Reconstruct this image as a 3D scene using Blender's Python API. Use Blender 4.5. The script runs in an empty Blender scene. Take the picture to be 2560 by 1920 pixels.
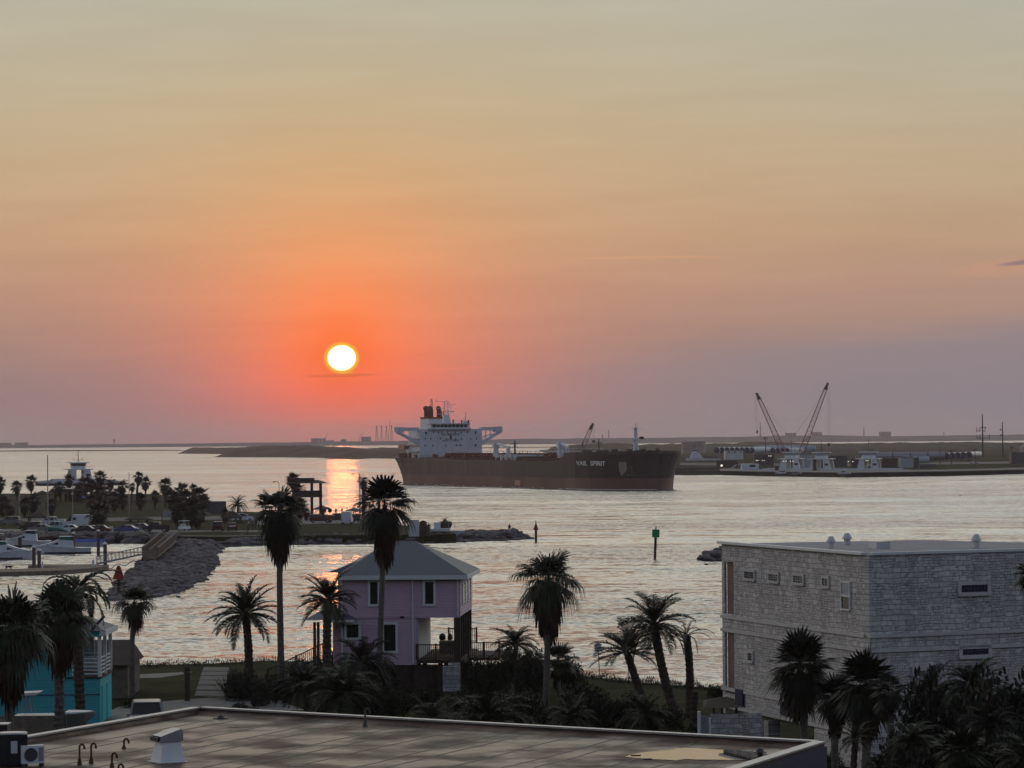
import bpy, math, random
from math import sin, cos, pi, radians, atan, sqrt
from mathutils import Vector, Matrix

S = bpy.context.scene
COL = S.collection
rnd = random.Random(7)

# ---------------------------------------------------------------- camera
FPX = 8533.0; EYE = 18.5
_p = atan(136 / FPX); _a = radians(.43)
_f = Vector((0, cos(_p), sin(_p))); _r0 = Vector((1, 0, 0)); _u0 = Vector((0, -sin(_p), cos(_p)))
_r = cos(_a) * _r0 - sin(_a) * _u0; _u = cos(_a) * _u0 + sin(_a) * _r0
CAM = Vector((0, 0, EYE))
cam = bpy.data.cameras.new('camera'); camo = bpy.data.objects.new('camera', cam); COL.objects.link(camo)
cam.sensor_width = 36; cam.lens = 36 * FPX / 2560; cam.clip_start = 1; cam.clip_end = 80000
Mx = Matrix((( _r.x, _u.x, -_f.x, 0), (_r.y, _u.y, -_f.y, 0), (_r.z, _u.z, -_f.z, EYE), (0, 0, 0, 1)))
camo.matrix_world = Mx
S.camera = camo

def W(x, y, z):
    """point at height z seen at photo position x, y (2560 x 1920)"""
    d = _f * FPX + _r * (x - 1280) - _u * (y - 960); return CAM + d * ((z - EYE) / d.z)
def WD(x, y, D):
    d = _f * FPX + _r * (x - 1280) - _u * (y - 960); return CAM + d * (D / d.y)

# ---------------------------------------------------------------- sky, sun, exposure
SUN_AZ, SUN_EL = -2.854, 1.371
def lin(c):
    return tuple((v / 255 / 12.92 if v / 255 <= .04045 else ((v / 255 + .055) / 1.055) ** 2.4) for v in c[:3])
def make_world():
    w = bpy.data.worlds.new('World'); S.world = w; w.use_nodes = True
    nt = w.node_tree; nt.nodes.clear(); N = nt.nodes; L = nt.links
    def m(op, a, b=None, c=None, clamp=False):
        n = N.new('ShaderNodeMath'); n.operation = op; n.use_clamp = clamp
        for i, v in enumerate((a, b, c)):
            if v is None: continue
            if isinstance(v, (int, float)): n.inputs[i].default_value = v
            else: L.new(v, n.inputs[i])
        return n.outputs[0]
    def sstep(v, a, b):
        n = N.new('ShaderNodeMapRange'); n.interpolation_type = 'SMOOTHSTEP'
        L.new(v, n.inputs[0]); n.inputs[1].default_value = a; n.inputs[2].default_value = b; return n.outputs[0]
    def mix(f, a, b, t='MIX'):
        n = N.new('ShaderNodeMixRGB'); n.blend_type = t
        for i, v in ((0, f), (1, a), (2, b)):
            if isinstance(v, (int, float)): n.inputs[i].default_value = v
            elif isinstance(v, tuple): n.inputs[i].default_value = (*v, 1)
            else: L.new(v, n.inputs[i])
        return n.outputs[0]
    def ramp(f, stops):
        n = N.new('ShaderNodeValToRGB'); e = n.color_ramp.elements
        while len(e) < len(stops): e.new(.5)
        for i, (p, c) in enumerate(stops): e[i].position = p; e[i].color = (*lin(c), 1)
        L.new(f, n.inputs[0]); return n.outputs[0]
    tc = N.new('ShaderNodeTexCoord'); sp = N.new('ShaderNodeSeparateXYZ'); L.new(tc.outputs['Generated'], sp.inputs[0])
    x, y, z = sp.outputs
    el = m('MAXIMUM', m('MULTIPLY', m('ARCSINE', z), 57.2958), 0.0)
    az = m('MULTIPLY', m('ARCTAN2', x, y), 57.2958)
    nv = N.new('ShaderNodeCombineXYZ'); L.new(m('MULTIPLY', az, .22), nv.inputs[0]); L.new(m('MULTIPLY', m('ADD', el, m('MULTIPLY', az, -.03)), 2.2), nv.inputs[1])
    no = N.new('ShaderNodeTexNoise'); no.inputs['Scale'].default_value = 1.0; no.inputs['Detail'].default_value = 4; L.new(nv.outputs[0], no.inputs['Vector'])
    nz = m('SUBTRACT', no.outputs['Fac'], .5)
    elw = m('MAXIMUM', m('ADD', el, m('MULTIPLY', nz, .35)), 0)
    f = m('SQRT', m('DIVIDE', elw, 90.0))
    def P(d): return sqrt(d / 90)
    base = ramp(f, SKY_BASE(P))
    glowc = ramp(f, SKY_GLOW(P))
    daz = m('SUBTRACT', az, SUN_AZ); dl = m('SUBTRACT', m('MULTIPLY', m('ARCSINE', z), 57.2958), SUN_EL)
    up = m('GREATER_THAN', dl, 0.0)
    sy = m('ADD', 1.7, m('MULTIPLY', up, 1.6))
    q = m('ADD', m('POWER', m('DIVIDE', daz, 2.45), 2.0), m('POWER', m('DIVIDE', dl, sy), 2.0))
    w1 = m('EXPONENT', m('MULTIPLY', m('POWER', q, .68), -1.0))
    r2 = m('SQRT', m('ADD', m('POWER', daz, 2.0), m('POWER', dl, 2.0)))
    w2 = m('EXPONENT', m('MULTIPLY', m('POWER', m('DIVIDE', r2, .62), 1.3), -1.0))
    rf = m('SQRT', m('ADD', m('POWER', daz, 2.0), m('POWER', m('DIVIDE', dl, .9), 2.0)))
    c = mix(m('MULTIPLY', w1, 1.0), base, glowc)
    c = mix(m('MULTIPLY', w2, .85), c, lin((252, 108, 30)))
    # faint streaks
    c = mix(1.0, c, m('ADD', 1.0, m('MULTIPLY', nz, .16)), 'MULTIPLY')
    # cloud bars: one by the sun, one dark lens at the right, a low bank at the right
    def lens(a0, e0, ra, re, tilt):
        da = m('SUBTRACT', az, a0); de = m('SUBTRACT', m('SUBTRACT', el, e0), m('MULTIPLY', da, tilt))
        qq = m('SQRT', m('ADD', m('POWER', m('DIVIDE', da, ra), 2.0), m('POWER', m('DIVIDE', m('ADD', de, m('MULTIPLY', nz, re * 1.2)), re), 2.0)))
        return m('SUBTRACT', 1.0, sstep(qq, .45, 1.1))
    c = mix(m('MULTIPLY', lens(8.15, 2.78, .95, .16, .09), .45), c, lin((206, 152, 122)))
    c = mix(m('MULTIPLY', lens(8.65, 2.87, .62, .05, .10), .9), c, lin((152, 122, 120)))
    c = mix(m('MULTIPLY', lens(-2.85, 1.08, .75, .035, .02), .5), c, lin((214, 92, 50)))
    c = mix(m('MULTIPLY', lens(-2.75, 1.12, .16, .022, -.03), .7), c, lin((255, 150, 50)))
    c = mix(m('MULTIPLY', lens(-1.4, 1.16, 1.2, .03, .05), .35), c, lin((248, 128, 96)))
    c = mix(m('MULTIPLY', lens(2.3, 3.02, 1.5, .03, .0), .25), c, lin((235, 170, 120)))
    bank = m('MULTIPLY', sstep(az, -1.5, 6.0), m('SUBTRACT', 1.0, sstep(m('SUBTRACT', m('ADD', el, m('MULTIPLY', nz, .5)), m('MULTIPLY', az, .07)), .9, 1.6)))
    c = mix(m('MULTIPLY', bank, .6), c, lin((140, 131, 138)))
    c = mix(m('MULTIPLY', sstep(az, 0.0, 11.0), .45), c, mix(1.0, c, (.84, .95, 1.10), 'MULTIPLY'))
    lbank = m('MULTIPLY', sstep(az, -3.5, -7.0), m('SUBTRACT', 1.0, sstep(m('ADD', el, m('MULTIPLY', nz, .6)), .9, 1.9)))
    c = mix(m('MULTIPLY', lbank, .4), c, lin((150, 122, 122)))
    # away from the sun the dome is duller and bluer
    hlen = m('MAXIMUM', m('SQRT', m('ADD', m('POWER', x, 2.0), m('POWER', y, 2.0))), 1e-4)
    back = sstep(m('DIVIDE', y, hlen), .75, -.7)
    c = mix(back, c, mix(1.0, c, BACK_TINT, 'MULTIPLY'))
    nish = N.new('ShaderNodeTexSky'); nish.sky_type = 'NISHITA'; nish.sun_disc = False
    nish.sun_elevation = radians(SUN_EL); nish.sun_rotation = radians(SUN_AZ)
    nsc = mix(1.0, nish.outputs[0], (.1, .1, .1), 'MULTIPLY')
    c = mix(m('MULTIPLY', sstep(el, 20.0, 70.0), .4), c, nsc)
    halo = m('SUBTRACT', 1.0, sstep(rf, .235, .33)); disc = m('SUBTRACT', 1.0, sstep(rf, .195, .25))
    c = mix(m('MULTIPLY', halo, .95), c, (1.0, .55, .03))
    c = mix(disc, c, (5.0, 3.8, 2.3))
    bg = N.new('ShaderNodeBackground'); L.new(c, bg.inputs[0]); bg.inputs[1].default_value = 1.0
    out = N.new('ShaderNodeOutputWorld'); L.new(bg.outputs[0], out.inputs[0])
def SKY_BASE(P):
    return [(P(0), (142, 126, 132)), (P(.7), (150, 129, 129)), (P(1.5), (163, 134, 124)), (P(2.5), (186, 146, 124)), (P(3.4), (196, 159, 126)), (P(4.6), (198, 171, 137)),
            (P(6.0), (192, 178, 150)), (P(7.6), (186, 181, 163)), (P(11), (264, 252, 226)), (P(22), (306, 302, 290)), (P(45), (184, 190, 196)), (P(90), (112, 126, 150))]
def SKY_GLOW(P):
    return [(P(0), (250, 112, 90)), (P(.8), (275, 112, 76)), (P(1.5), (275, 128, 72)), (P(2.6), (268, 150, 84)), (P(3.6), (254, 166, 98)), (P(5.0), (228, 176, 112)), (P(7.5), (192, 178, 140)), (P(11), (240, 222, 184))]
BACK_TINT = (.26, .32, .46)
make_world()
sun = bpy.data.lights.new('sun', 'SUN'); suno = bpy.data.objects.new('sun', sun); COL.objects.link(suno)
sun.energy = .0036; sun.angle = radians(.53); sun.color = (1.0, .22, .05)
_sd = Vector((sin(radians(SUN_AZ)) * cos(radians(SUN_EL)), cos(radians(SUN_AZ)) * cos(radians(SUN_EL)), sin(radians(SUN_EL))))
suno.rotation_euler = _sd.to_track_quat('Z', 'Y').to_euler(); suno.location = (0, 0, 100)
S.view_settings.view_transform = 'Standard'; S.view_settings.look = 'None'; S.view_settings.exposure = 0; S.view_settings.gamma = 1
try: S.view_settings.use_curve_mapping = False
except Exception: pass

# ---------------------------------------------------------------- materials
def mat(name, col, rough=.8, var=.25, scale=1.0, bump=0.0, metal=0.0, spec=.3, col2=None, stretch=(1, 1, 1), emis=None):
    m_ = bpy.data.materials.new(name); m_.use_nodes = True; nt = m_.node_tree; b = nt.nodes['Principled BSDF']
    b.inputs['Roughness'].default_value = rough; b.inputs['Metallic'].default_value = metal
    b.inputs['Specular IOR Level'].default_value = spec
    tc = nt.nodes.new('ShaderNodeTexCoord'); mp = nt.nodes.new('ShaderNodeMapping'); mp.inputs['Scale'].default_value = stretch
    nt.links.new(tc.outputs['Object'], mp.inputs[0])
    n = nt.nodes.new('ShaderNodeTexNoise'); n.inputs['Scale'].default_value = scale; n.inputs['Detail'].default_value = 6; n.inputs['Roughness'].default_value = .65
    nt.links.new(mp.outputs[0], n.inputs['Vector'])
    r = nt.nodes.new('ShaderNodeValToRGB'); e = r.color_ramp.elements
    c2 = col2 or tuple(min(1, c * (1 + var)) for c in col); c1 = tuple(c * (1 - var) for c in col)
    e[0].position = .32; e[0].color = (*c1, 1); e[1].position = .68; e[1].color = (*c2, 1)
    nt.links.new(n.outputs['Fac'], r.inputs[0]); nt.links.new(r.outputs[0], b.inputs['Base Color'])
    if bump:
        bp = nt.nodes.new('ShaderNodeBump'); bp.inputs['Strength'].default_value = 1; bp.inputs['Distance'].default_value = bump
        nt.links.new(n.outputs['Fac'], bp.inputs['Height']); nt.links.new(bp.outputs[0], b.inputs['Normal'])
    if emis:
        b.inputs['Emission Color'].default_value = (*emis[0], 1); b.inputs['Emission Strength'].default_value = emis[1]
    return m_
M = {}
def mk(key, *a, **k): M[key] = mat(key, *a, **k)
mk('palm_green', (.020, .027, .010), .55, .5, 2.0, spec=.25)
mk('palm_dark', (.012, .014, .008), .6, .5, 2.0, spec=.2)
mk('palm_dead', (.035, .021, .014), .9, .4, 3.0, spec=.05)
mk('trunk', (.055, .042, .033), .9, .4, 6.0, .03, spec=.1)
mk('trunk_grey', (.10, .088, .078), .9, .35, 6.0, .02, spec=.1)
mk('shrub', (.014, .020, .008), .7, .5, 1.5, spec=.15)
mk('grass', (.018, .022, .009), .95, .5, .35, .04, spec=.02, col2=(.036, .040, .014))
mk('scrub', (.05, .05, .032), .95, .5, .02, spec=.0)
mk('sand', (.22, .18, .14), .95, .3, .2, .02, spec=.1)
mk('island', (.11, .075, .055), .95, .35, .02, spec=.0)
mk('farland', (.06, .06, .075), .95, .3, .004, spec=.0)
mk('concrete', (.15, .145, .14), .9, .2, 1.2, .01, spec=.2)
mk('asphalt', (.09, .087, .085), .9, .25, .6, .005, spec=.2)
mk('rock', (.085, .075, .078), .9, .45, .7, .06, spec=.15, col2=(.15, .135, .14))
mk('wood', (.16, .13, .10), .85, .3, 2.0, .01, spec=.1)
mk('wood_dark', (.05, .035, .028), .85, .3, 3.0, spec=.15)
mk('white', (.6, .62, .64), .5, .08, 1.0, spec=.35)
mk('white_dirty', (.5, .5, .5), .6, .15, .4, spec=.3)
mk('ship_white', (.55, .56, .60), .55, .08, .3, spec=.3)
mk('glass', (.010, .011, .014), .15, .1, 1.0, spec=.3)
mk('black', (.012, .012, .013), .5, .2, 2.0, spec=.3)
mk('steel', (.28, .28, .29), .45, .15, 2.0, metal=.6)
mk('steel_dark', (.06, .06, .065), .55, .2, 2.0, metal=.3)
mk('rust', (.11, .045, .025), .85, .4, 6.0, .004, spec=.15)
mk('deck_red', (.16, .05, .035), .8, .3, .3, spec=.15)
mk('red', (.26, .025, .02), .5, .1, 2.0)
mk('green_sign', (.02, .22, .06), .5, .1, 2.0)
mk('green_canvas', (.01, .12, .09), .8, .15, 2.0)
mk('blue_canvas', (.03, .07, .30), .8, .15, 2.0)
mk('turquoise', (.03, .36, .42), .7, .05, .8, spec=.25)
mk('stone_roof', (.24, .24, .26), .85, .12, .6, spec=.1); mk('pink', (.50, .34, .46), .75, .05, .8, spec=.2)
mk('roof_metal', (.06, .072, .096), .6, .08, .4, metal=.0, spec=.2); mk('stone_trim', (.44, .42, .41), .85, .12, 1.5)
mk('roof_brown', (.05, .035, .03), .9, .2, 1.0)
mk('trim', (.60, .60, .60), .6, .05, 1.0)
mk('navy', (.012, .014, .05), .6, .2, 2.0)
mk('skin', (.35, .2, .14), .6, .1, 5.0)
mk('cloth', (.03, .03, .05), .9, .2, 5.0, spec=.05)
mk('hair', (.015, .01, .008), .8, .2, 5.0)
mk('crane_red', (.22, .07, .06), .6, .2, 1.0)
mk('tank', (.36, .28, .25), .8, .1, .1)
mk('tower_blue', (.30, .34, .38), .5, .1, .3)
mk('barge', (.05, .035, .035), .8, .3, .3)
mk('window_light', (.22, .25, .28), .25, .1, 1.0, spec=.5)
mk('balcony_pink', (.17, .115, .105), .9, .2, 1.0); mk('seam', (.018, .013, .012), .6, .3, 1.0, spec=.4); mk('salmon', (.42, .22, .17), .85, .1, 1.0)
mk('bird', (.03, .03, .03), .8, .1, 5.0)

def siding(name, col, pitch=.18, depth=.02):
    m_ = mat(name, col, .7, .06, .8, spec=.2); nt = m_.node_tree; b = nt.nodes['Principled BSDF']
    tc = nt.nodes.new('ShaderNodeTexCoord'); sp = nt.nodes.new('ShaderNodeSeparateXYZ'); nt.links.new(tc.outputs['Object'], sp.inputs[0])
    a = nt.nodes.new('ShaderNodeMath'); a.operation = 'MULTIPLY'; a.inputs[1].default_value = 1 / pitch; nt.links.new(sp.outputs[2], a.inputs[0])
    c = nt.nodes.new('ShaderNodeMath'); c.operation = 'FRACT'; nt.links.new(a.outputs[0], c.inputs[0])
    bp = nt.nodes.new('ShaderNodeBump'); bp.inputs['Distance'].default_value = depth; bp.inputs['Strength'].default_value = 1; bp.invert = True
    nt.links.new(c.outputs[0], bp.inputs['Height']); nt.links.new(bp.outputs[0], b.inputs['Normal'])
    return m_
M['pink_siding'] = siding('pink_siding', (.45, .31, .38), pitch=.2, depth=.07)
M['turquoise_siding'] = siding('turquoise_siding', (.04, .29, .32), pitch=.2, depth=.06)

def stone_mat():
    m_ = bpy.data.materials.new('limestone'); m_.use_nodes = True; nt = m_.node_tree; b = nt.nodes['Principled BSDF']; L = nt.links
    b.inputs['Roughness'].default_value = .9; b.inputs['Specular IOR Level'].default_value = .15
    tc = nt.nodes.new('ShaderNodeTexCoord'); sp = nt.nodes.new('ShaderNodeSeparateXYZ'); L.new(tc.outputs['Object'], sp.inputs[0])
    cb = nt.nodes.new('ShaderNodeCombineXYZ'); L.new(sp.outputs[0], cb.inputs[0]); L.new(sp.outputs[2], cb.inputs[1])
    nz = nt.nodes.new('ShaderNodeTexNoise'); nz.inputs['Scale'].default_value = 1.5; nz.inputs['Detail'].default_value = 3; L.new(cb.outputs[0], nz.inputs['Vector'])
    mx = nt.nodes.new('ShaderNodeVectorMath'); mx.operation = 'MULTIPLY_ADD'; L.new(nz.outputs['Color'], mx.inputs[0]); mx.inputs[1].default_value = (.16, .16, 0); L.new(cb.outputs[0], mx.inputs[2])
    def brick(w, h, sq):
        k = nt.nodes.new('ShaderNodeTexBrick'); k.inputs['Scale'].default_value = 1; k.inputs['Brick Width'].default_value = w; k.inputs['Row Height'].default_value = h
        k.inputs['Mortar Size'].default_value = .016; k.inputs['Mortar Smooth'].default_value = .4; k.squash = sq; k.squash_frequency = 3; k.offset = .37
        k.inputs['Color1'].default_value = (.37, .345, .34, 1); k.inputs['Color2'].default_value = (.54, .51, .50, 1); k.inputs['Mortar'].default_value = (.25, .235, .23, 1)
        L.new(mx.outputs[0], k.inputs['Vector']); return k
    b1 = brick(.50, .27, 1.5); b2 = brick(.29, .14, .7)
    n2 = nt.nodes.new('ShaderNodeTexVoronoi'); n2.inputs['Scale'].default_value = 1.1; L.new(cb.outputs[0], n2.inputs['Vector'])
    s2 = nt.nodes.new('ShaderNodeSeparateColor'); L.new(n2.outputs['Color'], s2.inputs[0])
    gt = nt.nodes.new('ShaderNodeMath'); gt.operation = 'GREATER_THAN'; gt.inputs[1].default_value = .52; L.new(s2.outputs[0], gt.inputs[0])
    mc = nt.nodes.new('ShaderNodeMixRGB'); L.new(gt.outputs[0], mc.inputs[0]); L.new(b1.outputs['Color'], mc.inputs[1]); L.new(b2.outputs['Color'], mc.inputs[2])
    mf = nt.nodes.new('ShaderNodeMixRGB'); L.new(gt.outputs[0], mf.inputs[0]); L.new(b1.outputs['Fac'], mf.inputs[1]); L.new(b2.outputs['Fac'], mf.inputs[2])
    n3 = nt.nodes.new('ShaderNodeTexNoise'); n3.inputs['Scale'].default_value = 4; n3.inputs['Detail'].default_value = 6; L.new(cb.outputs[0], n3.inputs['Vector'])
    m3 = nt.nodes.new('ShaderNodeMixRGB'); m3.blend_type = 'OVERLAY'; m3.inputs[0].default_value = .5; L.new(mc.outputs[0], m3.inputs[1]); L.new(n3.outputs['Fac'], m3.inputs[2])
    n4 = nt.nodes.new('ShaderNodeTexNoise'); n4.inputs['Scale'].default_value = .35; n4.inputs['Detail'].default_value = 5; L.new(cb.outputs[0], n4.inputs['Vector'])
    mp5 = nt.nodes.new('ShaderNodeMapping'); mp5.inputs['Scale'].default_value = (1.8, .12, 1); L.new(cb.outputs[0], mp5.inputs[0]); n5 = nt.nodes.new('ShaderNodeTexNoise'); n5.inputs['Scale'].default_value = 1; n5.inputs['Detail'].default_value = 5; L.new(mp5.outputs[0], n5.inputs['Vector'])
    a5 = nt.nodes.new('ShaderNodeMath'); a5.operation = 'ADD'; L.new(n4.outputs['Fac'], a5.inputs[0]); L.new(n5.outputs['Fac'], a5.inputs[1])
    r5 = nt.nodes.new('ShaderNodeMapRange'); L.new(a5.outputs[0], r5.inputs[0]); r5.inputs[1].default_value = .7; r5.inputs[2].default_value = 1.25; r5.inputs[3].default_value = .84; r5.inputs[4].default_value = 1.08
    m5 = nt.nodes.new('ShaderNodeMixRGB'); m5.blend_type = 'MULTIPLY'; m5.inputs[0].default_value = 1; L.new(m3.outputs[0], m5.inputs[1]); L.new(r5.outputs[0], m5.inputs[2])
    L.new(m5.outputs[0], b.inputs['Base Color'])
    sb = nt.nodes.new('ShaderNodeMath'); sb.operation = 'MULTIPLY_ADD'; L.new(mf.outputs[0], sb.inputs[0]); sb.inputs[1].default_value = -1; L.new(n3.outputs['Fac'], sb.inputs[2])
    bp = nt.nodes.new('ShaderNodeBump'); bp.inputs['Distance'].default_value = .05; L.new(sb.outputs[0], bp.inputs['Height']); L.new(bp.outputs[0], b.inputs['Normal'])
    return m_
M['stone'] = stone_mat()

def water_mat():
    m_ = bpy.data.materials.new('sea_water'); m_.use_nodes = True; nt = m_.node_tree; b = nt.nodes['Principled BSDF']; L = nt.links
    b.inputs['Base Color'].default_value = (.05, .06, .06, 1); b.inputs['Roughness'].default_value = .1; b.inputs['IOR'].default_value = 1.45
    b.inputs['Specular IOR Level'].default_value = .5
    tc = nt.nodes.new('ShaderNodeTexCoord')
    def noise(sc, st, det, rot=0, rough=.55, out='Color'):
        mp = nt.nodes.new('ShaderNodeMapping'); mp.inputs['Scale'].default_value = st; mp.inputs['Rotation'].default_value = (0, 0, rot); L.new(tc.outputs['Object'], mp.inputs[0])
        n = nt.nodes.new('ShaderNodeTexNoise'); n.inputs['Scale'].default_value = sc; n.inputs['Detail'].default_value = det; n.inputs['Roughness'].default_value = rough
        L.new(mp.outputs[0], n.inputs['Vector']); return n.outputs[out]
    def vm(op, x, y, z=None):
        n = nt.nodes.new('ShaderNodeVectorMath'); n.operation = op
        for i, v in enumerate((x, y, z)):
            if v is None: continue
            if isinstance(v, tuple): n.inputs[i].default_value = v
            else: L.new(v, n.inputs[i])
        return n.outputs[0]
    def mm(op, x, y, z=None):
        n = nt.nodes.new('ShaderNodeMath'); n.operation = op
        for i, v in enumerate((x, y, z)):
            if v is None: continue
            if isinstance(v, (int, float)): n.inputs[i].default_value = v
            else: L.new(v, n.inputs[i])
        return n.outputs[0]
    rip = vm('SUBTRACT', noise(1.2, (.7, 1.1, 1), 3, .2, .6), (.5, .5, .5))      # wind ripple, a metre or so
    wav = vm('SUBTRACT', noise(.11, (.55, 1.2, 1), 3, -.15), (.5, .5, .5))        # longer chop
    swl = vm('SUBTRACT', noise(.02, (.35, 1.3, 1), 3, .1), (.5, .5, .5))          # wake and swell bands
    d = noise(.010, (.30, 1.3, 1), 4, .08, .6, 'Fac'); e = noise(.0028, (.4, 1.5, 1), 3, 0, .5, 'Fac')
    mr = nt.nodes.new('ShaderNodeMapRange'); L.new(mm('MULTIPLY_ADD', e, .5, mm('MULTIPLY', d, .5)), mr.inputs[0]); mr.inputs[1].default_value = .42; mr.inputs[2].default_value = .58
    mr.inputs[3].default_value = .5; mr.inputs[4].default_value = 1.7
    amp = mm('MULTIPLY', mr.outputs[0], WAVE_A); sc = vm('SCALE', rip, None); L.new(amp, sc.node.inputs['Scale'])
    tot = vm('ADD', vm('MULTIPLY_ADD', wav, (WAVE_C * .6, WAVE_C, 0), sc), vm('MULTIPLY', swl, (WAVE_S * .5, WAVE_S, 0)))
    nrm = vm('NORMALIZE', vm('MULTIPLY_ADD', tot, (1, 1, 0), (0, -.095, 1)), None)
    L.new(nrm, b.inputs['Normal'])
    return m_
WAVE_A, WAVE_C, WAVE_S = .95, .66, .13
M['water'] = water_mat()

def roof_membrane():
    m_ = mat('wet_roof_membrane', (.06, .034, .026), .4, .25, .22, spec=.07, col2=(.15, .095, .072), bump=0); nt = m_.node_tree; b = nt.nodes['Principled BSDF']; L = nt.links
    tc = nt.nodes.new('ShaderNodeTexCoord'); n = nt.nodes.new('ShaderNodeTexNoise'); n.inputs['Scale'].default_value = .35; n.inputs['Detail'].default_value = 4; L.new(tc.outputs['Object'], n.inputs['Vector'])
    mr = nt.nodes.new('ShaderNodeMapRange'); mr.inputs[1].default_value = .42; mr.inputs[2].default_value = .62; mr.inputs[3].default_value = .34; mr.inputs[4].default_value = .7
    L.new(n.outputs['Fac'], mr.inputs[0]); L.new(mr.outputs[0], b.inputs['Roughness'])
    n2 = nt.nodes.new('ShaderNodeTexNoise'); n2.inputs['Scale'].default_value = 1.2; n2.inputs['Detail'].default_value = 3; L.new(tc.outputs['Object'], n2.inputs['Vector'])
    n3 = nt.nodes.new('ShaderNodeTexNoise'); n3.inputs['Scale'].default_value = .55; n3.inputs['Detail'].default_value = 8; n3.inputs['Roughness'].default_value = .7; L.new(tc.outputs['Object'], n3.inputs['Vector'])
    r3 = nt.nodes.new('ShaderNodeMapRange'); L.new(n3.outputs['Fac'], r3.inputs[0]); r3.inputs[1].default_value = .38; r3.inputs[2].default_value = .55; r3.inputs[3].default_value = .45; r3.inputs[4].default_value = 1.15
    old = b.inputs['Base Color'].links[0].from_socket; mx = nt.nodes.new('ShaderNodeMixRGB'); mx.blend_type = 'MULTIPLY'; mx.inputs[0].default_value = 1; L.new(old, mx.inputs[1]); L.new(r3.outputs[0], mx.inputs[2]); L.new(mx.outputs[0], b.inputs['Base Color'])
    bp = nt.nodes.new('ShaderNodeBump'); bp.inputs['Distance'].default_value = .006; L.new(n2.outputs['Fac'], bp.inputs['Height']); L.new(bp.outputs[0], b.inputs['Normal'])
    return m_
M['membrane'] = roof_membrane()
def puddle_mat():
    m_ = mat('rain_puddle', (.02, .02, .02), .01, .0, 1); b = m_.node_tree.nodes['Principled BSDF']; b.inputs['IOR'].default_value = 2.4; return m_
M['puddle'] = puddle_mat()
def hull_mat():
    m_ = bpy.data.materials.new('ship_hull_paint'); m_.use_nodes = True; nt = m_.node_tree; b = nt.nodes['Principled BSDF']; L = nt.links
    b.inputs['Roughness'].default_value = .6; b.inputs['Specular IOR Level'].default_value = .25
    tc = nt.nodes.new('ShaderNodeTexCoord'); sp = nt.nodes.new('ShaderNodeSeparateXYZ'); L.new(tc.outputs['Object'], sp.inputs[0])
    mp = nt.nodes.new('ShaderNodeMapping'); mp.inputs['Scale'].default_value = (.35, .35, .04); L.new(tc.outputs['Object'], mp.inputs[0])
    n = nt.nodes.new('ShaderNodeTexNoise'); n.inputs['Scale'].default_value = 1; n.inputs['Detail'].default_value = 6; L.new(mp.outputs[0], n.inputs['Vector'])
    n2 = nt.nodes.new('ShaderNodeTexNoise'); n2.inputs['Scale'].default_value = .05; n2.inputs['Detail'].default_value = 5; L.new(tc.outputs['Object'], n2.inputs['Vector'])
    def rp(f, a, c):
        r = nt.nodes.new('ShaderNodeValToRGB'); e = r.color_ramp.elements; e[0].position = .35; e[0].color = (*a, 1); e[1].position = .7; e[1].color = (*c, 1); L.new(f, r.inputs[0]); return r.outputs[0]
    topo = rp(n.outputs['Fac'], (.046, .028, .027), (.09, .062, .056)); topn = rp(n.outputs['Fac'], (.018, .009, .010), (.035, .020, .021))
    # topside colour turns darker towards the bow
    mr = nt.nodes.new('ShaderNodeMapRange'); mr.interpolation_type = 'SMOOTHSTEP'; L.new(sp.outputs[0], mr.inputs[0]); mr.inputs[1].default_value = 120; mr.inputs[2].default_value = 215
    mtop = nt.nodes.new('ShaderNodeMixRGB'); L.new(mr.outputs[0], mtop.inputs[0]); L.new(topo, mtop.inputs[1]); L.new(topn, mtop.inputs[2])
    boot = rp(n2.outputs['Fac'], (.10, .040, .032), (.17, .085, .07))
    ad = nt.nodes.new('ShaderNodeMath'); ad.operation = 'MULTIPLY_ADD'; L.new(n.outputs['Fac'], ad.inputs[0]); ad.inputs[1].default_value = .5; L.new(sp.outputs[2], ad.inputs[2])
    g = nt.nodes.new('ShaderNodeMapRange'); L.new(ad.outputs[0], g.inputs[0]); g.inputs[1].default_value = 4.1; g.inputs[2].default_value = 4.4
    mm_ = nt.nodes.new('ShaderNodeMixRGB'); L.new(g.outputs[0], mm_.inputs[0]); L.new(boot, mm_.inputs[1]); L.new(mtop.outputs[0], mm_.inputs[2])
    L.new(mm_.outputs[0], b.inputs['Base Color']); return m_
M['hull'] = hull_mat()

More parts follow.
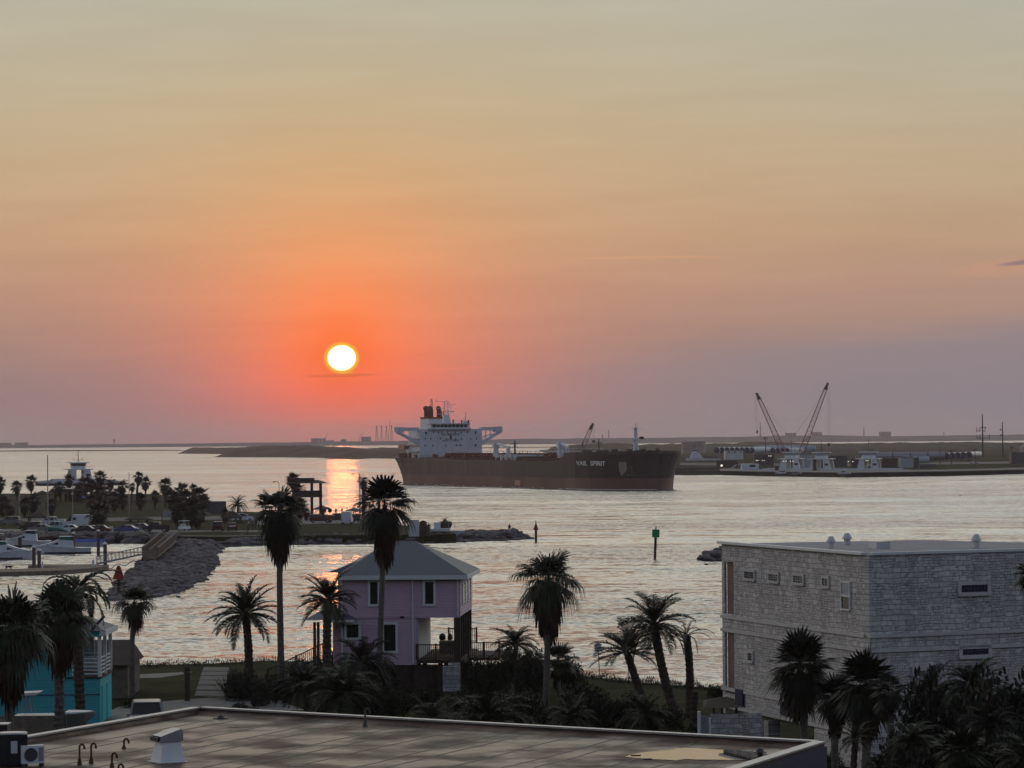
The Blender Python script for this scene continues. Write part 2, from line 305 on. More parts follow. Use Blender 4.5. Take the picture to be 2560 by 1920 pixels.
# ---------------------------------------------------------------- mesh helpers
class MB:
    def __init__(s): s.v = []; s.f = []
    def add(s, vs, fs):
        o = len(s.v); s.v += [tuple(p) for p in vs]; s.f += [tuple(i + o for i in f) for f in fs]; return s
    def box(s, x0, x1, y0, y1, z0, z1):
        return s.add([(x0, y0, z0), (x1, y0, z0), (x1, y1, z0), (x0, y1, z0), (x0, y0, z1), (x1, y0, z1), (x1, y1, z1), (x0, y1, z1)],
                     [(3, 2, 1, 0), (4, 5, 6, 7), (0, 1, 5, 4), (1, 2, 6, 5), (2, 3, 7, 6), (3, 0, 4, 7)])
    def taper(s, x0, x1, y0, y1, z0, z1, ix, iy):
        return s.add([(x0, y0, z0), (x1, y0, z0), (x1, y1, z0), (x0, y1, z0), (x0 + ix, y0 + iy, z1), (x1 - ix, y0 + iy, z1), (x1 - ix, y1 - iy, z1), (x0 + ix, y1 - iy, z1)],
                     [(3, 2, 1, 0), (4, 5, 6, 7), (0, 1, 5, 4), (1, 2, 6, 5), (2, 3, 7, 6), (3, 0, 4, 7)])
    def beam(s, p, q, w, h=None):
        p = Vector(p); q = Vector(q); d = (q - p); 
        if d.length < 1e-6: return s
        d.normalize(); h = h or w
        a = d.cross(Vector((0, 0, 1)))
        if a.length < .05: a = Vector((1, 0, 0))
        a.normalize(); b = a.cross(d).normalized(); a = a * (w / 2); b = b * (h / 2)
        return s.add([p - a - b, p + a - b, p + a + b, p - a + b, q - a - b, q + a - b, q + a + b, q - a + b],
                     [(3, 2, 1, 0), (4, 5, 6, 7), (0, 1, 5, 4), (1, 2, 6, 5), (2, 3, 7, 6), (3, 0, 4, 7)])
    def tube(s, pts, r, n=8, cap=True):
        pts = [Vector(p) for p in pts]; rs = r if isinstance(r, (list, tuple)) else [r] * len(pts)
        ref = None; rings = []
        for i, p in enumerate(pts):
            d = (pts[min(i + 1, len(pts) - 1)] - pts[max(i - 1, 0)]).normalized()
            if ref is None:
                ref = d.cross(Vector((0, 0, 1)))
                if ref.length < .05: ref = Vector((1, 0, 0))
            ref = (ref - d * ref.dot(d)).normalized(); b = d.cross(ref)
            rings.append([p + (ref * cos(2 * pi * k / n) + b * sin(2 * pi * k / n)) * rs[i] for k in range(n)])
        o = len(s.v)
        for rg in rings: s.v += [tuple(p) for p in rg]
        for i in range(len(pts) - 1):
            for k in range(n):
                a = o + i * n + k; b = o + i * n + (k + 1) % n; s.f.append((a, b, b + n, a + n))
        if cap:
            s.f.append(tuple(o + k for k in reversed(range(n)))); e = o + (len(pts) - 1) * n; s.f.append(tuple(e + k for k in range(n)))
        return s
    def prism(s, poly, z0, z1, top=None):
        """poly: list of (x, y) counter-clockwise; top: other outline for the upper ring"""
        n = len(poly); t = top or poly
        a = sum(poly[i][0] * poly[(i + 1) % n][1] - poly[(i + 1) % n][0] * poly[i][1] for i in range(n))
        if a < 0: poly = poly[::-1]; t = t[::-1]
        return s.add([(p[0], p[1], z0) for p in poly] + [(p[0], p[1], z1) for p in t],
                     [tuple(reversed(range(n))), tuple(range(n, 2 * n))] + [(i, (i + 1) % n, n + (i + 1) % n, n + i) for i in range(n)])
    def xprism(s, prof, y0, y1, y0b=None, y1b=None):
        """prof: list of (x, z) extruded along y"""
        n = len(prof); a = sum(prof[i][0] * prof[(i + 1) % n][1] - prof[(i + 1) % n][0] * prof[i][1] for i in range(n))
        if a < 0: prof = prof[::-1]
        return s.add([(p[0], y0, p[1]) for p in prof] + [(p[0], y1, p[1]) for p in prof],
                     [tuple(range(n)), tuple(reversed(range(n, 2 * n)))] + [((i + 1) % n, i, n + i, n + (i + 1) % n) for i in range(n)])
    def loft(s, rings, cap0=True, cap1=True, closed=True):
        n = len(rings[0]); o = len(s.v)
        for rg in rings: s.v += [tuple(p) for p in rg]
        for i in range(len(rings) - 1):
            for k in range(n if closed else n - 1):
                a = o + i * n + k; b = o + i * n + (k + 1) % n; s.f.append((a, b, b + n, a + n))
        if cap0: s.f.append(tuple(o + k for k in reversed(range(n))))
        if cap1: e = o + (len(rings) - 1) * n; s.f.append(tuple(e + k for k in range(n)))
        return s
    def pyramid(s, x0, x1, y0, y1, z0, z1, ridge=0.0, t=.0):
        """hip roof with a ridge of given length along x"""
        cx = (x0 + x1) / 2; cy = (y0 + y1) / 2; r = ridge / 2
        return s.add([(x0, y0, z0), (x1, y0, z0), (x1, y1, z0), (x0, y1, z0), (cx - r, cy, z1), (cx + r, cy, z1)],
                     [(3, 2, 1, 0), (0, 1, 5, 4), (1, 2, 5), (2, 3, 4, 5), (3, 0, 4)])
    def sphere(s, c, rx, ry, rz, n=10, m_=6):
        rings = []
        for i in range(m_ + 1):
            t = -pi / 2 + pi * i / m_; k = max(cos(t), .02)
            rings.append([(c[0] + rx * k * cos(2 * pi * j / n), c[1] + ry * k * sin(2 * pi * j / n), c[2] + rz * sin(t)) for j in range(n)])
        return s.loft(rings)
    def mesh(s, name, m_, smooth=False):
        me = bpy.data.meshes.new(name); me.from_pydata(s.v, [], s.f); me.materials.append(M[m_] if isinstance(m_, str) else m_)
        if smooth: me.polygons.foreach_set('use_smooth', [True] * len(me.polygons))
        me.update(); return me
    def build(s, name, m_, parent=None, smooth=False, loc=None, rz=0):
        return place(name, s.mesh(name, m_, smooth), parent, loc, rz)
def place(name, me, parent=None, loc=None, rz=0, scale=None):
    o = bpy.data.objects.new(name, me); COL.objects.link(o)
    if parent: o.parent = parent
    if loc is not None: o.location = loc
    if rz: o.rotation_euler = (0, 0, rz)
    if scale is not None: o.scale = scale
    return o
def tag(o, label=None, cat=None, group=None, kind=None):
    if label: o['label'] = label
    if cat: o['category'] = cat
    if group: o['group'] = group
    if kind: o['kind'] = kind
    return o
def thing(name, label, cat, loc=(0, 0, 0), rz=0, group=None):
    o = bpy.data.objects.new(name, None); COL.objects.link(o); o.location = loc; o.rotation_euler = (0, 0, rz); o.empty_display_size = .1
    return tag(o, label, cat, group)
def copy_tree(o, parent=None):
    c = o.copy(); COL.objects.link(c); c.parent = parent
    for ch in [k for k in bpy.data.objects if k.parent == o]: copy_tree(ch, c)
    return c
def inpoly(x, y, poly):
    r = False; n = len(poly)
    for i in range(n):
        x1, y1 = poly[i][:2]; x2, y2 = poly[(i + 1) % n][:2]
        if (y1 > y) != (y2 > y) and x < (x2 - x1) * (y - y1) / (y2 - y1) + x1: r = not r
    return r
def px_poly(pts, z): return [tuple(W(x, y, z).xy) for x, y in pts]
def sheet(name, pts, z, m_, thick=None, kind='structure', base=-1.0):
    b = MB(); b.prism(px_poly(pts, z), z - (thick or .3), z); return tag(b.build(name, m_), kind=kind)
# ================================================================ SETTING
def hor(x): return 1096 - math.tan(_a) * (x - 1280)
tag(MB().add([(-9000, -200, 0), (9000, -200, 0), (9000, 15000, 0), (-9000, 15000, 0)], [(0, 1, 2, 3)]).build('sea_water', 'water'), kind='structure')

def lerp_list(l, t):
    if t <= l[0][0]: return l[0][1:]
    for a, b in zip(l, l[1:]):
        if t <= b[0]:
            k = (t - a[0]) / (b[0] - a[0]); return [a[i] + (b[i] - a[i]) * k for i in range(1, len(a))]
    return l[-1][1:]
def vnoise(seed):
    tab = [random.Random(seed * 7919 + i).random() for i in range(512)]
    def f(x):
        i = math.floor(x); k = x - i; k = k * k * (3 - 2 * k); return tab[i % 512] * (1 - k) + tab[(i + 1) % 512] * k
    return f
def ridge(name, front, depth, hts, m_, n=240, seed=1, rough=.35, bump=8.0, nv=6, z0=-.3, kind='structure', prof=None, smooth=False):
    """land with a low wooded top: front = waterline points (photo x, y), hts = (photo x, height)"""
    f1, f2, f3 = vnoise(seed), vnoise(seed + 1), vnoise(seed + 2)
    x0, x1 = front[0][0], front[-1][0]; prof = prof or [0, .55, .9, 1, .85, 0]
    b = MB(); rows = []
    for v in range(len(prof)):
        row = []
        for i in range(n + 1):
            px = x0 + (x1 - x0) * i / n; py = lerp_list(front, px)[0]; p = W(px, py, 0); h = lerp_list(hts, px)[0]
            d = depth * v / (len(prof) - 1); e = min(1, i / 6, (n - i) / 6)
            u = p.x / bump; nz = (f1(u + v * 9.1) - .5) * 1.0 + (f2(u * 2.7 + v * 5.3) - .5) * .6 + (f3(u * .21 + v * 3.3) - .5) * 1.2
            z = h * prof[v] * (1 + rough * nz) * (e ** .6) if prof[v] > 0 else z0
            row.append((p.x, p.y + d, z))
        rows.append(row)
    b.loft(rows, False, False, closed=False)
    b.f = [tuple(reversed(f)) for f in b.f]
    o = b.build(name, m_, smooth=smooth)
    return tag(o, kind=kind)
def front_D(D, xs): return [(x, hor(x) + EYE * FPX / D) for x in xs]
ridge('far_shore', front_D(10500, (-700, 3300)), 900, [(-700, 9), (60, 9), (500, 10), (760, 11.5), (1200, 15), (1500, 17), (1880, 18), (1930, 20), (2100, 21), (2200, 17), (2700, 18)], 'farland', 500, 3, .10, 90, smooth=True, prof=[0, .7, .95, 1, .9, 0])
ridge('low_spit', [(-200, 1129.5), (240, 1128), (330, 1127), (445, 1127)], 260, [(-200, .8), (120, 2.0), (440, 1.2)], 'island', 120, 5, .2, 40)
ridge('sand_bar', [(890, 1123), (1600, 1117)], 200, [(890, 1.2), (1600, 1.6)], 'island', 160, 6, .2, 40)
ridge('dredge_island', [(438, 1134), (620, 1136), (760, 1138), (1120, 1137)], 320, [(438, 7), (460, 9.5), (520, 9), (620, 10), (800, 11), (900, 8.5), (1000, 8), (1120, 8)], 'island', 300, 8, .16, 22)
ridge('island_beach', [(528, 1143), (700, 1143.5), (1000, 1147), (1120, 1147)], 300, [(528, 3), (570, 8), (700, 9.5), (830, 10), (930, 6.5), (1120, 7)], 'island', 300, 9, .14, 22)
ridge('mud_bar', [(805, 1147), (925, 1148)], 20, [(805, .5), (860, .9), (925, .5)], 'island', 40, 10, .2, 10)

# right bank: flat port land with a scrub ridge at its back
sheet('port_land', [(1350, 1125), (1500, 1150), (1600, 1172), (1690, 1176), (1810, 1176), (1900, 1178), (2120, 1181), (2300, 1178), (2700, 1170), (2900, 1104), (2560, 1107), (2000, 1109), (1700, 1112), (1500, 1118)], 2.2, 'scrub', 3)
ridge('scrub_bank', [(1370, 1133), (1500, 1129), (1700, 1126), (1900, 1124), (2560, 1122), (2900, 1119)], 500,
      [(1370, 6), (1480, 9), (1560, 10), (1600, 7.5), (1680, 8.5), (1720, 7), (1800, 7.5), (1880, 8.5), (1990, 9), (2090, 7), (2300, 8), (2560, 8), (2900, 8)], 'scrub', 400, 12, .28, 16)
sheet('port_road', [(1700, 1163), (2150, 1165), (2700, 1156), (2700, 1151), (2150, 1159), (1700, 1157)], 2.21, 'asphalt', .3)
sheet('port_apron', [(1800, 1176), (1900, 1178.4), (2120, 1181), (2350, 1178), (2600, 1172), (2600, 1168), (2350, 1174), (2120, 1176), (1800, 1171)], 2.22, 'concrete', .3)

# near land
NEAR = [(-500, 1640), (-100, 1655), (330, 1663), (430, 1661), (520, 1659), (650, 1652), (900, 1655), (1150, 1663), (1300, 1675), (1450, 1689), (1560, 1702), (1800, 1722), (2100, 1735), (3400, 1700), (3400, 2600), (-500, 2600)]
near_poly = px_poly(NEAR[:-2], 1.5) + [(60, 60), (-60, 60)]
tag(MB().prism(near_poly, -1, 1.5).build('ground', 'grass'), kind='structure')
# park peninsula
PARK = [(-400, 1337), (330, 1336), (470, 1341), (560, 1341.5), (700, 1339.5), (900, 1338), (1060, 1336.5), (1140, 1335), (1120, 1325), (1000, 1312), (940, 1300), (820, 1287), (700, 1281), (600, 1279), (560, 1286), (530, 1286), (490, 1262), (440, 1241), (380, 1235), (0, 1234), (-400, 1236)]
tag(MB().prism(px_poly(PARK, 1.5), -1, 1.5).build('park_ground', 'grass'), kind='structure')
sheet('park_road', [(-400, 1301), (0, 1303), (160, 1304), (330, 1302), (420, 1299), (500, 1300), (620, 1296), (620, 1284), (560, 1289), (500, 1291), (420, 1291), (330, 1293), (160, 1296), (0, 1295), (-400, 1294)], 1.51, 'asphalt', .2)
sheet('parking_lot', [(620, 1310), (700, 1313), (800, 1309), (900, 1309), (1000, 1315), (960, 1303), (880, 1295), (780, 1291), (700, 1289), (620, 1290)], 1.512, 'concrete', .2)
sheet('park_drive', [(-400, 1336), (330, 1334), (420, 1331), (520, 1329), (700, 1329.5), (700, 1326), (520, 1325.5), (420, 1325), (330, 1322), (-400, 1324)], 1.514, 'concrete', .2)
sheet('sea_path', [(330, 1335), (470, 1340.5), (560, 1341), (700, 1339), (700, 1337.6), (560, 1339.5), (470, 1339), (330, 1333.5)], 1.516, 'concrete', .2)
# paths on the near land
sheet('driveway', [(230, 1800), (420, 1795), (560, 1780), (760, 1775), (700, 1752), (560, 1742), (420, 1752), (300, 1765)], 1.504, 'concrete', .2)
sheet('garden_path', [(300, 1696), (400, 1694), (470, 1684), (480, 1679), (400, 1683), (300, 1688)], 1.503, 'concrete', .2)
for i, (ya, yb) in enumerate([(1668, 1676), (1679, 1687), (1690, 1698), (1701, 1710), (1714, 1723), (1727, 1738)]):
    k = (ya - 1668) / 80
    o = sheet('path_slab', [(505 - 26 * k, yb + 1.2), (572 + 8 * k, yb + 1.6), (572 + 6 * k, ya), (510 - 26 * k, ya - .6)], 1.54, 'asphalt', .2, kind=None)
    tag(o, ['pale concrete slab of the garden path nearest the water', 'second pale path slab from the water', 'third pale path slab from the water', 'fourth pale path slab from the water', 'fifth path slab from the water, near the bushes', 'widest concrete path slab where the path meets the driveway'][i], 'paving slab', 'slabs of the garden path')

# ---- rock armour
def rocks(name, poly, hfun, n, size, seed, label=None):
    r = random.Random(seed); xs = [p[0] for p in poly]; ys = [p[1] for p in poly]; b = MB(); k = 0; t = 0
    while k < n and t < n * 60:
        t += 1; x = r.uniform(min(xs), max(xs)); y = r.uniform(min(ys), max(ys))
        if not inpoly(x, y, poly): continue
        k += 1; h = hfun(x, y); sx = size * r.uniform(.5, 1.25); sy = size * r.uniform(.45, 1.0); sz = size * r.uniform(.12, .30); rz = r.uniform(0, pi); tx, ty = r.gauss(0, .16), r.gauss(0, .16)
        Mr = Matrix.Translation((x, y, h)) @ Matrix.Rotation(rz, 4, 'Z') @ Matrix.Rotation(tx, 4, 'X') @ Matrix.Rotation(ty, 4, 'Y')
        q = []
        m_ = 7
        for lv, s_ in ((-1, .85), (0, 1.05), (1, .72)):
            for j in range(m_):
                a = 2 * pi * j / m_; w = s_ * (1 + r.uniform(-.16, .16)); q.append(Mr @ Vector((sx * w * cos(a), sy * w * sin(a), sz * lv * r.uniform(.8, 1.15))))
        o = len(b.v); b.v += [tuple(p) for p in q]
        for lv in range(2):
            for j in range(m_): a = o + lv * m_ + j; c = o + lv * m_ + (j + 1) % m_; b.f.append((a, c, c + m_, a + m_))
        b.f.append(tuple(o + 2 * m_ + j for j in range(m_)))
    o = b.build(name, 'rock'); return tag(o, label, kind='stuff') if label is None else tag(o, label, 'rocks', kind='stuff')
def edge_dist(x, y, poly):
    d = 1e9; n = len(poly)
    for i in range(n):
        ax, ay = poly[i]; bx, by = poly[(i + 1) % n]; vx, vy = bx - ax, by - ay; t = max(0, min(1, ((x - ax) * vx + (y - ay) * vy) / (vx * vx + vy * vy)))
        d = min(d, math.hypot(x - ax - vx * t, y - ay - vy * t))
    return d
mole = px_poly([(278, 1502), (390, 1494), (430, 1485), (470, 1466), (505, 1447), (512, 1430), (535, 1408), (528, 1390), (548, 1372), (552, 1350), (470, 1346), (440, 1352), (415, 1380), (370, 1404), (335, 1430), (300, 1460)], 0)
tag(MB().prism(mole, -1, .3).build('mole_base', 'rock'), kind='structure')
rocks('rock_armour', mole, lambda x, y: -.1 + min(.75, edge_dist(x, y, mole) * .35), 1500, 1.45, 3, 'grey armour rocks of the mole between marina and channel')
front_strip = px_poly([(548, 1366), (700, 1361.5), (900, 1359.5), (1060, 1357.5), (1160, 1355), (1160, 1349), (1060, 1351), (900, 1353), (700, 1355), (548, 1357)], 0)
tag(MB().prism(front_strip, -1, .25).build('jetty_base', 'rock'), kind='structure')
rocks('rock_armour', front_strip, lambda x, y: -.1 + min(1.05, edge_dist(x, y, front_strip) * .4), 700, 1.45, 4, 'dark armour rocks along the park shore')
tip = px_poly([(1120, 1356), (1200, 1353), (1280, 1350), (1322, 1348), (1310, 1344.5), (1270, 1344.5), (1200, 1345.5), (1120, 1348)], 0)
rocks('rock_armour', tip, lambda x, y: -.1 + min(1.25, edge_dist(x, y, tip) * .5), 330, 1.4, 5, 'low dark rocks at the tip of the jetty beyond the white block')
bankp = px_poly([(-300, 1360), (200, 1360), (330, 1359), (480, 1364), (480, 1356), (330, 1351), (-300, 1352)], 0)
rocks('rock_armour', bankp, lambda x, y: .0 + min(1.3, edge_dist(x, y, bankp) * .4), 420, 1.7, 6, 'dark bank rocks behind the moored boats')
isl = px_poly([(1743, 1401), (1775, 1404), (1830, 1402), (1880, 1396), (1860, 1388), (1810, 1384), (1770, 1392)], 0)
rocks('rock_armour', isl, lambda x, y: -.1 + min(1.6, edge_dist(x, y, isl) * .5), 90, 1.3, 8, 'small dark rock spur beside the stone building')

# ================================================================ SHIP
H0 = radians(20.62); SO = Vector((-37.03, 1444.4)); SF_ = Vector((sin(H0), -cos(H0))); SP_ = Vector((cos(H0), sin(H0)))
SL = 270.0; HB = 17.6
def _ray(px, py): return _f * FPX + _r * (px - 1280) - _u * (py - 960)
def side(px, py, Y):
    """ship-local (X, z) on the plane y = Y seen at photo px, py"""
    d = _ray(px, py); D2 = d.xy; # SO + SF*X + SP*Y = t*D2
    o = SO + SP_ * Y; den = SF_.x * -D2.y + SF_.y * D2.x
    X = (-o.x * -D2.y - o.y * D2.x) / den; t = ((o + SF_ * X).dot(D2)) / D2.dot(D2); return X, EYE + t * d.z
def face(px, py, X):
    d = _ray(px, py); D2 = d.xy; o = SO + SF_ * X; den = SP_.x * -D2.y + SP_.y * D2.x
    Y = (-o.x * -D2.y - o.y * D2.x) / den; t = ((o + SP_ * Y).dot(D2)) / D2.dot(D2); return Y, EYE + t * d.z
def text_mesh(name, s, size, m_, parent, loc, rot, ext=.03, sx=1.0):
    c = bpy.data.curves.new(name, 'FONT'); c.body = s; c.size = size; c.extrude = ext; c.align_x = 'CENTER'; c.align_y = 'CENTER'; c.offset = size * .015
    t = bpy.data.objects.new(name + '_curve', c); me = bpy.data.meshes.new_from_object(t); bpy.data.objects.remove(t); bpy.data.curves.remove(c)
    me.name = name; me.materials.clear(); me.materials.append(M[m_]); o = place(name, me, parent, loc); o.rotation_euler = rot; o.scale = (sx, 1, 1); return o
ship = thing('oil_tanker', 'large oil tanker with dark red and black hull and white bridge, steaming through the channel', 'ship', (SO.x, SO.y, 0), H0 - pi / 2)
def zdeck(X): return 10.8 if X < 45 else (10.8 - .8 * (X - 45) / 40 if X < 85 else (10.0 if X < 198 else (10.0 + 1.9 * min(1, (X - 198) / 9) + .8 * max(0, (X - 207) / 66))))
XB = side(1652, 1150, 0)[0] - 2.0
def bx(X): return X if X < 198 else 198 + (X - 198) * (XB - 198) / (270.4 - 198)
def build_hull():
    st = [(-.5, .72, .30), (4, .86, .52), (10, .95, .76), (18, 1, .9), (30, 1, .98), (45, 1, 1), (85, 1, 1), (120, 1, 1), (160, 1, 1), (198, 1, 1), (207, 1, 1), (222, 1, .985), (236, .95, .90), (246, .86, .76), (254, .73, .58), (260, .62, .45), (265, .48, .30), (268, .33, .19), (269.6, .17, .10), (270.4, .04, .03)]
    rings = []
    for X, bd, bw in st:
        zd = zdeck(X) ; rk = max(0, (X - 240) / 30) * 2.6; X0_ = X; X = bx(X); sk = max(0, (12 - X0_) / 12) * 5
        def sec(z):
            t = max(0, min(1, z / zd)); t2 = t ** 1.5; w = HB * (bw + (bd - bw) * t2)
            return w, X + rk * t2 + sk * (1 - t) ** 2 * (1 if z >= 0 else 1)
        pts = []
        for z in (zd, zd * .8, zd * .55, zd * .3, 1.2, -.2, -2.5):
            w, x = sec(z); pts.append((x, -w, z))
        pts += [(p[0], -p[1], p[2]) for p in reversed(pts)]
        rings.append(pts)
    return MB().loft(rings)
build_hull().build('hull', 'hull', ship)
# forecastle bulwark
for sgn in (-1, 1):
    pr = None; b = MB()
    for X, bd in ((208, 1), (222, 1), (236, .95), (246, .86), (254, .73), (260, .60), (265, .42), (268.3, .24), (270, .06)):
        p = (bx(X) + max(0, (X - 240) / 30) * 2.6, sgn * HB * bd, zdeck(X) + .5)
        if pr: b.beam(pr, p, .3, 1.2)
        pr = p
    b.build('bulwark', 'hull', ship)
# accommodation
XF = side(1049, 1120, -13.7)[0]
acc = MB().box(XF - 14, XF, -13.7, 13.7, 10.8, 22.6).build('accommodation_block', 'ship_white', ship)
for z in (13.2, 15.9, 18.6): MB().box(XF - 13.8, XF + .0, -14.9, -13.71, z, z + .25).build('side_deck', 'ship_white', ship); MB().box(XF - 13.8, XF, 13.71, 14.9, z, z + .25).build('side_deck', 'ship_white', ship)
b = MB()
for z in (13.2, 15.9, 18.6):
    for x in range(0, 14, 2): b.box(XF - 13.8 + x, XF - 13.7 + x, -14.9, -14.8, z, z + 1.1)
    b.box(XF - 13.8, XF, -14.9, -14.82, z + 1.05, z + 1.13)
b.build('side_rails', 'ship_white', ship)
# aft deck house and casing
MB().box(8, XF - 14, -11, 11, 10.8, 14.5).box(12, XF - 14, -9, 9, 14.5, 19.5).build('aft_house', 'ship_white', ship)
cx = XF - 21
fun = MB().taper(cx - 6.5, cx + 5.5, -4.6, 4.6, 14.5, 27.0, 1.0, .6).build('funnel_casing', 'ship_white', ship)
MB().box(cx - 5.6, cx + 4.7, -4.2, 4.2, 27.02, 27.7).build('casing_top', 'deck_red', fun)
for y, x in ((-2.3, -2.6), (-1.0, -1.2), (2.1, .6)):
    MB().tube([(cx + x, y, 27.6), (cx + x, y, 30.0), (cx + x - .3, y, 31.0), (cx + x - 1.2, y, 31.5)], 1.15 if y < 0 else 1.0, 12).build('exhaust_pipe', 'deck_red', fun)
for y in (3.2, 3.9): MB().tube([(cx + 1, y, 27.6), (cx + 1, y, 30.2)], .16, 6).build('vent_pipe', 'black', fun)
# wheelhouse
wl, wr = face(1068, 1060, XF)[0], face(1176, 1060, XF)[0]
wh = MB().box(XF - 7, XF + .4, wl, wr, 22.6, 23.25).box(XF - 7, XF - .1, wl + 1.5, wr - .3, 23.25, 24.6).box(XF - 7.4, XF + .6, wl + .8, wr, 24.6, 25.0).build('wheelhouse', 'ship_white', ship)
for i in range(9):
    y0 = wl + 2.3 + i * (wr - wl - 3.4) / 9
    MB().box(XF - .12, XF - .04, y0, y0 + (wr - wl - 3.4) / 9 - .25, 23.3, 24.45).build('bridge_window', 'glass', wh)
b = MB()
for y in [wl + 1 + i * 1.3 for i in range(int((wr - wl - 1) / 1.3))]: b.beam((XF + .3, y, 25), (XF + .3, y, 26.1), .07)
b.beam((XF + .3, wl + 1, 26.1), (XF + .3, wr, 26.1), .07).beam((XF + .3, wl + 1, 25.6), (XF + .3, wr, 25.6), .05); b.build('top_rail', 'ship_white', wh)
for y, h in ((1.5, 1.5), (5.2, 1.2), (8.2, 1.3)): MB().tube([(XF - 1, y, 25), (XF - 1, y, 25 + h)], .35, 6).build('searchlight', 'black', wh)
# front apron under the windows
MB().add([(XF, wl + .3, 22.4), (XF, wr - .3, 22.4), (XF + 1.6, wr - .3, 22.6), (XF + 1.6, wl + .3, 22.6), (XF, wl + .3, 21.6), (XF, wr - .3, 21.6)], [(0, 1, 2, 3), (4, 3, 2, 5), (0, 3, 4), (1, 5, 2)]).build('bridge_apron', 'ship_white', ship)
# wings
yl, zl = face(992, 1070, XF); yr, zr = face(1256, 1068, XF)
for yy, sgn in ((yl, -1), (yr, 1)):
    wg = MB().box(XF - 3.2, XF - .2, min(yy, sgn * 13.7), max(yy, sgn * 13.7), 21.9, 23.3).build('bridge_wing', 'ship_white', ship)
    MB().box(XF - 3.4, XF + .1, min(yy, yy - sgn * 3.2), max(yy, yy - sgn * 3.2), 21.3, 23.5).build('wing_cab', 'ship_white', wg)
    b = MB().beam((XF - .6, yy - sgn * .3, 21.6), (XF - .6, sgn * 13.5, 16.6), .7, 1.1); b.beam((XF - 2.8, yy - sgn * .3, 21.6), (XF - 2.8, sgn * 13.5, 16.6), .5, .7)
    if sgn > 0: b.beam((XF - .6, 20.6, 20.8), (XF - .6, 14, 19.2), .3, .35).beam((XF - .6, 17.6, 22), (XF - .6, 17.6, 19), .3).beam((XF - .6, 15.6, 22), (XF - .6, 15.6, 18.0), .3)
    else:
        b.box(XF - 3, XF - .5, -17.6, -13.7, 17.6, 18.0)
    b.build('wing_brace', 'ship_white', wg)
    MB().beam((XF - .5, yy, 24.5), (XF - .5, sgn * 14, 24.4), .07).beam((XF - .5, yy, 23.4), (XF - .5, yy, 25.3), .09).build('wing_rail', 'ship_white', wg)
# windows on the front
for py, xs in ((1081, (1064, 1084, 1096, 1105, 1119, 1138, 1153, 1169)), (1097, (1063, 1077, 1101, 1115, 1139, 1153, 1177, 1191)), (1114, (1063, 1082, 1115))):
    for px in xs:
        y, z = face(px, py, XF); MB().box(XF - .1, XF + .06, y - .22, y + .22, z - .35, z + .35).build('window', 'glass', acc)
for px, py, w, h in ((1189, 1081, .32, .5), (1141.5, 1113, .5, .25), (1151, 1113, .5, .25), (1189, 1113, .35, .4), (1065, 1083, .32, .5)):
    y, z = face(px, py, XF); MB().box(XF - .1, XF + .07, y - w, y + w, z - h, z + h).build('window', 'glass', acc)
y, z = face(1127, 1093.5, XF); MB().box(XF - .1, XF + .07, y - .5, y + .5, z - .8, z + .8).build('emblem', 'deck_red', acc)
for s_, px, py, w in (('NO SMOKING', 1127, 1086.5, 47), ('SAFETY FIRST', 1127, 1101.5, 56)):
    y, z = face(px, py, XF); text_mesh('sign_lettering', s_, 1.25, 'steel_dark', acc, (XF + .05, y, z), (pi / 2, 0, pi / 2), sx=1.02)
X, z = side(1477, 1159, -HB); text_mesh('ship_name', 'VAIL  SPIRIT', 2.3, 'white_dirty', ship, (X, -HB - .08, z), (pi / 2, 0, 0), .04, sx=2.3)
# shield emblem on the bow
X, z = side(1557, 1172, -HB); MB().xprism([(X - 3.6, z + 2.4), (X + 3.6, z + 2.4), (X + 3.8, z - .4), (X - .8, z - 2.6), (X - 3.2, z - .8)], -HB - .12, -HB - .02).build('bow_emblem', 'steel_dark', ship)
# radar mast
mx_ = XF - 8
mb = MB().taper(mx_ - 1.6, mx_ + 1.6, -1.2, 3.0, 22.6, 28.4, .9, 1.0)
rm = mb.build('radar_mast', 'ship_white', ship)
b = MB()
for dy in (-.9, .9): b.beam((mx_, .9 + dy, 28), (mx_, .9 + dy * .8, 34), .22)
for z in (28.4, 30.2, 31.8, 33.4): b.box(mx_ - .8, mx_ + .8, -.6, 2.4, z, z + .14)
b.beam((mx_, -3.8, 28.9), (mx_, 3.0, 28.9), .2).beam((mx_, -3.6, 31.2), (mx_, 1, 31.2), .15).beam((mx_, -3.6, 34.0), (mx_, 2.5, 34.2), .15).beam((mx_, .5, 32.9), (mx_, 5.2, 32.9), .16)
b.beam((mx_, -3.6, 34), (mx_, -3.6, 34.6), .3).beam((mx_, .9, 33.4), (mx_, .9, 35.0), .12).beam((mx_, 2.8, 30.4), (mx_, 2.8, 32.6), .14)
b.build('mast_rig', 'ship_white', rm)
MB().beam((mx_ + 1, .0, 29.6), (mx_ + 1, 4.0, 29.9), .3, .35).build('radar_scanner', 'ship_white', rm)
b = MB(); pm = (XF - 1.5, wr - 1.5); b.tube([(pm[0], pm[1], 25), (pm[0], pm[1], 28.2), (pm[0], pm[1], 29.6)], [.22, .14, .07], 6).beam((pm[0], pm[1] - 1.8, 25), (pm[0], pm[1], 27.6), .14).box(pm[0] - .6, pm[0] + .6, pm[1] - .9, pm[1] + .9, 25, 25.7).sphere((pm[0], pm[1], 29.3), .3, .3, .3, 6, 4)
b.build('signal_mast', 'ship_white', ship)
# stern crane jib rising behind the funnel
b = MB()
for dy in (-.9, .9): b.beam((6, dy + 1, 19), (6, 1 + dy * .25, 35.4), .22)
for i in range(9): z = 20 + i * 1.7; k = 1 - i / 12; b.beam((6, 1 - .9 * k, z), (6, 1 + .85 * k, z + 1.7), .1)
b.build('provision_crane', 'salmon', ship)
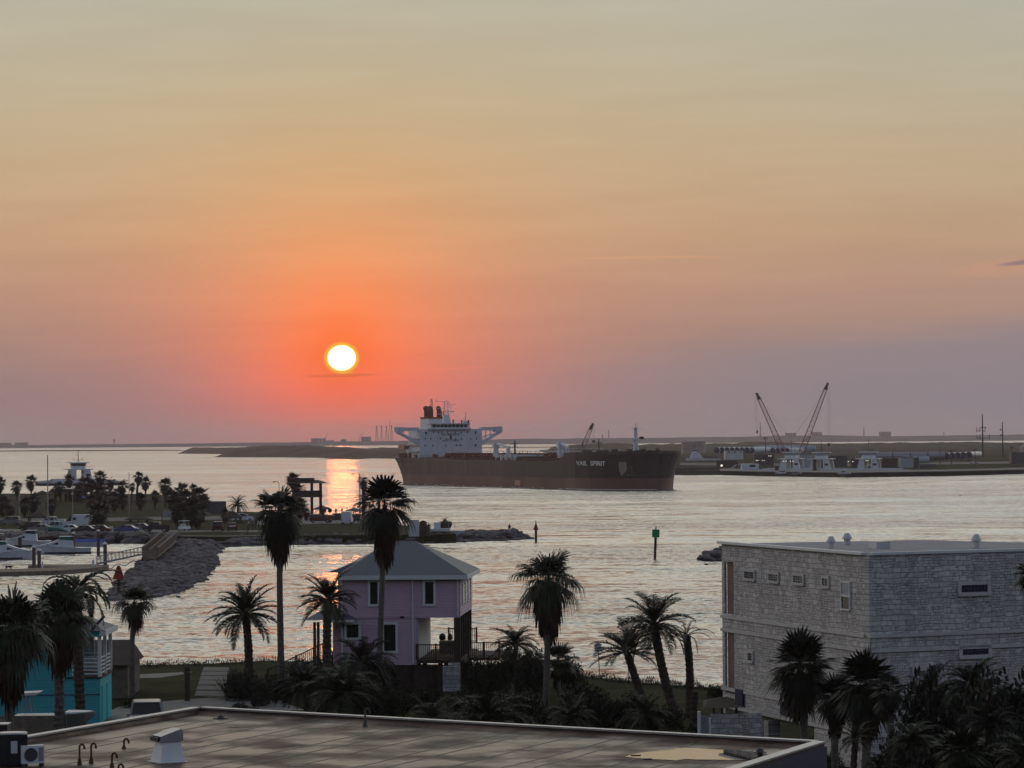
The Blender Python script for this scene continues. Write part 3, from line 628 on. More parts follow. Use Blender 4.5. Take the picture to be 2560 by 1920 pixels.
# lifeboat, stern gear
b = MB().xprism([(-4, 0), (-3.4, -1), (3.4, -1), (4.2, 0), (3.6, 1), (-3, 1.2)], -1.2, 1.2); b.build('lifeboat', 'salmon', ship, loc=(15, -14.6, 15.2))
b = MB()
for x, y in ((3, -8), (3, -5), (6, -13), (9, -12.5), (14, -15), (22, -16), (27, -16), (33, -15.5), (2, 3), (5, 9)): b.box(x - .6, x + .6, y - .5, y + .5, 10.8, 12 + (x * 7 % 5) * .2)
b.build('mooring_winches', 'deck_red', ship)
b = MB()
for k in range(60):
    X = 1 + k * 3.3
    b.beam((X, -HB + .4 if X > 18 else -HB * .86, zdeck(X)), (X, -HB + .4 if X > 18 else -HB * .86, zdeck(X) + 1.1), .08)
for h in (.6, 1.1): b.beam((18, -HB + .4, 10.8 + h), (45, -HB + .4, 10.8 + h), .07).beam((85, -HB + .4, 10 + h), (196, -HB + .4, 10 + h), .07).beam((45, -HB + .4, 10.8 + h), (85, -HB + .4, 10 + h), .07)
b.build('deck_railing', 'steel_dark', ship)
# cargo deck
r = random.Random(5)
b = MB()
for y, z, rr in ((-4, 11.6, .35), (-3, 12.1, .28), (-1.6, 11.7, .4), (0, 12.4, .3), (1.4, 11.6, .42), (3, 12, .3), (4.2, 11.8, .35)): b.tube([(XF + 4, y, z), (200, y, z)], rr, 6)
for X in range(int(XF) + 6, 200, 7): b.box(X, X + .4, -HB + 2, HB - 2, 10.0, 11.0).box(X + 2, X + 2.3, -5, 5, 10.8, 12.7)
b.build('cargo_pipes', 'deck_red', ship)
for k in range(56):
    b = MB(); X = r.uniform(XF + 5, 225); y = r.uniform(-HB + 1.5, HB - 2); h = r.uniform(.6, 2.2); w = r.uniform(.2, .9); z = zdeck(X); b.box(X - w, X + w * .8, y - w * .7, y + w, z, z + h * 1.15).build('deck_fitting', 'deck_red', ship)
b = MB().box(XF + 3, 203, -1.2, 1.2, 13.4, 13.6)
for X in range(int(XF) + 6, 203, 9): b.beam((X, -1, 10.4), (X, -1, 13.4), .2).beam((X, 1, 10.4), (X, 1, 13.4), .2).beam((X, -1.2, 13.5), (X, -1.2, 14.6), .07)
b.beam((XF + 3, -1.2, 14.6), (203, -1.2, 14.6), .07); b.build('catwalk', 'white_dirty', ship)
b = MB()
for X in (128, 133, 138, 143, 148): b.tube([(X, -HB + 2.6, 11.8), (X, HB - 2.6, 11.8)], .4, 6).box(X - .7, X + .7, -HB + 2.2, -HB + 3.2, 10.2, 12.4)
b.build('cargo_manifold', 'white_dirty', ship)
def post_mast(px, py0, py1, name, Y=0, m_='steel_dark', w=.35):
    X, z1 = side(px, py0, Y); b = MB().tube([(X, Y, 10), (X, Y, z1 - 1), (X, Y, z1 + .2)], [w, w * .7, w * .3], 6).beam((X, Y - 1.6, z1 - 1.2), (X, Y + 1.6, z1 - 1.2), .16).beam((X, Y - 1.0, z1 - 2.4), (X, Y + 1.3, z1 - 2.2), .14)
    b.build(name, m_, ship)
post_mast(1287, 1101, 0, 'vent_mast', 0, 'steel_dark', .5); post_mast(1457, 1106, 0, 'vent_mast'); post_mast(1497, 1098, 0, 'vent_mast', 2)
# hose cranes
for px0, px1, Y0, zt in ((1232, 1273, -8, 17.2), (1393, 1420, -5, 17.2)):
    X0, _ = side(px0 + 8, 1120, Y0); X1, _ = side(px1 - 2, 1120, Y0)
    hc = MB().tube([(X0, Y0, 10), (X0, Y0, 13.2), (X0, Y0, 14.6), (X0, Y0, zt)], [1.2, 1.2, .9, .8], 10).box(X0 - 1.3, X0 + 1.2, Y0 - 1.1, Y0 + 1.1, zt - 2.6, zt - .1).build('hose_crane', 'ship_white', ship)
    MB().beam((X0, Y0 - .2, zt - .6), (X1 + 2, Y0 - .2, zt - 2.2), .7, .8).build('crane_boom', 'ship_white', hc)
    MB().tube([(X1, Y0, 10), (X1, Y0, zt - 2.3)], [1.0, .7], 10).build('boom_rest', 'ship_white', hc)
# foremast
Xm, zt = side(1589, 1057, 0)
fm = MB().tube([(Xm, 0, 11.8), (Xm, 0, 13.6), (Xm, 0, 18), (Xm, 0, 21.8)], [1.5, 1.0, .75, .55], 10).build('foremast', 'ship_white', ship)
MB().box(Xm - 1, Xm + 1, -1.5, 1.5, 21.8, 22.0).tube([(Xm, 0, 22), (Xm, 0, zt)], [.2, .08], 6).beam((Xm, -.9, zt - 1.4), (Xm, .9, zt - 1.4), .1).build('mast_platform', 'ship_white', fm); MB().box(Xm - .8, Xm + .8, -2, 1.9, 17.6, 17.9).build('mast_platform', 'ship_white', fm)
MB().box(Xm - .5, Xm + .9, 1.5, 2.8, 17.9, 18.8).build('mast_light', 'black', fm)
b = MB()
for x, y in ((212, -9), (216, -12), (220, -5), (228, -10), (232, 3), (238, -7), (244, 0), (250, -5), (252, 2), (226, 8), (240, 9)): x = bx(x); MB().box(x - 1, x + 1, y - .9, y + .9, 12, 13.6 + (x % 3) * .3).build('anchor_windlass', 'steel_dark', ship)
b = MB()
for k in range(20): X = 210 + k * 2.6; b.beam((bx(X), -HB * (1 if X < 225 else max(.1, 1 - ((X - 225) / 46) ** 2.2)), zdeck(X) + 1), (bx(X), -HB * (1 if X < 225 else max(.1, 1 - ((X - 225) / 46) ** 2.2)), zdeck(X) + 2), .08)
b.build('forecastle_rail', 'steel_dark', ship)
# anchor
X, z = side(1667, 1163, -HB * .5); MB().beam((bx(264) + .9, -HB * .50, 8.4), (bx(264) + .5, -HB * .47, 5.0), .4, .5).beam((bx(262), -HB * .54, 5.2), (bx(265.4), -HB * .38, 5.0), .6, .7).build('anchor', 'steel_dark', ship)
# draft mark panel midships
X, z = side(1294, 1207, -HB); MB().box(X - 3.0, X + 3.0, -HB - .06, -HB - .01, z - 1.0, z + 1.0).build('load_mark', 'salmon', ship)


# foam along the hull and behind the stern
r = random.Random(31); b = MB()
for i in range(230):
    k = r.random()
    if k < .45: X = r.uniform(-70, -2); y = r.gauss(0, 3 + (-X) * .10); sz_ = r.uniform(.5, 2.2)
    elif k < .8: X = r.uniform(215, XB + 3); y = -HB * (1 if X < 225 else max(.12, 1 - ((X - 225) / (XB - 221)) ** 2.2)) - abs(r.gauss(0, 1.3)); sz_ = r.uniform(.4, 1.5)
    else: X = r.uniform(0, 215); y = -HB - abs(r.gauss(.3, .8)); sz_ = r.uniform(.3, 1.0)
    b.prism([(X + sz_ * 2.2 * cos(a) * r.uniform(.6, 1.2), y + sz_ * .7 * sin(a) * r.uniform(.6, 1.2)) for a in [q_ * pi / 3 for q_ in range(6)]], .01, .05 + .12 * r.random())
fo = b.build('wake_foam', 'white_dirty', None, loc=(SO.x, SO.y, 0)); fo.rotation_euler = (0, 0, H0 - pi / 2); tag(fo, kind='stuff')
# ================================================================ FERRIES, BOATS, VEHICLES
def ferry(label, loc, rz, L=40.0, group='double-ended car ferries'):
    t = thing('car_ferry', label, 'ferry', loc, rz, group); hw = 7.5; h = L / 2; t.scale = (1, 1, 1.0 + (.12 if L > 40 else 0))
    hull = MB().loft([[(x, -w, 1.0), (x * .97, -w * .92, -1), (x * .97, w * .92, -1), (x, w, 1.0)] for x, w in ((-h, hw * .72), (-h * .8, hw), (h * .8, hw), (h, hw * .72))]).build('hull', 'navy', t)
    MB().box(-h * .98, h * .98, -hw * .74, hw * .74, 1.0, 1.25).build('car_deck', 'concrete', t)
    for s in (-1, 1):
        MB().xprism([(-h * .62, .9), (h * .62, .9), (h * .62, 2.7), (-h * .62, 2.7)], s * hw - .15, s * hw + .15).build('bulwark', 'white', t)
        for e in (-1, 1):
            MB().xprism([(e * h * .62, .9), (e * h * .95, .9), (e * h * .95, 1.7), (e * h * .62, 2.2)], s * hw * .86 - .1, s * hw * .86 + .1).build('end_rail', 'white_dirty', t)
    for e in (-1, 1):
        MB().xprism([(e * h * .97, 1.1), (e * h * 1.16, 1.7), (e * h * 1.16, 1.9), (e * h * .97, 1.4)], -3.4, 3.4).build('ramp', 'steel_dark', t)
    # two side towers joined by a bridge deck over the cars
    for s in (-1, 1):
        MB().xprism([(-5.2, 1.2), (-3.6, 6.6), (-1.4, 6.6), (-1.4, 1.2)], s * hw - (1.6 if s > 0 else 0), s * hw + (1.6 if s < 0 else 0)).build('side_house', 'white', t)
        tw = MB().xprism([(5.6, 1.2), (4.4, 6.6), (1.8, 6.6), (1.8, 1.2)], s * hw - (1.6 if s > 0 else 0), s * hw + (1.6 if s < 0 else 0)).build('side_house', 'white', t)
        MB().box(2.6, 4.4, s * hw - .03 if s < 0 else s * hw - .01, s * hw + .02 if s > 0 else s * hw + .01, 4.0, 4.9).build('dark_band', 'navy', tw)
    MB().box(-5.6, 5.6, -hw - .3, hw + .3, 6.6, 6.95).build('bridge_deck', 'white', t)
    ph = MB().prism([(-2.6, -2.2), (2.6, -2.2), (3.2, 0), (2.6, 2.2), (-2.6, 2.2), (-3.2, 0)], 6.95, 8.2).build('pilothouse', 'white', t)
    MB().prism([(-2.7, -2.3), (2.7, -2.3), (3.3, 0), (2.7, 2.3), (-2.7, 2.3), (-3.3, 0)], 8.2, 9.4, [(-3.0, -2.6), (3.0, -2.6), (3.6, 0), (3.0, 2.6), (-3.0, 2.6), (-3.6, 0)]).build('window_band', 'window_light' if L > 41 else 'glass', ph)
    MB().prism([(-4.2, -3.4), (4.2, -3.4), (4.8, 0), (4.2, 3.4), (-4.2, 3.4), (-4.8, 0)], 9.4, 9.75).build('pilothouse_roof', 'white', ph)
    b = MB().tube([(0, 0, 9.7), (0, 0, 12.5), (0, 0, 15.2)], [.18, .12, .06], 6).beam((-1.2, 0, 12.9), (0, 0, 12.9), .12).beam((-2.4, 0, 10.7), (2.4, 0, 10.7), .14).beam((-2.2, 0, 10.7), (-2.2, 0, 11.5), .14).beam((1.8, 0, 10.7), (1.8, 0, 11.5), .14)
    b.build('mast', 'steel_dark', t)
    b = MB()
    for i in range(9): x = -5.4 + i * 1.35; b.beam((x, -hw - .2, 6.95), (x, -hw - .2, 8), .08)
    b.beam((-5.4, -hw - .2, 8), (5.4, -hw - .2, 8), .08); b.build('deck_rail', 'white', t)
    return t
q = W(196, 1213, 0); ferry('white car ferry with a tall pilothouse crossing behind the park palms', (q.x, q.y, 0), radians(12), 36)
q = W(1982, 1186, 0); ferry('left of the two white ferries moored together below the lattice cranes', (q.x, q.y + 8, 0), radians(-14), 42)
q = W(2052, 1187, 0); ferry('right of the two white ferries moored together below the lattice cranes', (q.x, q.y - 4, 0), radians(-14), 44)
q = W(2172, 1187, 0); ferry('white ferry at the far right landing in front of the pale tower sections', (q.x, q.y, 0), radians(-12), 50)

def make_car(kind, body, label, cat, loc, rz, group=None):
    K = {'sedan': (4.7, 1.8, 1.42, [(-2.3, .35), (-2.35, .8), (-1.75, .98), (1.0, .98), (2.2, .78), (2.35, .4), (2.3, .3), (-2.2, .3)], [(-1.7, .98), (-1.05, 1.40), (.35, 1.42), (1.15, .98)]),
         'suv': (4.7, 1.9, 1.75, [(-2.3, .4), (-2.33, 1.05), (-2.2, 1.12), (1.1, 1.12), (2.15, .98), (2.35, .55), (2.3, .35), (-2.2, .35)], [(-2.2, 1.12), (-2.05, 1.72), (.3, 1.75), (1.15, 1.12)]),
         'pickup': (5.6, 1.95, 1.85, [(-2.8, .5), (-2.8, 1.15), (-.8, 1.15), (1.4, 1.15), (2.6, 1.05), (2.8, .6), (2.75, .45), (-2.7, .45)], [(-.8, 1.15), (-.7, 1.83), (.75, 1.85), (1.45, 1.15)]),
         'van': (5.9, 2.0, 2.6, [(-2.95, .4), (-2.95, 1.3), (1.7, 1.3), (2.6, 1.15), (2.95, .7), (2.9, .4)], [(-2.95, 1.3), (-2.9, 2.55), (.9, 2.6), (2.0, 1.3)])}[kind]
    L, w, h, lo, up = K; hw = w / 2
    t = thing('parked_' + kind if kind != 'suv' else 'parked_car', label, cat, loc, rz, group)
    bd = MB().xprism(lo, -hw, hw)
    if kind == 'van':
        bd.xprism([up[0], up[1], (.7, 2.58), (.9, 1.3)], -hw * .97, hw * .97)
        bd.build('body', body, t); MB().add([(.9, -hw * .93, 1.3), (2.0, -hw * .93, 1.3), (.9, -hw * .85, 2.5), (.72, -hw * .85, 2.5), (.9, hw * .93, 1.3), (2.0, hw * .93, 1.3), (.9, hw * .85, 2.5), (.72, hw * .85, 2.5)], [(0, 1, 2, 3), (5, 4, 7, 6), (1, 5, 6, 2), (3, 2, 6, 7), (0, 4, 5, 1)]).build('windscreen', 'glass', t)
        for s in (-1, 1): MB().box(-.1, .55, s * hw - .03, s * hw + .03, 1.5, 2.05).build('side_window', 'glass', t)
    else:
        if kind == 'pickup': bd.box(-2.7, -.85, -hw, -hw + .08, 1.1, 1.32).box(-2.7, -.85, hw - .08, hw, 1.1, 1.32).box(-2.78, -2.7, -hw, hw, 1.1, 1.32)
        bd.build('body', body, t)
        x0, x1, x2, x3 = [p[0] for p in up]; zb = up[0][1] + .002; zt = up[1][1]; i = .16
        MB().add([(x0, -hw + .04, zb), (x3, -hw + .04, zb), (x3, hw - .04, zb), (x0, hw - .04, zb), (x1, -hw + i, zt), (x2, -hw + i, zt), (x2, hw - i, zt), (x1, hw - i, zt)], [(4, 5, 6, 7), (0, 1, 5, 4), (1, 2, 6, 5), (2, 3, 7, 6), (3, 0, 4, 7)]).build('windows', 'glass', t)
        MB().add([(x1 - .04, -hw + i - .02, zt), (x2 + .04, -hw + i - .02, zt), (x2 + .04, hw - i + .02, zt), (x1 - .04, hw - i + .02, zt), (x1, -hw + i + .06, zt + .06), (x2, -hw + i + .06, zt + .06), (x2, hw - i - .06, zt + .06), (x1, hw - i - .06, zt + .06)], [(3, 2, 1, 0), (4, 5, 6, 7), (0, 1, 5, 4), (1, 2, 6, 5), (2, 3, 7, 6), (3, 0, 4, 7)]).build('roof', body, t)
        b = MB()
        for s in (-1, 1):
            for xa, xb in ((x0, x1), (x3, x2), ((x0 + x3) / 2, (x1 + x2) / 2)): b.beam((xa, s * (hw - .04), zb), (xb, s * (hw - i), zt), .09)
        b.build('pillars', body, t)
    wx = L * .31; wr = .34 if kind != 'pickup' else .4
    for sx in (-1, 1):
        for s in (-1, 1):
            wl_ = MB().tube([(sx * wx, s * (hw - .22), wr), (sx * wx, s * (hw + .02), wr)], wr, 12).build('wheel', 'black', t)
            MB().tube([(sx * wx, s * (hw + .0), wr), (sx * wx, s * (hw + .035), wr)], wr * .55, 8).build('rim', 'steel', wl_)
    for s in (-1, 1):
        MB().box(L / 2 - .28, L / 2 - .03, s * hw * .8 - .2, s * hw * .8 + .2, .62, .82).build('headlight', 'window_light', t)
        MB().box(-L / 2 - .0, -L / 2 + .12, s * hw * .85 - .12, s * hw * .85 + .12, .7, .98).build('taillight', 'red', t)
        MB().box(.75 if kind != 'pickup' else 1.0, .95 if kind != 'pickup' else 1.2, s * (hw + .02), s * (hw + .2), 1.0, 1.15).build('side_mirror', body, t)
    return t
mk('paint_white', (.55, .57, .6), .35, .03, 1, spec=.5); mk('paint_black', (.015, .015, .018), .3, .1, 1, spec=.5); mk('paint_blue', (.06, .07, .22), .3, .1, 1, spec=.5)
mk('paint_grey', (.16, .16, .17), .35, .1, 1, spec=.5); mk('paint_teal', (.25, .42, .46), .4, .1, 1, spec=.5); mk('paint_maroon', (.07, .012, .012), .3, .1, 1, spec=.5)
PARKED = [  # photo x, y of the wheels, kind, paint, heading, label
    (78, 1327, 'suv', 'paint_black', 165, 'black car at the left end of the row above the marina'),
    (104, 1330, 'sedan', 'paint_grey', 160, 'low car with a pale bonnet left of the teal pickup'),
    (130, 1315, 'pickup', 'paint_white', 170, 'white pickup with a pale roof behind the teal pickup'),
    (142, 1328, 'pickup', 'paint_teal', 172, 'light teal pickup partly hidden by the green sail cover'),
    (192, 1319, 'van', 'paint_white', 172, 'tall white van beside the round crowned palm'),
    (172, 1331, 'sedan', 'paint_white', 168, 'white saloon car in front of the tall white van'),
    (210, 1333, 'sedan', 'paint_black', 172, 'dark saloon car parked right of the white saloon'),
    (316, 1332, 'sedan', 'paint_blue', 168, 'blue saloon car parked between flagpole and black pickup'),
    (348, 1327, 'sedan', 'paint_grey', 170, 'grey saloon car behind the blue saloon'),
    (392, 1330, 'pickup', 'paint_black', 168, 'black pickup with a shiny roof at the right end of the row'),
    (545, 1327, 'suv', 'paint_maroon', 92, 'dark red car seen from behind on the park drive'),
    (581, 1326, 'sedan', 'paint_maroon', 95, 'small dark car right of the dark red one on the park drive'),
    (607, 1304, 'suv', 'paint_white', 6, 'white estate car parked beside the date palm'),
    (642, 1300, 'sedan', 'paint_grey', 170, 'pale grey car half hidden by the tall fan palm crown'),
    (800, 1307, 'suv', 'paint_maroon', 8, 'dark red station wagon parked below the lookout tower'),
    (868, 1310, 'van', 'paint_white', 88, 'white van seen from behind in front of the right pavilion'),
    (893, 1306, 'suv', 'paint_black', 85, 'black car beside the white van by the right pavilion'),
    (842, 1306, 'pickup', 'paint_maroon', 20, 'dark red pickup between station wagon and white van'),
]
for x, y, k, pnt, a, lab in PARKED:
    q = W(x, y, 1.53); make_car(k, pnt, lab, {'sedan': 'car', 'suv': 'car', 'pickup': 'pickup', 'van': 'van'}[k], (q.x, q.y, 1.53), radians(a), 'vehicles parked in the park')
q = W(367, 1830, 1.51); make_car('suv', 'paint_grey', 'grey car with a white roof parked on the driveway by the turquoise house', 'car', (q.x, q.y, 1.51), radians(-84))
q = W(2435, 1159, 2.24); make_car('suv', 'paint_white', 'white car on the port road left of the power pylon', 'car', (q.x, q.y, 2.24), radians(172))
for i, (x, y, k, pnt, lab) in enumerate(((1952, 1186, 'suv', 'paint_white', 'white car on the deck of the left moored ferry'), (1990, 1187, 'sedan', 'paint_grey', 'grey car at the right end of the left moored ferry'), (2110, 1187.5, 'pickup', 'paint_white', 'white pickup on the deck of the far right ferry'))):
    q = W(x, y, 1.3); make_car(k, pnt, lab, 'pickup' if k == 'pickup' else 'car', (q.x, q.y, 1.3), radians(168), 'vehicles on the ferries')
for x, y, k, pnt, a, lab in ((25, 1312, 'suv', 'paint_grey', 168, 'grey car near the low dark palm at the left'), (247, 1332, 'sedan', 'paint_maroon', 170, 'small dark car behind the white and black bins'), (716, 1300, 'sedan', 'paint_black', 176, 'black car beside the low palm of the lookout tower'), (930, 1311, 'suv', 'paint_white', 172, 'white car behind the crown of the palm before the pink house')):
    q = W(x, y, 1.53); make_car(k, pnt, lab, 'car', (q.x, q.y, 1.53), radians(a), 'vehicles parked in the park')
# golf cart
q = W(461, 1327, 1.53); t = thing('golf_cart', 'white golf cart parked between the palm trunks', 'golf cart', (q.x, q.y, 1.53), radians(60))
MB().xprism([(-1.2, .3), (-1.2, .8), (-.4, .85), (-.3, .45), (.5, .45), (.8, .9), (1.2, .7), (1.2, .3)], -.6, .6).build('body', 'white', t)
MB().box(-1.1, .9, -.65, .65, 1.85, 1.93).build('roof', 'white', t)
b = MB()
for sx, sy in ((-1, -.55), (-1, .55), (.75, -.55), (.75, .55)): b.beam((sx, sy, .6), (sx * .9, sy, 1.86), .06)
b.build('roof_posts', 'steel', t); MB().box(-.7, -.2, -.5, .5, .85, 1.3).build('seat', 'white_dirty', t)
for sx in (-.8, .8):
    for s in (-.58, .58): MB().tube([(sx, s - .08, .22), (sx, s + .08, .22)], .22, 10).build('wheel', 'black', t)

# ---- people, seated and standing
def person_mesh(pose):
    if pose == 'sit':
        J = [(0, 0, .12, .15), (0, 0, .36, .14), (.02, 0, .55, .17), (.04, 0, .64, .06), (.07, 0, .74, .1), (.09, 0, .84, .085)]
        ch = [[(.12, .1, .12, .10), (.42, .13, .30, .075), (.50, .13, -.02, .055), (.60, .13, -.08, .05)], [(.12, -.1, .12, .10), (.40, -.13, .34, .075), (.46, -.13, .0, .055), (.56, -.13, -.06, .05)],
              [(.02, .2, .58, .06), (.12, .24, .34, .045), (.34, .16, .32, .035)], [(.02, -.2, .58, .06), (.10, -.25, .34, .045), (.32, -.16, .34, .035)]]
    else:
        J = [(0, 0, .92, .15), (0, 0, 1.15, .13), (0, 0, 1.38, .17), (0, 0, 1.48, .06), (.02, 0, 1.58, .1), (.02, 0, 1.69, .09)]
        ch = [[(0, .1, .86, .1), (.03, .12, .48, .07), (-.02, .13, .08, .05), (.14, .14, .03, .045)], [(0, -.1, .86, .1), (.0, -.12, .48, .07), (-.04, -.13, .08, .05), (.12, -.14, .03, .045)],
              [(0, .2, 1.4, .06), (0, .27, 1.12, .045), (.12, .24, .9, .035)], [(0, -.2, 1.4, .06), (-.02, -.27, 1.12, .045), (.1, -.25, .9, .035)]]
    vs, es, rs = [], [], []
    for i, j in enumerate(J):
        vs.append(j[:3]); rs.append(j[3])
        if i: es.append((i - 1, i))
    for k, c in enumerate(ch):
        pr = 0 if k < 2 else 2
        for j in c: vs.append(j[:3]); rs.append(j[3]); es.append((pr, len(vs) - 1)); pr = len(vs) - 1
    me = bpy.data.meshes.new('person'); me.from_pydata(vs, es, []); ob = bpy.data.objects.new('person', me); COL.objects.link(ob)
    md = ob.modifiers.new('Skin', 'SKIN'); ob.modifiers.new('Sub', 'SUBSURF').levels = 1
    if not me.skin_vertices: me.skin_vertices.new()
    for i, r_ in enumerate(rs): me.skin_vertices[0].data[i].radius = (r_, r_)
    me.skin_vertices[0].data[0].use_root = True
    dg = bpy.context.evaluated_depsgraph_get(); ev = ob.evaluated_get(dg); m2 = bpy.data.meshes.new_from_object(ev); bpy.data.objects.remove(ob)
    m2.name = 'person'; m2.materials.clear(); m2.materials.append(M['cloth']); return m2
PM = {k: person_mesh(k) for k in ('sit', 'stand')}
def person(pose, label, loc, rz, group=None):
    t = thing('person', label, 'person', loc, rz, group); place('body', PM[pose], t)
    z = .84 if pose == 'sit' else 1.69
    MB().sphere((.07 if pose == 'sit' else .0, 0, z + .04), .1, .1, .09, 8, 5).build('hair', 'hair', t); return t
q = W(1274, 1331, 1.6); person('sit', 'person sitting on the rocks at the tip of the jetty', (q.x, 621, 2.05), radians(100))
for x, y, pz, lab in ((840, 1290, 'stand', 'person standing left of the gap between the two pavilions'), (855, 1289, 'stand', 'person standing in the middle between the two pavilions'), (869, 1290, 'stand', 'person standing just left of the right pavilion')):
    q = W(x, y, 1.51); person(pz, lab, (q.x, q.y, 1.51), radians(80), 'people watching the sunset by the water')
for x, y, lab in ((811, 1291, 'small dark sign on a post nearest the left pavilion'), (825, 1291, 'small dark sign on a post right of the first sign')):
    q = W(x, y, 1.51); t = thing('sign_post', lab, 'sign', (q.x, q.y, 1.51), 0, 'small signs by the pavilions'); MB().beam((0, 0, 0), (0, 0, 1.4), .1).build('post', 'wood_dark', t); MB().box(-.4, .4, -.12, -.05, .9, 1.75).build('board', 'wood_dark', t)

# ---- lookout tower, pavilions
q = W(768, 1298, 1.5); t = thing('lookout_tower', 'dark wooden lookout tower with two open storeys beside tall palm', 'tower', (q.x, q.y, 1.5), radians(4)); kk = q.y / FPX
def tz(y): return (1298 - y) * kk
for x in (-2.9, 2.9):
    for yy in (-2.2, 2.2): MB().box(x - .28, x + .28, yy - .28, yy + .28, 0, tz(1208)).build('post', 'wood_dark', t)
MB().box(.7, 1.3, -2.4, -1.9, 0, tz(1208)).build('post', 'wood_dark', t)
MB().box(-3.3, 3.3, -2.5, 2.5, tz(1243), tz(1237)).build('platform', 'wood_dark', t)
MB().box(-3.2, 3.2, -2.5, -2.35, tz(1237), tz(1226) ).build('railing', 'wood_dark', t)
MB().box(-3.2, -1, -2.5, -2.35, tz(1226) + .3, tz(1226) + .5).build('handrail', 'wood_dark', t)
MB().pyramid(-4.6, 4.4, -3.4, 3.4, tz(1208), tz(1200), 5).build('roof', 'roof_brown', t)
MB().box(-4.2, 1.6, -1.8, 1.8, tz(1204), tz(1195)).build('roof_lantern', 'roof_brown', t)
b = MB(); b.tube([(-3.6, 0, tz(1195)), (-3.6, 0, tz(1179))], .08, 6).build('mast', 'steel_dark', t)
def pavilion(label, x, y, z, wpx, hpx, epx, m_='roof_brown', posts=((0, 0),), pw=.8, ridge=0, group='picnic shelters in the park', dy=None, name='picnic_shelter', rz=0):
    q = W(x, y, z); k = q.y / FPX; w = wpx * k; t = thing(name, label, 'shelter', (q.x, q.y, z), rz, group); he = epx * k; d = dy or w * .8
    MB().pyramid(-w / 2, w / 2, -d / 2, d / 2, he, hpx * k, ridge * w).build('roof', m_, t)
    MB().box(-w / 2 + .1, w / 2 - .1, -d / 2 + .1, d / 2 - .1, he - .15, he).build('eaves', 'wood_dark', t)
    for px_, py_ in posts: MB().box(px_ * w - pw / 2, px_ * w + pw / 2, py_ * d - pw / 2, py_ * d + pw / 2, 0, he - .1).build('post', 'wood_dark', t)
    return t
c4 = ((-.38, -.38), (.38, -.38), (-.38, .38), (.38, .38))
pavilion('grey roofed round shelter beside the lookout tower legs', 806, 1293, 1.51, 47, 30, 21, 'roof_metal', ((-.03, 0),), .95)
pavilion('grey roofed round shelter right of the people by the water', 884, 1291, 1.51, 47, 22, 14, 'roof_metal', ((0, 0), (-.12, .0), (.12, .0)), .3)
pavilion('long dark red shelter roof on posts above the blue car', 347, 1306, 1.51, 68, 18, 8, 'roof_brown', ((-.3, -.3), (0, -.3), (.3, -.3), (-.3, .3), (.3, .3)), .25, .25)
pavilion('dark shelter in front of the left flagpole', 94, 1306, 1.51, 54, 26, 14, 'roof_brown', c4, .25, .3)
pavilion('small pointed shelter on the shore between palm and hall', 106, 1240, 1.51, 42, 14, 5, 'roof_brown', c4, .3)
pavilion('blue canopy on one thick post in the park', 205, 1258, 1.51, 31, 20, 13, 'blue_canvas', ((0, 0),), .6, name='canopy')
pavilion('dark thatched shelter under the date palm by the white estate car', 581, 1308, 1.51, 52, 30, 14, 'roof_brown', c4, .25, .2)
# open hall behind the palms
q = W(184, 1254, 1.5); t = thing('park_hall', 'long open park hall with a flat dark roof and thick posts', 'building', (q.x, q.y, 1.5), 0); k = q.y / FPX
MB().box(-48 * k, 42 * k, -5, 6, 23 * k, 32 * k).build('roof', 'roof_brown', t)
MB().box(-49 * k, 43 * k, -5.3, 6.3, 32 * k + .02, 33 * k).build('roof_edge', 'steel', t)
MB().pyramid(-62 * k, -10 * k, -7, 8, 20 * k, 38 * k, 3).build('side_roof', 'roof_brown', t)
for x in (-40, -28, -14, -4, 8, 20, 32): MB().box(x * k - .35, x * k + .35, -4.6, -3.9, 0, 23 * k).build('post', 'wood_dark', t)
MB().box(-10 * k, 12 * k, 2, 3, 0, 16 * k).build('back_wall', 'wood_dark', t)
# flagpoles and lamps, sail
def pole(name, label, cat, x, y0, y1, z=1.5, r=.09, m_='steel', group=None, arm=None):
    q = W(x, y1, z); k = q.y / FPX; t = thing(name, label, cat, (q.x, q.y, z), 0, group); h = (y1 - y0) * k
    MB().tube([(0, 0, 0), (0, 0, h)], [r, r * .6], 8).build('pole', m_, t)
    if arm: MB().tube([(0, 0, h), (arm * .5, 0, h + .25), (arm, 0, h + .2)], .06, 6).build('arm', m_, t); MB().sphere((arm * 1.1, 0, h + .12), .35, .18, .12, 8, 4).build('lamp_head', m_, t)
    return t
pole('flagpole', 'thin pale flagpole rising over the tall white van', 'flagpole', 182, 1203, 1323)
pole('flagpole', 'pale pole standing above the blue saloon car left of the palms', 'flagpole', 323, 1181, 1292)
pole('street_lamp', 'street lamp with short arm left of the lookout tower', 'street lamp', 698, 1206, 1292, arm=-1.0, m_='steel_dark')
pole('street_lamp', 'tall street lamp with arm beside the right pavilion', 'street lamp', 900, 1186, 1302, arm=-1.3, m_='steel_dark', r=.16)
pole('street_lamp', 'street lamp on the wharf above the pair of palms at the left', 'street lamp', 49, 1215, 1287, r=.2)
# sign and pale walls in the park
q = W(424, 1305, 1.51); t = thing('notice_board', 'pale notice board on two posts left of the big palm group', 'sign', (q.x, q.y, 1.51), 0); MB().box(-1.6, 1.6, -.1, .1, 0.9, 2.4).build('board', 'steel', t)
for s in (-1.6, 1.6): MB().box(s - .08, s + .08, -.1, .1, 0, 2.6).build('post', 'steel_dark', t)
q = W(382, 1256, 1.51); tag(MB().box(-3.2, 3.2, -.3, .3, 0, .7).build('low_wall', 'concrete', None, loc=(q.x, q.y, 1.51)), 'low pale wall on the grass left of the big palm group', 'wall')
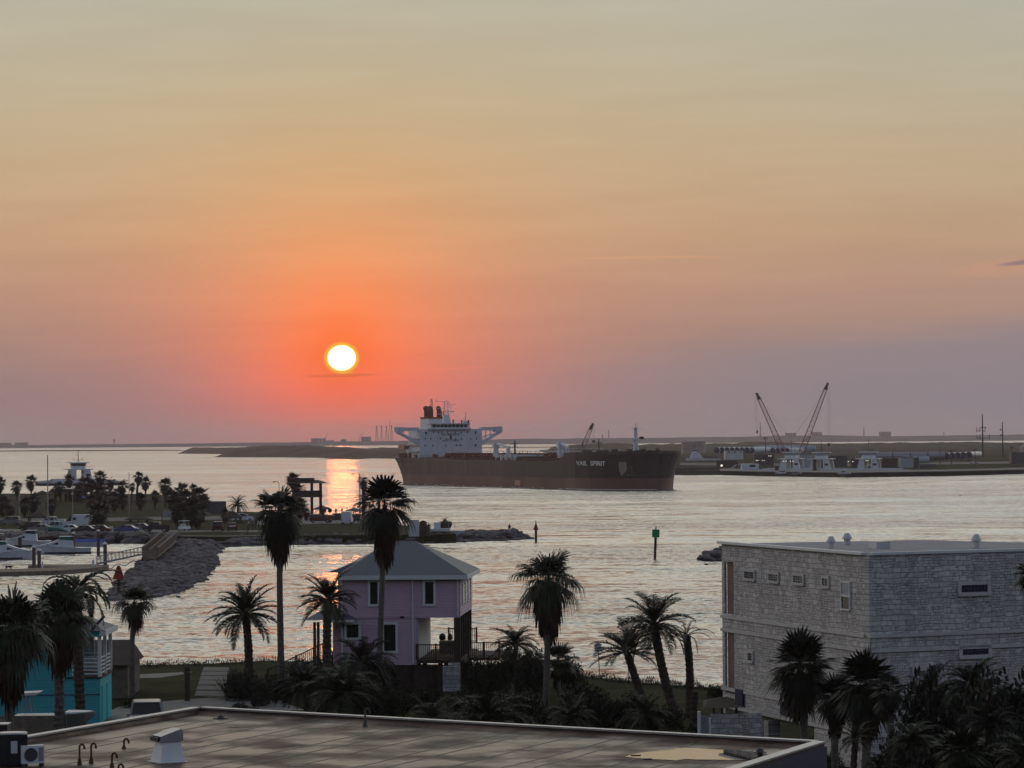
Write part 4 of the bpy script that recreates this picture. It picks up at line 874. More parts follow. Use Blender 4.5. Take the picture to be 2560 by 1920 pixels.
# landing barge by the shore
q = W(528, 1288, 0); t = thing('moored_barge', 'grey bow of a moored barge showing right of the big palm group', 'barge', (q.x, q.y + 12, 0), radians(20))
MB().loft([[(x, -w, 3.2), (x * .97, -w, -.5), (x * .97, w, -.5), (x, w, 3.2)] for x, w in ((-9, 3), (0, 3.4), (2, 3.0))]).build('hull', 'steel_dark', t); MB().box(-9, 1.8, -3.1, 3.1, 3.22, 3.3).build('deck', 'steel', t)
# concrete block with planter, fence and rails at the head of the jetty
q = W(1093, 1339, 1.0); k = q.y / FPX
t = thing('concrete_platform', 'white concrete platform at the head of the jetty', 'platform', (q.x, q.y, .8), 0)
MB().box(-17 * k, 32 * k, -2, 3, 14 * k, 20 * k).build('slab', 'white_dirty', t); MB().box(-15 * k, 20 * k, -1.5, 2.5, 4 * k, 14 * k).build('base', 'steel_dark', t); MB().box(34 * k, 68 * k, -1.5, 2.5, 2 * k, 15 * k).build('wing_wall', 'tower_blue', t)
MB().box(-8 * k, 8 * k, -1, 1, 20 * k, 36 * k).build('kiosk', 'white', t)
b = MB(); b.beam((28 * k, 0, 20 * k), (28 * k, 0, 33 * k), .06).beam((44 * k, 0, 20 * k), (44 * k, 0, 33 * k), .06).beam((28 * k, 0, 33 * k), (44 * k, 0, 33 * k), .06).beam((-18 * k, 0, 20 * k), (-18 * k, 0, 31 * k), .06).beam((-18 * k, 0, 31 * k), (-8 * k, 0, 31 * k), .06); b.build('hand_rail', 'steel', t)
q = W(1118, 1330, 1.0); tag(MB().loft([[(w * cos(a), w * sin(a), z) for a in [i * pi / 6 for i in range(12)]] for z, w in ((0, 1.0), (.7, 1.35), (1.2, 1.2))]).build('planter', 'wood_dark', None, loc=(q.x, 622, 2.25)), 'round dark planter on the white concrete platform', 'planter')
q = W(1035, 1341, 1.5); tag(MB().box(-.9, .9, -.2, .2, 0, 2.9).build('screen_wall', 'white_dirty', None, loc=(q.x, q.y, 1.5)), 'white upright panel left of the dark bush on the shore', 'wall')
q = W(1058, 1339, 1.5)
t = thing('covered_statue', 'dark mound shaped shelter on the shore beside the white platform', 'hut', (q.x, q.y, 1.4), 0)
MB().loft([[(w * cos(a), w * .8 * sin(a), z) for a in [i * pi / 6 for i in range(12)]] for z, w in ((0, 1.25), (1.2, 1.25), (1.8, 1.05), (2.2, .6), (2.45, .75), (2.75, .2))]).build('body', 'wood_dark', t)
q = W(1072, 1338, 1.5); person('stand', 'person standing right of the dark hut on the shore', (q.x, q.y, 1.9), radians(90))
# bins
for i, x in enumerate((262, 270, 278)):
    q = W(x, 1331, 1.51); tag(MB().tube([(0, 0, 0), (0, 0, 1.0)], [.28, .3], 10).box(-.3, .3, -.3, .3, 1.0, 1.08).build('waste_bin', ('white', 'black', 'white')[i], None, loc=(q.x, q.y, 1.52)), ['white bin left of the black one by the round palm', 'black bin between two white bins', 'white bin right of the black one by the round palm'][i], 'waste bin', 'bins in a row by the drive')

# ---- marina
def piling(x, yt, yb, label, m_='trunk_grey'):
    q = W(x, yb, 0); k = q.y / FPX; t = thing('piling', label, 'piling', (q.x, q.y, -.5), 0, 'white capped mooring piles'); h = (yb - yt) * k + .5
    MB().tube([(0, 0, 0), (0, 0, h - .35)], .27, 12).build('post', m_, t); MB().tube([(0, 0, h - .35), (0, 0, h - .22), (0, 0, h)], [.31, .3, .03], 12).build('cap', 'white', t)
piling(85, 1363, 1423, 'left of the two tall piles standing together on the float'); piling(98, 1371, 1426, 'right of the two tall piles standing together on the float'); piling(263, 1355, 1421, 'pile at the foot of the gangway'); piling(184, 1329, 1384, 'pile beside the white cabin cruiser'); piling(246, 1323, 1388, 'pile between the cabin cruiser and the gangway')
q = W(50, 1383, 0); tag(MB().tube([(0, 0, -1), (0, 0, 2.6)], .3, 10).build('piling', 'wood_dark', None, loc=(q.x, q.y, 0)), 'dark uncapped pile in front of the big white boat', 'piling')
t = thing('floating_dock', 'long grey floating dock with a short finger in the marina', 'dock', (0, 0, 0), 0)
tag(MB().prism(px_poly([(-200, 1436), (60, 1429), (150, 1426), (245, 1419), (272, 1415), (272, 1411), (150, 1418), (60, 1421), (-200, 1427)], .55), -.1, .55).build('walkway', 'wood', t))
MB().prism(px_poly([(70, 1414), (150, 1417), (245, 1414), (245, 1410), (150, 1411), (70, 1410)], .5), -.05, .5).build('finger', 'wood', t)
q = W(106, 1421, .55); t = thing('dock_pedestal', 'white utility pedestal on the float beside the two piles', 'pedestal', (q.x, q.y, .55)); MB().tube([(0, 0, 0), (0, 0, .75)], .12, 8).build('body', 'white', t); MB().sphere((0, 0, .85), .13, .13, .12, 8, 5).build('light', 'white_dirty', t)
q = W(233, 1415, .55); tag(MB().tube([(0, 0, 0), (0, 0, .7), (0, 0, .95)], [.18, .18, .1], 8).build('dock_box', 'white', None, loc=(q.x, q.y, .55)), 'white dock locker at the low end of the gangway', 'locker')
# dog walking along the dock
q = W(22, 1424.5, .55)
def animal():
    vs = [(-.35, 0, .42), (0, 0, .44), (.3, 0, .46), (.48, 0, .54), (.66, 0, .5), (-.5, 0, .5), (-.72, 0, .56)]; rs = [.12, .13, .13, .08, .05, .03, .02]; es = [(1, 0), (1, 2), (2, 3), (3, 4), (0, 5), (5, 6)]
    for x, y, root in ((.3, .07, 2), (.26, -.07, 2), (-.34, .07, 0), (-.38, -.07, 0)):
        o = len(vs); f = .12 if y > 0 else -.08
        vs += [(x, y, .3), (x + f * .5, y, .16), (x + f, y, .02)]; rs += [.06, .035, .03]; es += [(root, o), (o, o + 1), (o + 1, o + 2)]
    me = bpy.data.meshes.new('dog'); me.from_pydata(vs, es, []); ob = bpy.data.objects.new('dog', me); COL.objects.link(ob); ob.modifiers.new('Skin', 'SKIN'); ob.modifiers.new('Sub', 'SUBSURF').levels = 1
    if not me.skin_vertices: me.skin_vertices.new()
    for i, r_ in enumerate(rs): me.skin_vertices[0].data[i].radius = (r_, r_)
    me.skin_vertices[0].data[1].use_root = True
    m2 = bpy.data.meshes.new_from_object(ob.evaluated_get(bpy.context.evaluated_depsgraph_get())); bpy.data.objects.remove(ob); m2.name = 'dog'; m2.materials.clear(); m2.materials.append(M['black']); return m2
o = place('dog', animal(), None, (q.x, q.y, .56), radians(4)); tag(o, 'small black dog walking along the floating dock', 'dog')
# gangway and wooden ramp
A = W(242, 1410, .7); B = W(354, 1386, 2.0); d = B - A; L_ = d.length; t = thing('gangway', 'light metal gangway from the float up to the wooden pier', 'gangway', (0, 0, 0))
n_ = Vector((-d.y, d.x, 0)).normalized() * .6
b = MB()
for s in (-1, 1):
    b.beam(A + n_ * s, B + n_ * s, .12, .2).beam(A + n_ * s + Vector((0, 0, 1.05)), B + n_ * s + Vector((0, 0, 1.05)), .07)
    for i in range(13):
        p = A + d * (i / 12) + n_ * s; b.beam(p, p + Vector((0, 0, 1.05)), .06)
        if i < 12: b.beam(p + Vector((0, 0, .05)), A + d * ((i + 1) / 12) + n_ * s + Vector((0, 0, 1.0)), .035)
b.build('truss', 'steel', t); MB().beam(A, B, 1.15, .08).build('deck', 'steel', t)
b = MB(); pts = []
for i in range(17): k = i / 16; p = A.lerp(B, k); pts.append(p + Vector((.9, -.4, -.35 - .5 * sin(k * pi * 3) ** 2 - .1)))
b.tube(pts, .06, 5).build('service_hose', 'black', t)
t = thing('pier_ramp', 'sloping wooden pier with solid side walls above the mole', 'pier', (0, 0, 0))
P0, P1, P2, P3 = W(356, 1389, 1.7), W(394, 1390, 1.7), W(442, 1348, 1.9), W(406, 1346, 1.9)
MB().prism([(p.x, p.y) for p in (P0, P1, P2, P3)], 1.45, 1.75).build('floor', 'wood', t)
for a, c, nm in ((P0, P3, 'side_wall'), (P1, P2, 'side_wall')):
    b = MB().beam(a + Vector((0, 0, .6)), c + Vector((0, 0, .6)), .12, 1.1).build(nm, 'wood_dark', t); MB().beam(a + Vector((0, 0, 1.2)), c + Vector((0, 0, 1.2)), .35, .08).build('cap_rail', 'trunk_grey', b)
mid0, mid3 = P0.lerp(P1, .4), P3.lerp(P2, .4); MB().beam(mid0 + Vector((0, 0, .5)), mid3 + Vector((0, 0, .5)), .1, .9).build('middle_wall', 'wood', t)
MB().beam(P0 + Vector((0, 0, .1)), P1 + Vector((0, 0, .1)), .15, 1.3).build('end_wall', 'wood', t)
for p in (P0, P1, P0.lerp(P3, .5), P1.lerp(P2, .5)): MB().tube([(p.x, p.y, -.5), (p.x, p.y, 1.45)], .15, 8).build('pile', 'wood_dark', t)

def cruiser(label, x, y, rz, L=9.5, colour='white', canvas='green_canvas', fly=False):
    q = W(x, y, 0); t = thing('motor_boat', label, 'boat', (q.x, q.y, 0), rz, 'boats moored in the marina'); h = L / 2; t.scale = (1, 1, .85)
    rings = []
    for X, w, zt in ((-1, .92, 1.15), (-.4, 1, 1.15), (.2, .98, 1.3), (.6, .72, 1.5), (.85, .38, 1.7), (1, .05, 1.85)): rings.append([(X * h, -w * 1.55, zt), (X * h * .97, -w * 1.2, .05), (X * h * .95, 0, -.3), (X * h * .97, w * 1.2, .05), (X * h, w * 1.55, zt)])
    hl = MB().loft(rings).build('hull', colour, t)
    MB().loft([[(r_[0][0], r_[0][1] * 1.01, .32), (r_[0][0], r_[0][1] * .9, .1), (r_[0][0], -r_[0][1] * .9, .1), (r_[0][0], -r_[0][1] * 1.01, .32)] for r_ in rings[:4]]).build('waterline', 'navy', hl)
    MB().xprism([(-.42 * h, 1.15), (-.38 * h, 2.55), (.12 * h, 2.75), (.42 * h, 2.1), (.8 * h, 1.6)], -1.15, 1.15).build('cabin', colour, t)
    for s in (-1, 1): MB().xprism([(.12 * h, 1.8), (.14 * h, 2.3), (.34 * h, 1.85)], s * 1.16 - .02, s * 1.16 + .02).build('cabin_window', 'glass', t)
    cv = MB().xprism([(-.34 * h, 2.52), (-.32 * h, 3.3), (.04 * h, 3.3), (.14 * h, 2.62)], -1.05, 1.05).build('canopy', canvas, t)
    MB().box(-.42 * h, .1 * h, -1.15, 1.15, 3.31, 3.38).build('hard_top', colour, t)
    b = MB()
    for i in range(7): X = (.3 + i * .1) * h; w = 1.5 * (1 - ((i + 1) / 7.6) ** 2); [b.beam((X, s * w, 1.45), (X, s * w, 2.05), .03) for s in (-1, 1)]
    b.build('bow_rail', 'steel', t)
    if fly: b = MB().beam((-.3 * h, -1, 3.4), (-.36 * h, -1, 5.2), .06).beam((-.3 * h, 1, 3.4), (-.36 * h, 1, 5.2), .06).beam((-.36 * h, -1, 5.2), (-.36 * h, 1, 5.2), .06).beam((0, -.9, 3.4), (0, -.9, 4.7), .05).beam((0, .9, 3.4), (0, .9, 4.7), .05).box(-.35 * h, .02 * h, -1.0, 1.0, 4.7, 4.78); b.build('tower_frame', 'steel', t)
    return t
cruiser('white cabin cruiser with green side canvas moored behind the piles', 155, 1384, radians(188), 9.6)
cruiser('big white motor boat with a fly bridge at the left edge of the marina', 8, 1398, radians(4), 10.5, fly=True)
cruiser('white open boat with a T shaped top behind the big motor boat', -10, 1352, radians(10), 8.5, fly=True, canvas='blue_canvas')
cruiser('smaller white cabin boat between the big motor boat and the sailing boat', 70, 1366, radians(184), 8.0, canvas='navy')
cruiser('small dark topped boat behind the float piles', 232, 1352, radians(176), 6.5, canvas='navy')
q = W(216, 1366, 0); t = thing('covered_skiff', 'low boat under a purple cover behind the cruiser', 'boat', (q.x, q.y, 0), radians(178), 'boats moored in the marina')
MB().loft([[(x, -w, .8), (x, -w * .7, -.1), (x, w * .7, -.1), (x, w, .8)] for x, w in ((-3.3, .9), (0, 1.1), (2.2, .8), (3.4, .1))]).build('hull', 'white_dirty', t); MB().loft([[(x, -w, .82), (x, 0, .82 + w * .5), (x, w, .82)] for x, w in ((-3.2, .9), (0, 1.1), (2.2, .8), (3.3, .1))]).build('cover', 'blue_canvas', t)
# sailing boat: tall mast, furled green sail
q = W(120, 1352, 0); k = q.y / FPX; t = thing('sailing_boat', 'sailing boat with a very tall bare mast and green sail cover', 'boat', (q.x, q.y, 0), radians(175), 'boats moored in the marina')
MB().loft([[(x, -w, 1.2), (x, -w * .6, -.1), (x, w * .6, -.1), (x, w, 1.2)] for x, w in ((-4.5, .9), (-1, 1.4), (2.5, 1.0), (4.8, .1))]).build('hull', 'white', t)
MB().tube([(0, 0, 1), (0, 0, (1352 - 1138) * k)], [.13, .09], 8).build('mast', 'steel', t)
MB().tube([(-.1, 0, 2.2), (-2, 0, 2.0), (-3.6, 0, 1.8)], [.5, .4, .2], 8).build('sail_cover', 'green_canvas', t)
# red marker by the mole
q = W(297, 1492, 0); t = thing('channel_marker', 'red triangular channel marker on a pile beside the mole', 'channel marker', (q.x, q.y, -.5)); k = q.y / FPX
MB().tube([(0, 0, 0), (0, 0, 78 * k + .4)], .2, 10).build('pile', 'trunk', t); z0 = 55 * k; MB().loft([[(-.72, -.25, z0), (.72, -.25, z0), (.72, .25, z0), (-.72, .25, z0)], [(-.14, -.25, z0 + 1.6), (.14, -.25, z0 + 1.6), (.14, .25, z0 + 1.6), (-.14, .25, z0 + 1.6)]]).build('dayboard', 'red', t); MB().box(-.9, .9, -.3, .3, z0 - .55, z0 - .4).build('platform', 'wood_dark', t)
q = W(1340, 1353, 0); k = q.y / FPX; t = thing('channel_marker', 'red triangular channel marker standing off the tip of the jetty', 'channel marker', (q.x, q.y, -.5))
MB().tube([(0, 0, 0), (0, 0, 48 * k)], .22, 10).build('pile', 'trunk', t); z0 = 35 * k; MB().loft([[(-.47, -.3, z0), (.47, -.3, z0), (.47, .3, z0), (-.47, .3, z0)], [(-.06, -.3, z0 + 1.3), (.06, -.3, z0 + 1.3), (.06, .3, z0 + 1.3), (-.06, .3, z0 + 1.3)]]).build('dayboard', 'red', t); MB().tube([(0, 0, z0 + 1.3), (0, 0, z0 + 1.7)], .08, 8).build('lantern', 'black', t)
q = W(1637, 1397, 0); k = q.y / FPX; t = thing('channel_marker', 'green square channel marker on a leaning dark pile in mid channel', 'channel marker', (q.x, q.y, -.5)); t.rotation_euler = (0, radians(2.3), 0)
MB().tube([(0, 0, 0), (0, 0, 80 * k)], .2, 10).build('pile', 'trunk', t); z0 = 62 * k; MB().box(-.56, .1, -.42, -.3, z0, z0 + 1.2).build('dayboard', 'green_sign', t); MB().box(.1, .56, -.42, .3, z0, z0 + 1.2).build('dayboard', 'green_sign', t); MB().tube([(0, 0, z0 + 1.0), (0, 0, z0 + 1.75)], [.1, .06], 8).build('lantern', 'black', t); MB().beam((.35, -.4, z0), (.35, -.4, z0 - 1.5), .04).build('ladder', 'steel_dark', t)
for x, y, lab in ((1766, 1412, 'small dark bird floating near the rock spur'), (2401, 1240, 'dark bird on the open water right of the port'), (446, 1494, 'tiny bird on the water at the end of the mole')):
    q = W(x, y, 0); t = thing('water_bird', lab, 'bird', (q.x, q.y, 0), radians(170)); MB().sphere((0, 0, .08), .28, .12, .12, 8, 5).build('body', 'bird', t, smooth=True); MB().tube([(.2, 0, .1), (.27, 0, .28), (.38, 0, .3)], [.05, .04, .02], 6).build('neck', 'bird', t)
# ================================================================ PORT ON THE RIGHT BANK
def lattice(b, p, q, w0, w1, n, r=.18, rb=.1):
    p = Vector(p); q = Vector(q); d = (q - p).normalized(); a = d.cross(Vector((0, 1, 0))).normalized(); c = d.cross(a).normalized(); prev = None
    for i in range(n + 1):
        k = i / n; w = (w0 + (w1 - w0) * k) / 2 * (1 if 0 < i < n else .35); ctr = p.lerp(q, k); cs = [ctr + a * (sx * w) + c * (sy * w) for sx, sy in ((-1, -1), (1, -1), (1, 1), (-1, 1))]
        if prev:
            for j in range(4): b.beam(prev[j], cs[j], r); b.beam(prev[j], cs[(j + 1) % 4], rb)
            for j in range(4): b.beam(cs[j], cs[(j + 1) % 4], rb)
        prev = cs
    return b
def crane(label, D, foot, tip, mid, hook_y, mast_top):
    F_ = WD(foot[0], foot[1], D); T = WD(tip[0], tip[1], D); base = W(foot[0], 0, 0) if False else Vector((F_.x, F_.y, 2.2)); t = thing('lattice_crane', label, 'crane', base, 0, 'lattice boom cranes')
    L_ = lambda p: Vector(p) - base
    s = 1 if T.x > F_.x else -1
    b = MB(); foot_ = L_(F_); foot_.z = 4; b.box(-4.2, 4.2, -3, 3, 1.6, 4.6).build('machine_house', 'crane_red', t)
    MB().box(-4.6, 4.6, -3.6, -2.2, 0, 1.6).box(-4.6, 4.6, 2.2, 3.6, 0, 1.6).build('crawler_track', 'steel_dark', t)
    lattice(MB(), (s * 2.5, 0, 3.2), L_(T), 3.2, 1.6, 16, .24, .12).build('boom', 'crane_red', t)
    e = L_(T); MB().beam(e - (e.normalized() * 3.5), e + Vector((s * .2, 0, .4)), 1.0, 1.3).build('boom_head', 'steel_dark', t)
    m_ = L_(WD(mid[0], mid[1], D)); b = MB().beam((-s * 5, 0, 9), m_, .13).beam(m_, e * .98, .09).beam((-s * 2, 0, 4.5), (-s * 5, 0, 9.2), .35).beam((-s * 5, 0, 4.5), (-s * 5, 0, 9.2), .3); b.build('stay_lines', 'steel', t)
    h = L_(WD(tip[0], hook_y, D)); MB().beam(e, (e.x, e.y, h.z), .09).beam(e + Vector((s * .9, 0, 0)), (e.x + s * .9, e.y, h.z), .09).build('hoist_lines', 'steel', t)
    MB().box(e.x - .4, e.x + 1.1 * s if s > 0 else e.x + .4, -.5, .5, h.z - 1.6, h.z).build('hook_block', 'steel_dark', t)
crane('lattice crane with its boom leaning left over the ferries', 1850, (1979, 1112), (1892, 984), (1945, 1060), 1076, 0)
crane('tallest lattice crane, its boom leaning right over the ferries', 1850, (1984, 1110), (2069, 959), (2011, 1055), 1108, 0)
crane('small dark crane boom rising behind the tanker deck', 1900, (1430, 1112), (1482, 1060), (1464, 1078), 1100, 0)
def box_building(label, x0, x1, yb, yt, D, m_, depth=12, cat='building', name='port_building', wins=0, roof=None, hip=0):
    a = WD(x0, yb, D); c = WD(x1, yb, D); k = D / FPX; h = (yb - yt) * k; t = thing(name, label, cat, ((a.x + c.x) / 2, D, a.z), 0); w = (c.x - a.x) / 2
    MB().box(-w, w, 0, depth, 0 - 3, h).build('wall', m_, t)
    if hip: MB().pyramid(-w - .4, w + .4, -.4, depth + .4, h + .02, h + hip * k, w).build('roof', roof or 'roof_metal', t)
    else: MB().box(-w - .2, w + .2, -.2, depth + .2, h + .02, h + .35).build('roof', roof or 'roof_metal', t)
    for i in range(wins): x = -w + (i + .6) * 2 * w / wins; MB().box(x - .6, x + .6, -.06, .04, h * .45, h * .75).build('window', 'glass', t)
    return t
box_building('long low white shed in front of the stacked dark tube ends', 1813, 1858, 1136, 1127, 1980, 'white_dirty', wins=3)
box_building('pale blue warehouse behind the two moored ferries', 1999, 2032, 1172, 1136, 1760, 'tower_blue')
box_building('wide dark shed between the ferries and the far right landing', 2034, 2118, 1166, 1140, 1790, 'steel_dark', hip=5, roof='roof_brown')
box_building('grey container like block left of the dark tube ends at the far right', 2252, 2284, 1168, 1144, 1720, 'tower_blue')
box_building('dark bushy block building behind the ferry ramp at the far right', 2284, 2297, 1168, 1146, 1722, 'steel_dark')
box_building('low grey shed at the right edge behind the second pylon', 2530, 2600, 1146, 1132, 1900, 'steel_dark')
def tank(label, x, D, wpx, yt, yb):
    q = WD(x, yb, D); k = D / FPX; t = thing('storage_tank', label, 'tank', (q.x, q.y, q.z - 3), 0, 'oil storage tanks'); r_ = wpx * k / 2; h = (yb - yt) * k + 3
    MB().tube([(0, 0, 0), (0, 0, h - 1.2)], r_, 28).build('shell', 'tank', t); MB().tube([(0, 0, h - 1.2), (0, 0, h)], [r_ * 1.02, .4], 28).build('roof', 'tank', t)
tank('left of the two round storage tanks behind the tanker bow', 1718, 2600, 29, 1100, 1124); tank('right of the two round storage tanks behind the tanker bow', 1749, 2600, 30, 1099, 1123)
tank('pale round tank at the right edge behind the second pylon', 2563, 2100, 26, 1111, 1132)
# tower sections lying in rows, ends towards the viewer or side on
def section(label, x, y, D, L_, r_, rz, m_):
    q = WD(x, y, D); t = thing('tower_section', label, 'tower section', (q.x, q.y, q.z), rz, 'steel tower sections stored on the port land')
    MB().tube([(0, 0, 0), (L_, 0, 0)], r_, 14).build('shell', m_, t); MB().tube([(-.06, 0, 0), (.12, 0, 0)], r_ * .93, 14).build('end_cover', 'navy', t)
posw = ['first', 'second', 'third', 'fourth', 'fifth', 'sixth', 'seventh', 'eighth']
for i in range(8): section(posw[i] + ' dark round tube end from the left in the row above the long white shed', 1792 + i * 12.5, 1126, 2040, 26, 1.95, radians(62), 'tower_blue')
for i in range(3): section(['left', 'middle', 'right'][i] + ' long white tube of the row between the two lattice cranes', 1886 + i * 40, 1122 + i * .4, 2090, 24 - i * 3, 2.0, radians(2), 'tower_blue')
for i in range(4): section(posw[i] + ' dark round tube end from the left of the group under the tall crane', 1932 + i * 12, 1127, 2050, 24, 1.8, radians(64), 'tower_blue')
for i in range(4): section(posw[i] + ' pale tube lying side on from the left, behind the far right landing', 2188 + i * 44, 1140 - i * .4, 1900, 9.3, 2.1, radians(1), 'steel')
for i in range(8): section(posw[i] + ' dark tube end from the left in the row under the power pylon', 2324 + i * 14, 1143 - i * .7, 1900, 22, 2.05, radians(66), 'steel')
section('pale tube lying in front of the others, behind the far right ferry', 2252, 1150, 1840, 8.6, 1.9, radians(1), 'tower_blue'); section('pale tube on the ground left of the dark tube ends at the far right', 2296, 1150, 1845, 5.8, 1.9, radians(1), 'tower_blue')
box_building('dark steel framework between the moored ferries and the long white shed', 1886, 1934, 1150, 1137, 1770, 'steel_dark', depth=6)
box_building('dark pile of gear left of the far right ferry', 2128, 2156, 1166, 1148, 1730, 'barge', depth=6)
box_building('dark brown equipment stack right of the far right ferry', 2206, 2244, 1166, 1147, 1730, 'wood_dark', depth=6)
box_building('low dark container row right of the tug boat', 1792, 1846, 1160, 1152, 1800, 'barge', depth=6)
box_building('low grey cabin at the shore under the pylons', 2300, 2340, 1170, 1162, 1700, 'steel_dark', depth=5)
# power pylons and poles
def pylon(label, x, yt, yb, D, r_, arms, name='power_pole'):
    q = WD(x, yb, D); k = D / FPX; t = thing(name, label, 'power pole', (q.x, q.y, q.z), 0, 'power poles on the port land'); h = (yb - yt) * k
    MB().tube([(0, 0, 0), (0, 0, h)], [r_, r_ * .45], 8).build('pole', 'steel_dark', t)
    for (ya, xl, xr, up) in arms:
        z = (yb - ya) * k; b = MB().beam((xl * k, 0, z), (xr * k, 0, z), .28)
        for e in (xl, xr, (xl * .6 + xr * .1)):
            if abs(e) > 1: b.beam((e * k, 0, z - .8), (e * k, 0, z + up * k), .3)
        b.build('cross_arm', 'steel_dark', t)
pylon('tall power pylon with two wide cross arms at the right', 2457, 1036, 1141, 1850, .55, ((1077, -15, 6, 9), (1095, -14, 17, 9), (1068, -4, 8, 1)))
pylon('plain tall power pole right of the pylon with cross arms', 2507, 1055, 1143, 1850, .5, ((1073, -6, 1, 1), (1087, -6, 1, 1)))
for x, yt, yb, lab in ((2379, 1124, 1171, 'short dark pole in front of the dark tube ends'), (2438, 1120, 1168, 'dark pole in front of the white car'), (2530, 1115, 1168, 'dark pole at the right end of the port road'), (2350, 1103, 1166, 'thin pale lamp pole among the dark tube ends'), (1862, 1118, 1150, 'thin pale pole right of the long white shed'), (1914, 1092, 1130, 'stubby dark pole left of the tall crane')):
    pylon(lab, x, yt, yb, 1800, .28 if 'dark' in lab else .2, ((yt + 3, -4, 4, 1),) if 'pale' not in lab else ())
for i, x in enumerate((2218, 2264, 2328, 2390, 2122, 2080)): pylon(['first', 'second', 'third', 'fourth', 'fifth', 'sixth'][i] + ' tiny pole on the far scrub bank against the bright water', x, 1096, 1112, 3600, .25, ())
# quay wall and barge, tug, lamp, workboats
a, c = W(1600, 1183, 0), W(1806, 1183, 0); t = thing('quay_barge', 'long dark barge lying along the quay right of the tanker bow', 'barge', (c.x, c.y, 0), 0)
MB().box(-45, -.5, 0, 14, -.5, 2.9).build('hull', 'barge', t); MB().box(-44.5, -1, .5, 13.5, 2.92, 3.1).build('deck', 'asphalt', t)
q = W(1748, 1151, 2.3); t = thing('tug_boat', 'small white tug beyond the dark barge, below the storage tanks', 'boat', (q.x, q.y, q.z)); k = q.y / FPX
MB().xprism([(-9, 0), (14, 0), (15, 1.2), (-9, 1.6)], -3, 3).build('hull', 'white_dirty', t); MB().xprism([(-6.5, 1.6), (-5, 5.2), (0, 5.2), (2.5, 1.6)], -2.2, 2.2).build('deckhouse', 'white', t); MB().box(-4.4, -1.4, -1.6, 1.6, 5.22, 8).build('wheelhouse', 'white', t); MB().box(-4.6, -1.2, -1.7, -1.6, 6.6, 7.5).build('window_band', 'glass', t); MB().box(3, 13.5, -2, 2, 1.3, 2.6).build('deck_cargo', 'barge', t)
q = W(1862, 1186, 0); t = thing('work_boat', 'low white work boat left of the moored ferries', 'boat', (q.x, q.y, 0)); MB().loft([[(x, -w, 2.2), (x, -w * .8, -.3), (x, w * .8, -.3), (x, w, 2.2)] for x, w in ((-9.5, 2), (0, 3), (12, 3), (14, 2.4))]).build('hull', 'steel_dark', t)
MB().xprism([(-2, 2.22), (-1.4, 5.2), (6.8, 5.2), (6.8, 2.22)], -2.2, 2.2).build('cabin', 'white', t); MB().box(2.2, 5, -2.3, -2.2, 3.6, 4.7).build('window', 'glass', t)
b = MB().beam((-8, 0, 2.2), (-4, 0, 5), .3).beam((-6, 0, 2.2), (-4, 0, 5), .25); b.build('derrick', 'white_dirty', t)
for x, dx in ((1936, 0), (2030, 1)):
    q = W(x, 1187, 0); t = thing('mooring_dolphin', ['dark mooring dolphin between work boat and left ferry', 'dark mooring dolphin right of the two moored ferries'][dx], 'dolphin', (q.x, q.y - 14, -.5), 0, 'mooring dolphins by the ferries'); MB().tube([(0, 0, 0), (0, 0, 3.5)], 1.0, 10).tube([(0, 0, 3.5), (0, 0, 8 if dx else 5)], .75, 10).build('pile_cluster', 'wood_dark', t)
lampm = mat('quay_lamp_glow', (1, 1, .9), .5, 0, 1, emis=((1, .93, .8), 1.6)); M['lamp_glow'] = lampm
def lamp(label, x, y, D, g=None, s=.32):
    q = WD(x, y, D); tag(MB().sphere((0, 0, 0), s, s, s, 8, 5).build('deck_light', 'lamp_glow', None, loc=q), label, 'lamp', g)
lamp('bright white quay light at the right end of the dark barge', 1804, 1164, 1740, s=.5)
for i, (x, y) in enumerate(((1891, 1151), (1895, 1151), (1906, 1151), (1911, 1151), (1959, 1153), (1965, 1153), (1976, 1153), (1982, 1153), (1922, 1140), (1927, 1140), (2121, 1154), (2132, 1154), (2165, 1151.5), (2170, 1151.5))):
    lamp(['first', 'second', 'third', 'fourth', 'fifth', 'sixth', 'seventh', 'eighth', 'ninth', 'tenth', 'eleventh', 'twelfth', 'thirteenth', 'last'][i] + (' ferry deck light from the left, moored pair' if i < 8 else ' small white light, above the left ferry' if i < 10 else ' deck light, on the far right ferry'), x, y, 1585, 'small white deck lights on the ferries', .17)

# ================================================================ FAR SHORE STRUCTURES
def far_box(label, x0, x1, yt, D=10800, name='far_building', cat='building', tops=()):
    a, c = WD(x0, 1100, D), WD(x1, 1100, D); k = D / FPX; cx = (x0 + x1) / 2; z = EYE + (hor(cx) - yt) * k; t = thing(name, label, cat, ((a.x + c.x) / 2, D, 2)); w = (c.x - a.x) / 2
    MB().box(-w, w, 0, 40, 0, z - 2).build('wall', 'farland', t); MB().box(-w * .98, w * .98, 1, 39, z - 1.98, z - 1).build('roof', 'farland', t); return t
far_box('grey block on the far shore at the left edge', -20, 24, 1108); far_box('second grey block on the far shore from the left edge', 37, 66, 1107)
for i, x in enumerate((778, 786.5, 796, 806)): far_box(['first', 'second', 'third', 'fourth'][i] + ' tall box of the hazy row left of the tanker', x, x + 7, 1096.5)
far_box('low hazy block right of the row of boxes on the far shore', 816, 834, 1101.5); far_box('hazy stepped block with a rounded roof on the far shore', 903, 926, 1092.5); far_box('hazy building on the far shore above the right storage tank', 2205, 2228, 1080); far_box('hazy low dome like block between the cranes', 1965, 1990, 1083); far_box('hazy block right of the tall lattice crane', 2032, 2055, 1081)
far_box('slim hazy building on the far shore near the stepped block', 852, 864, 1099)
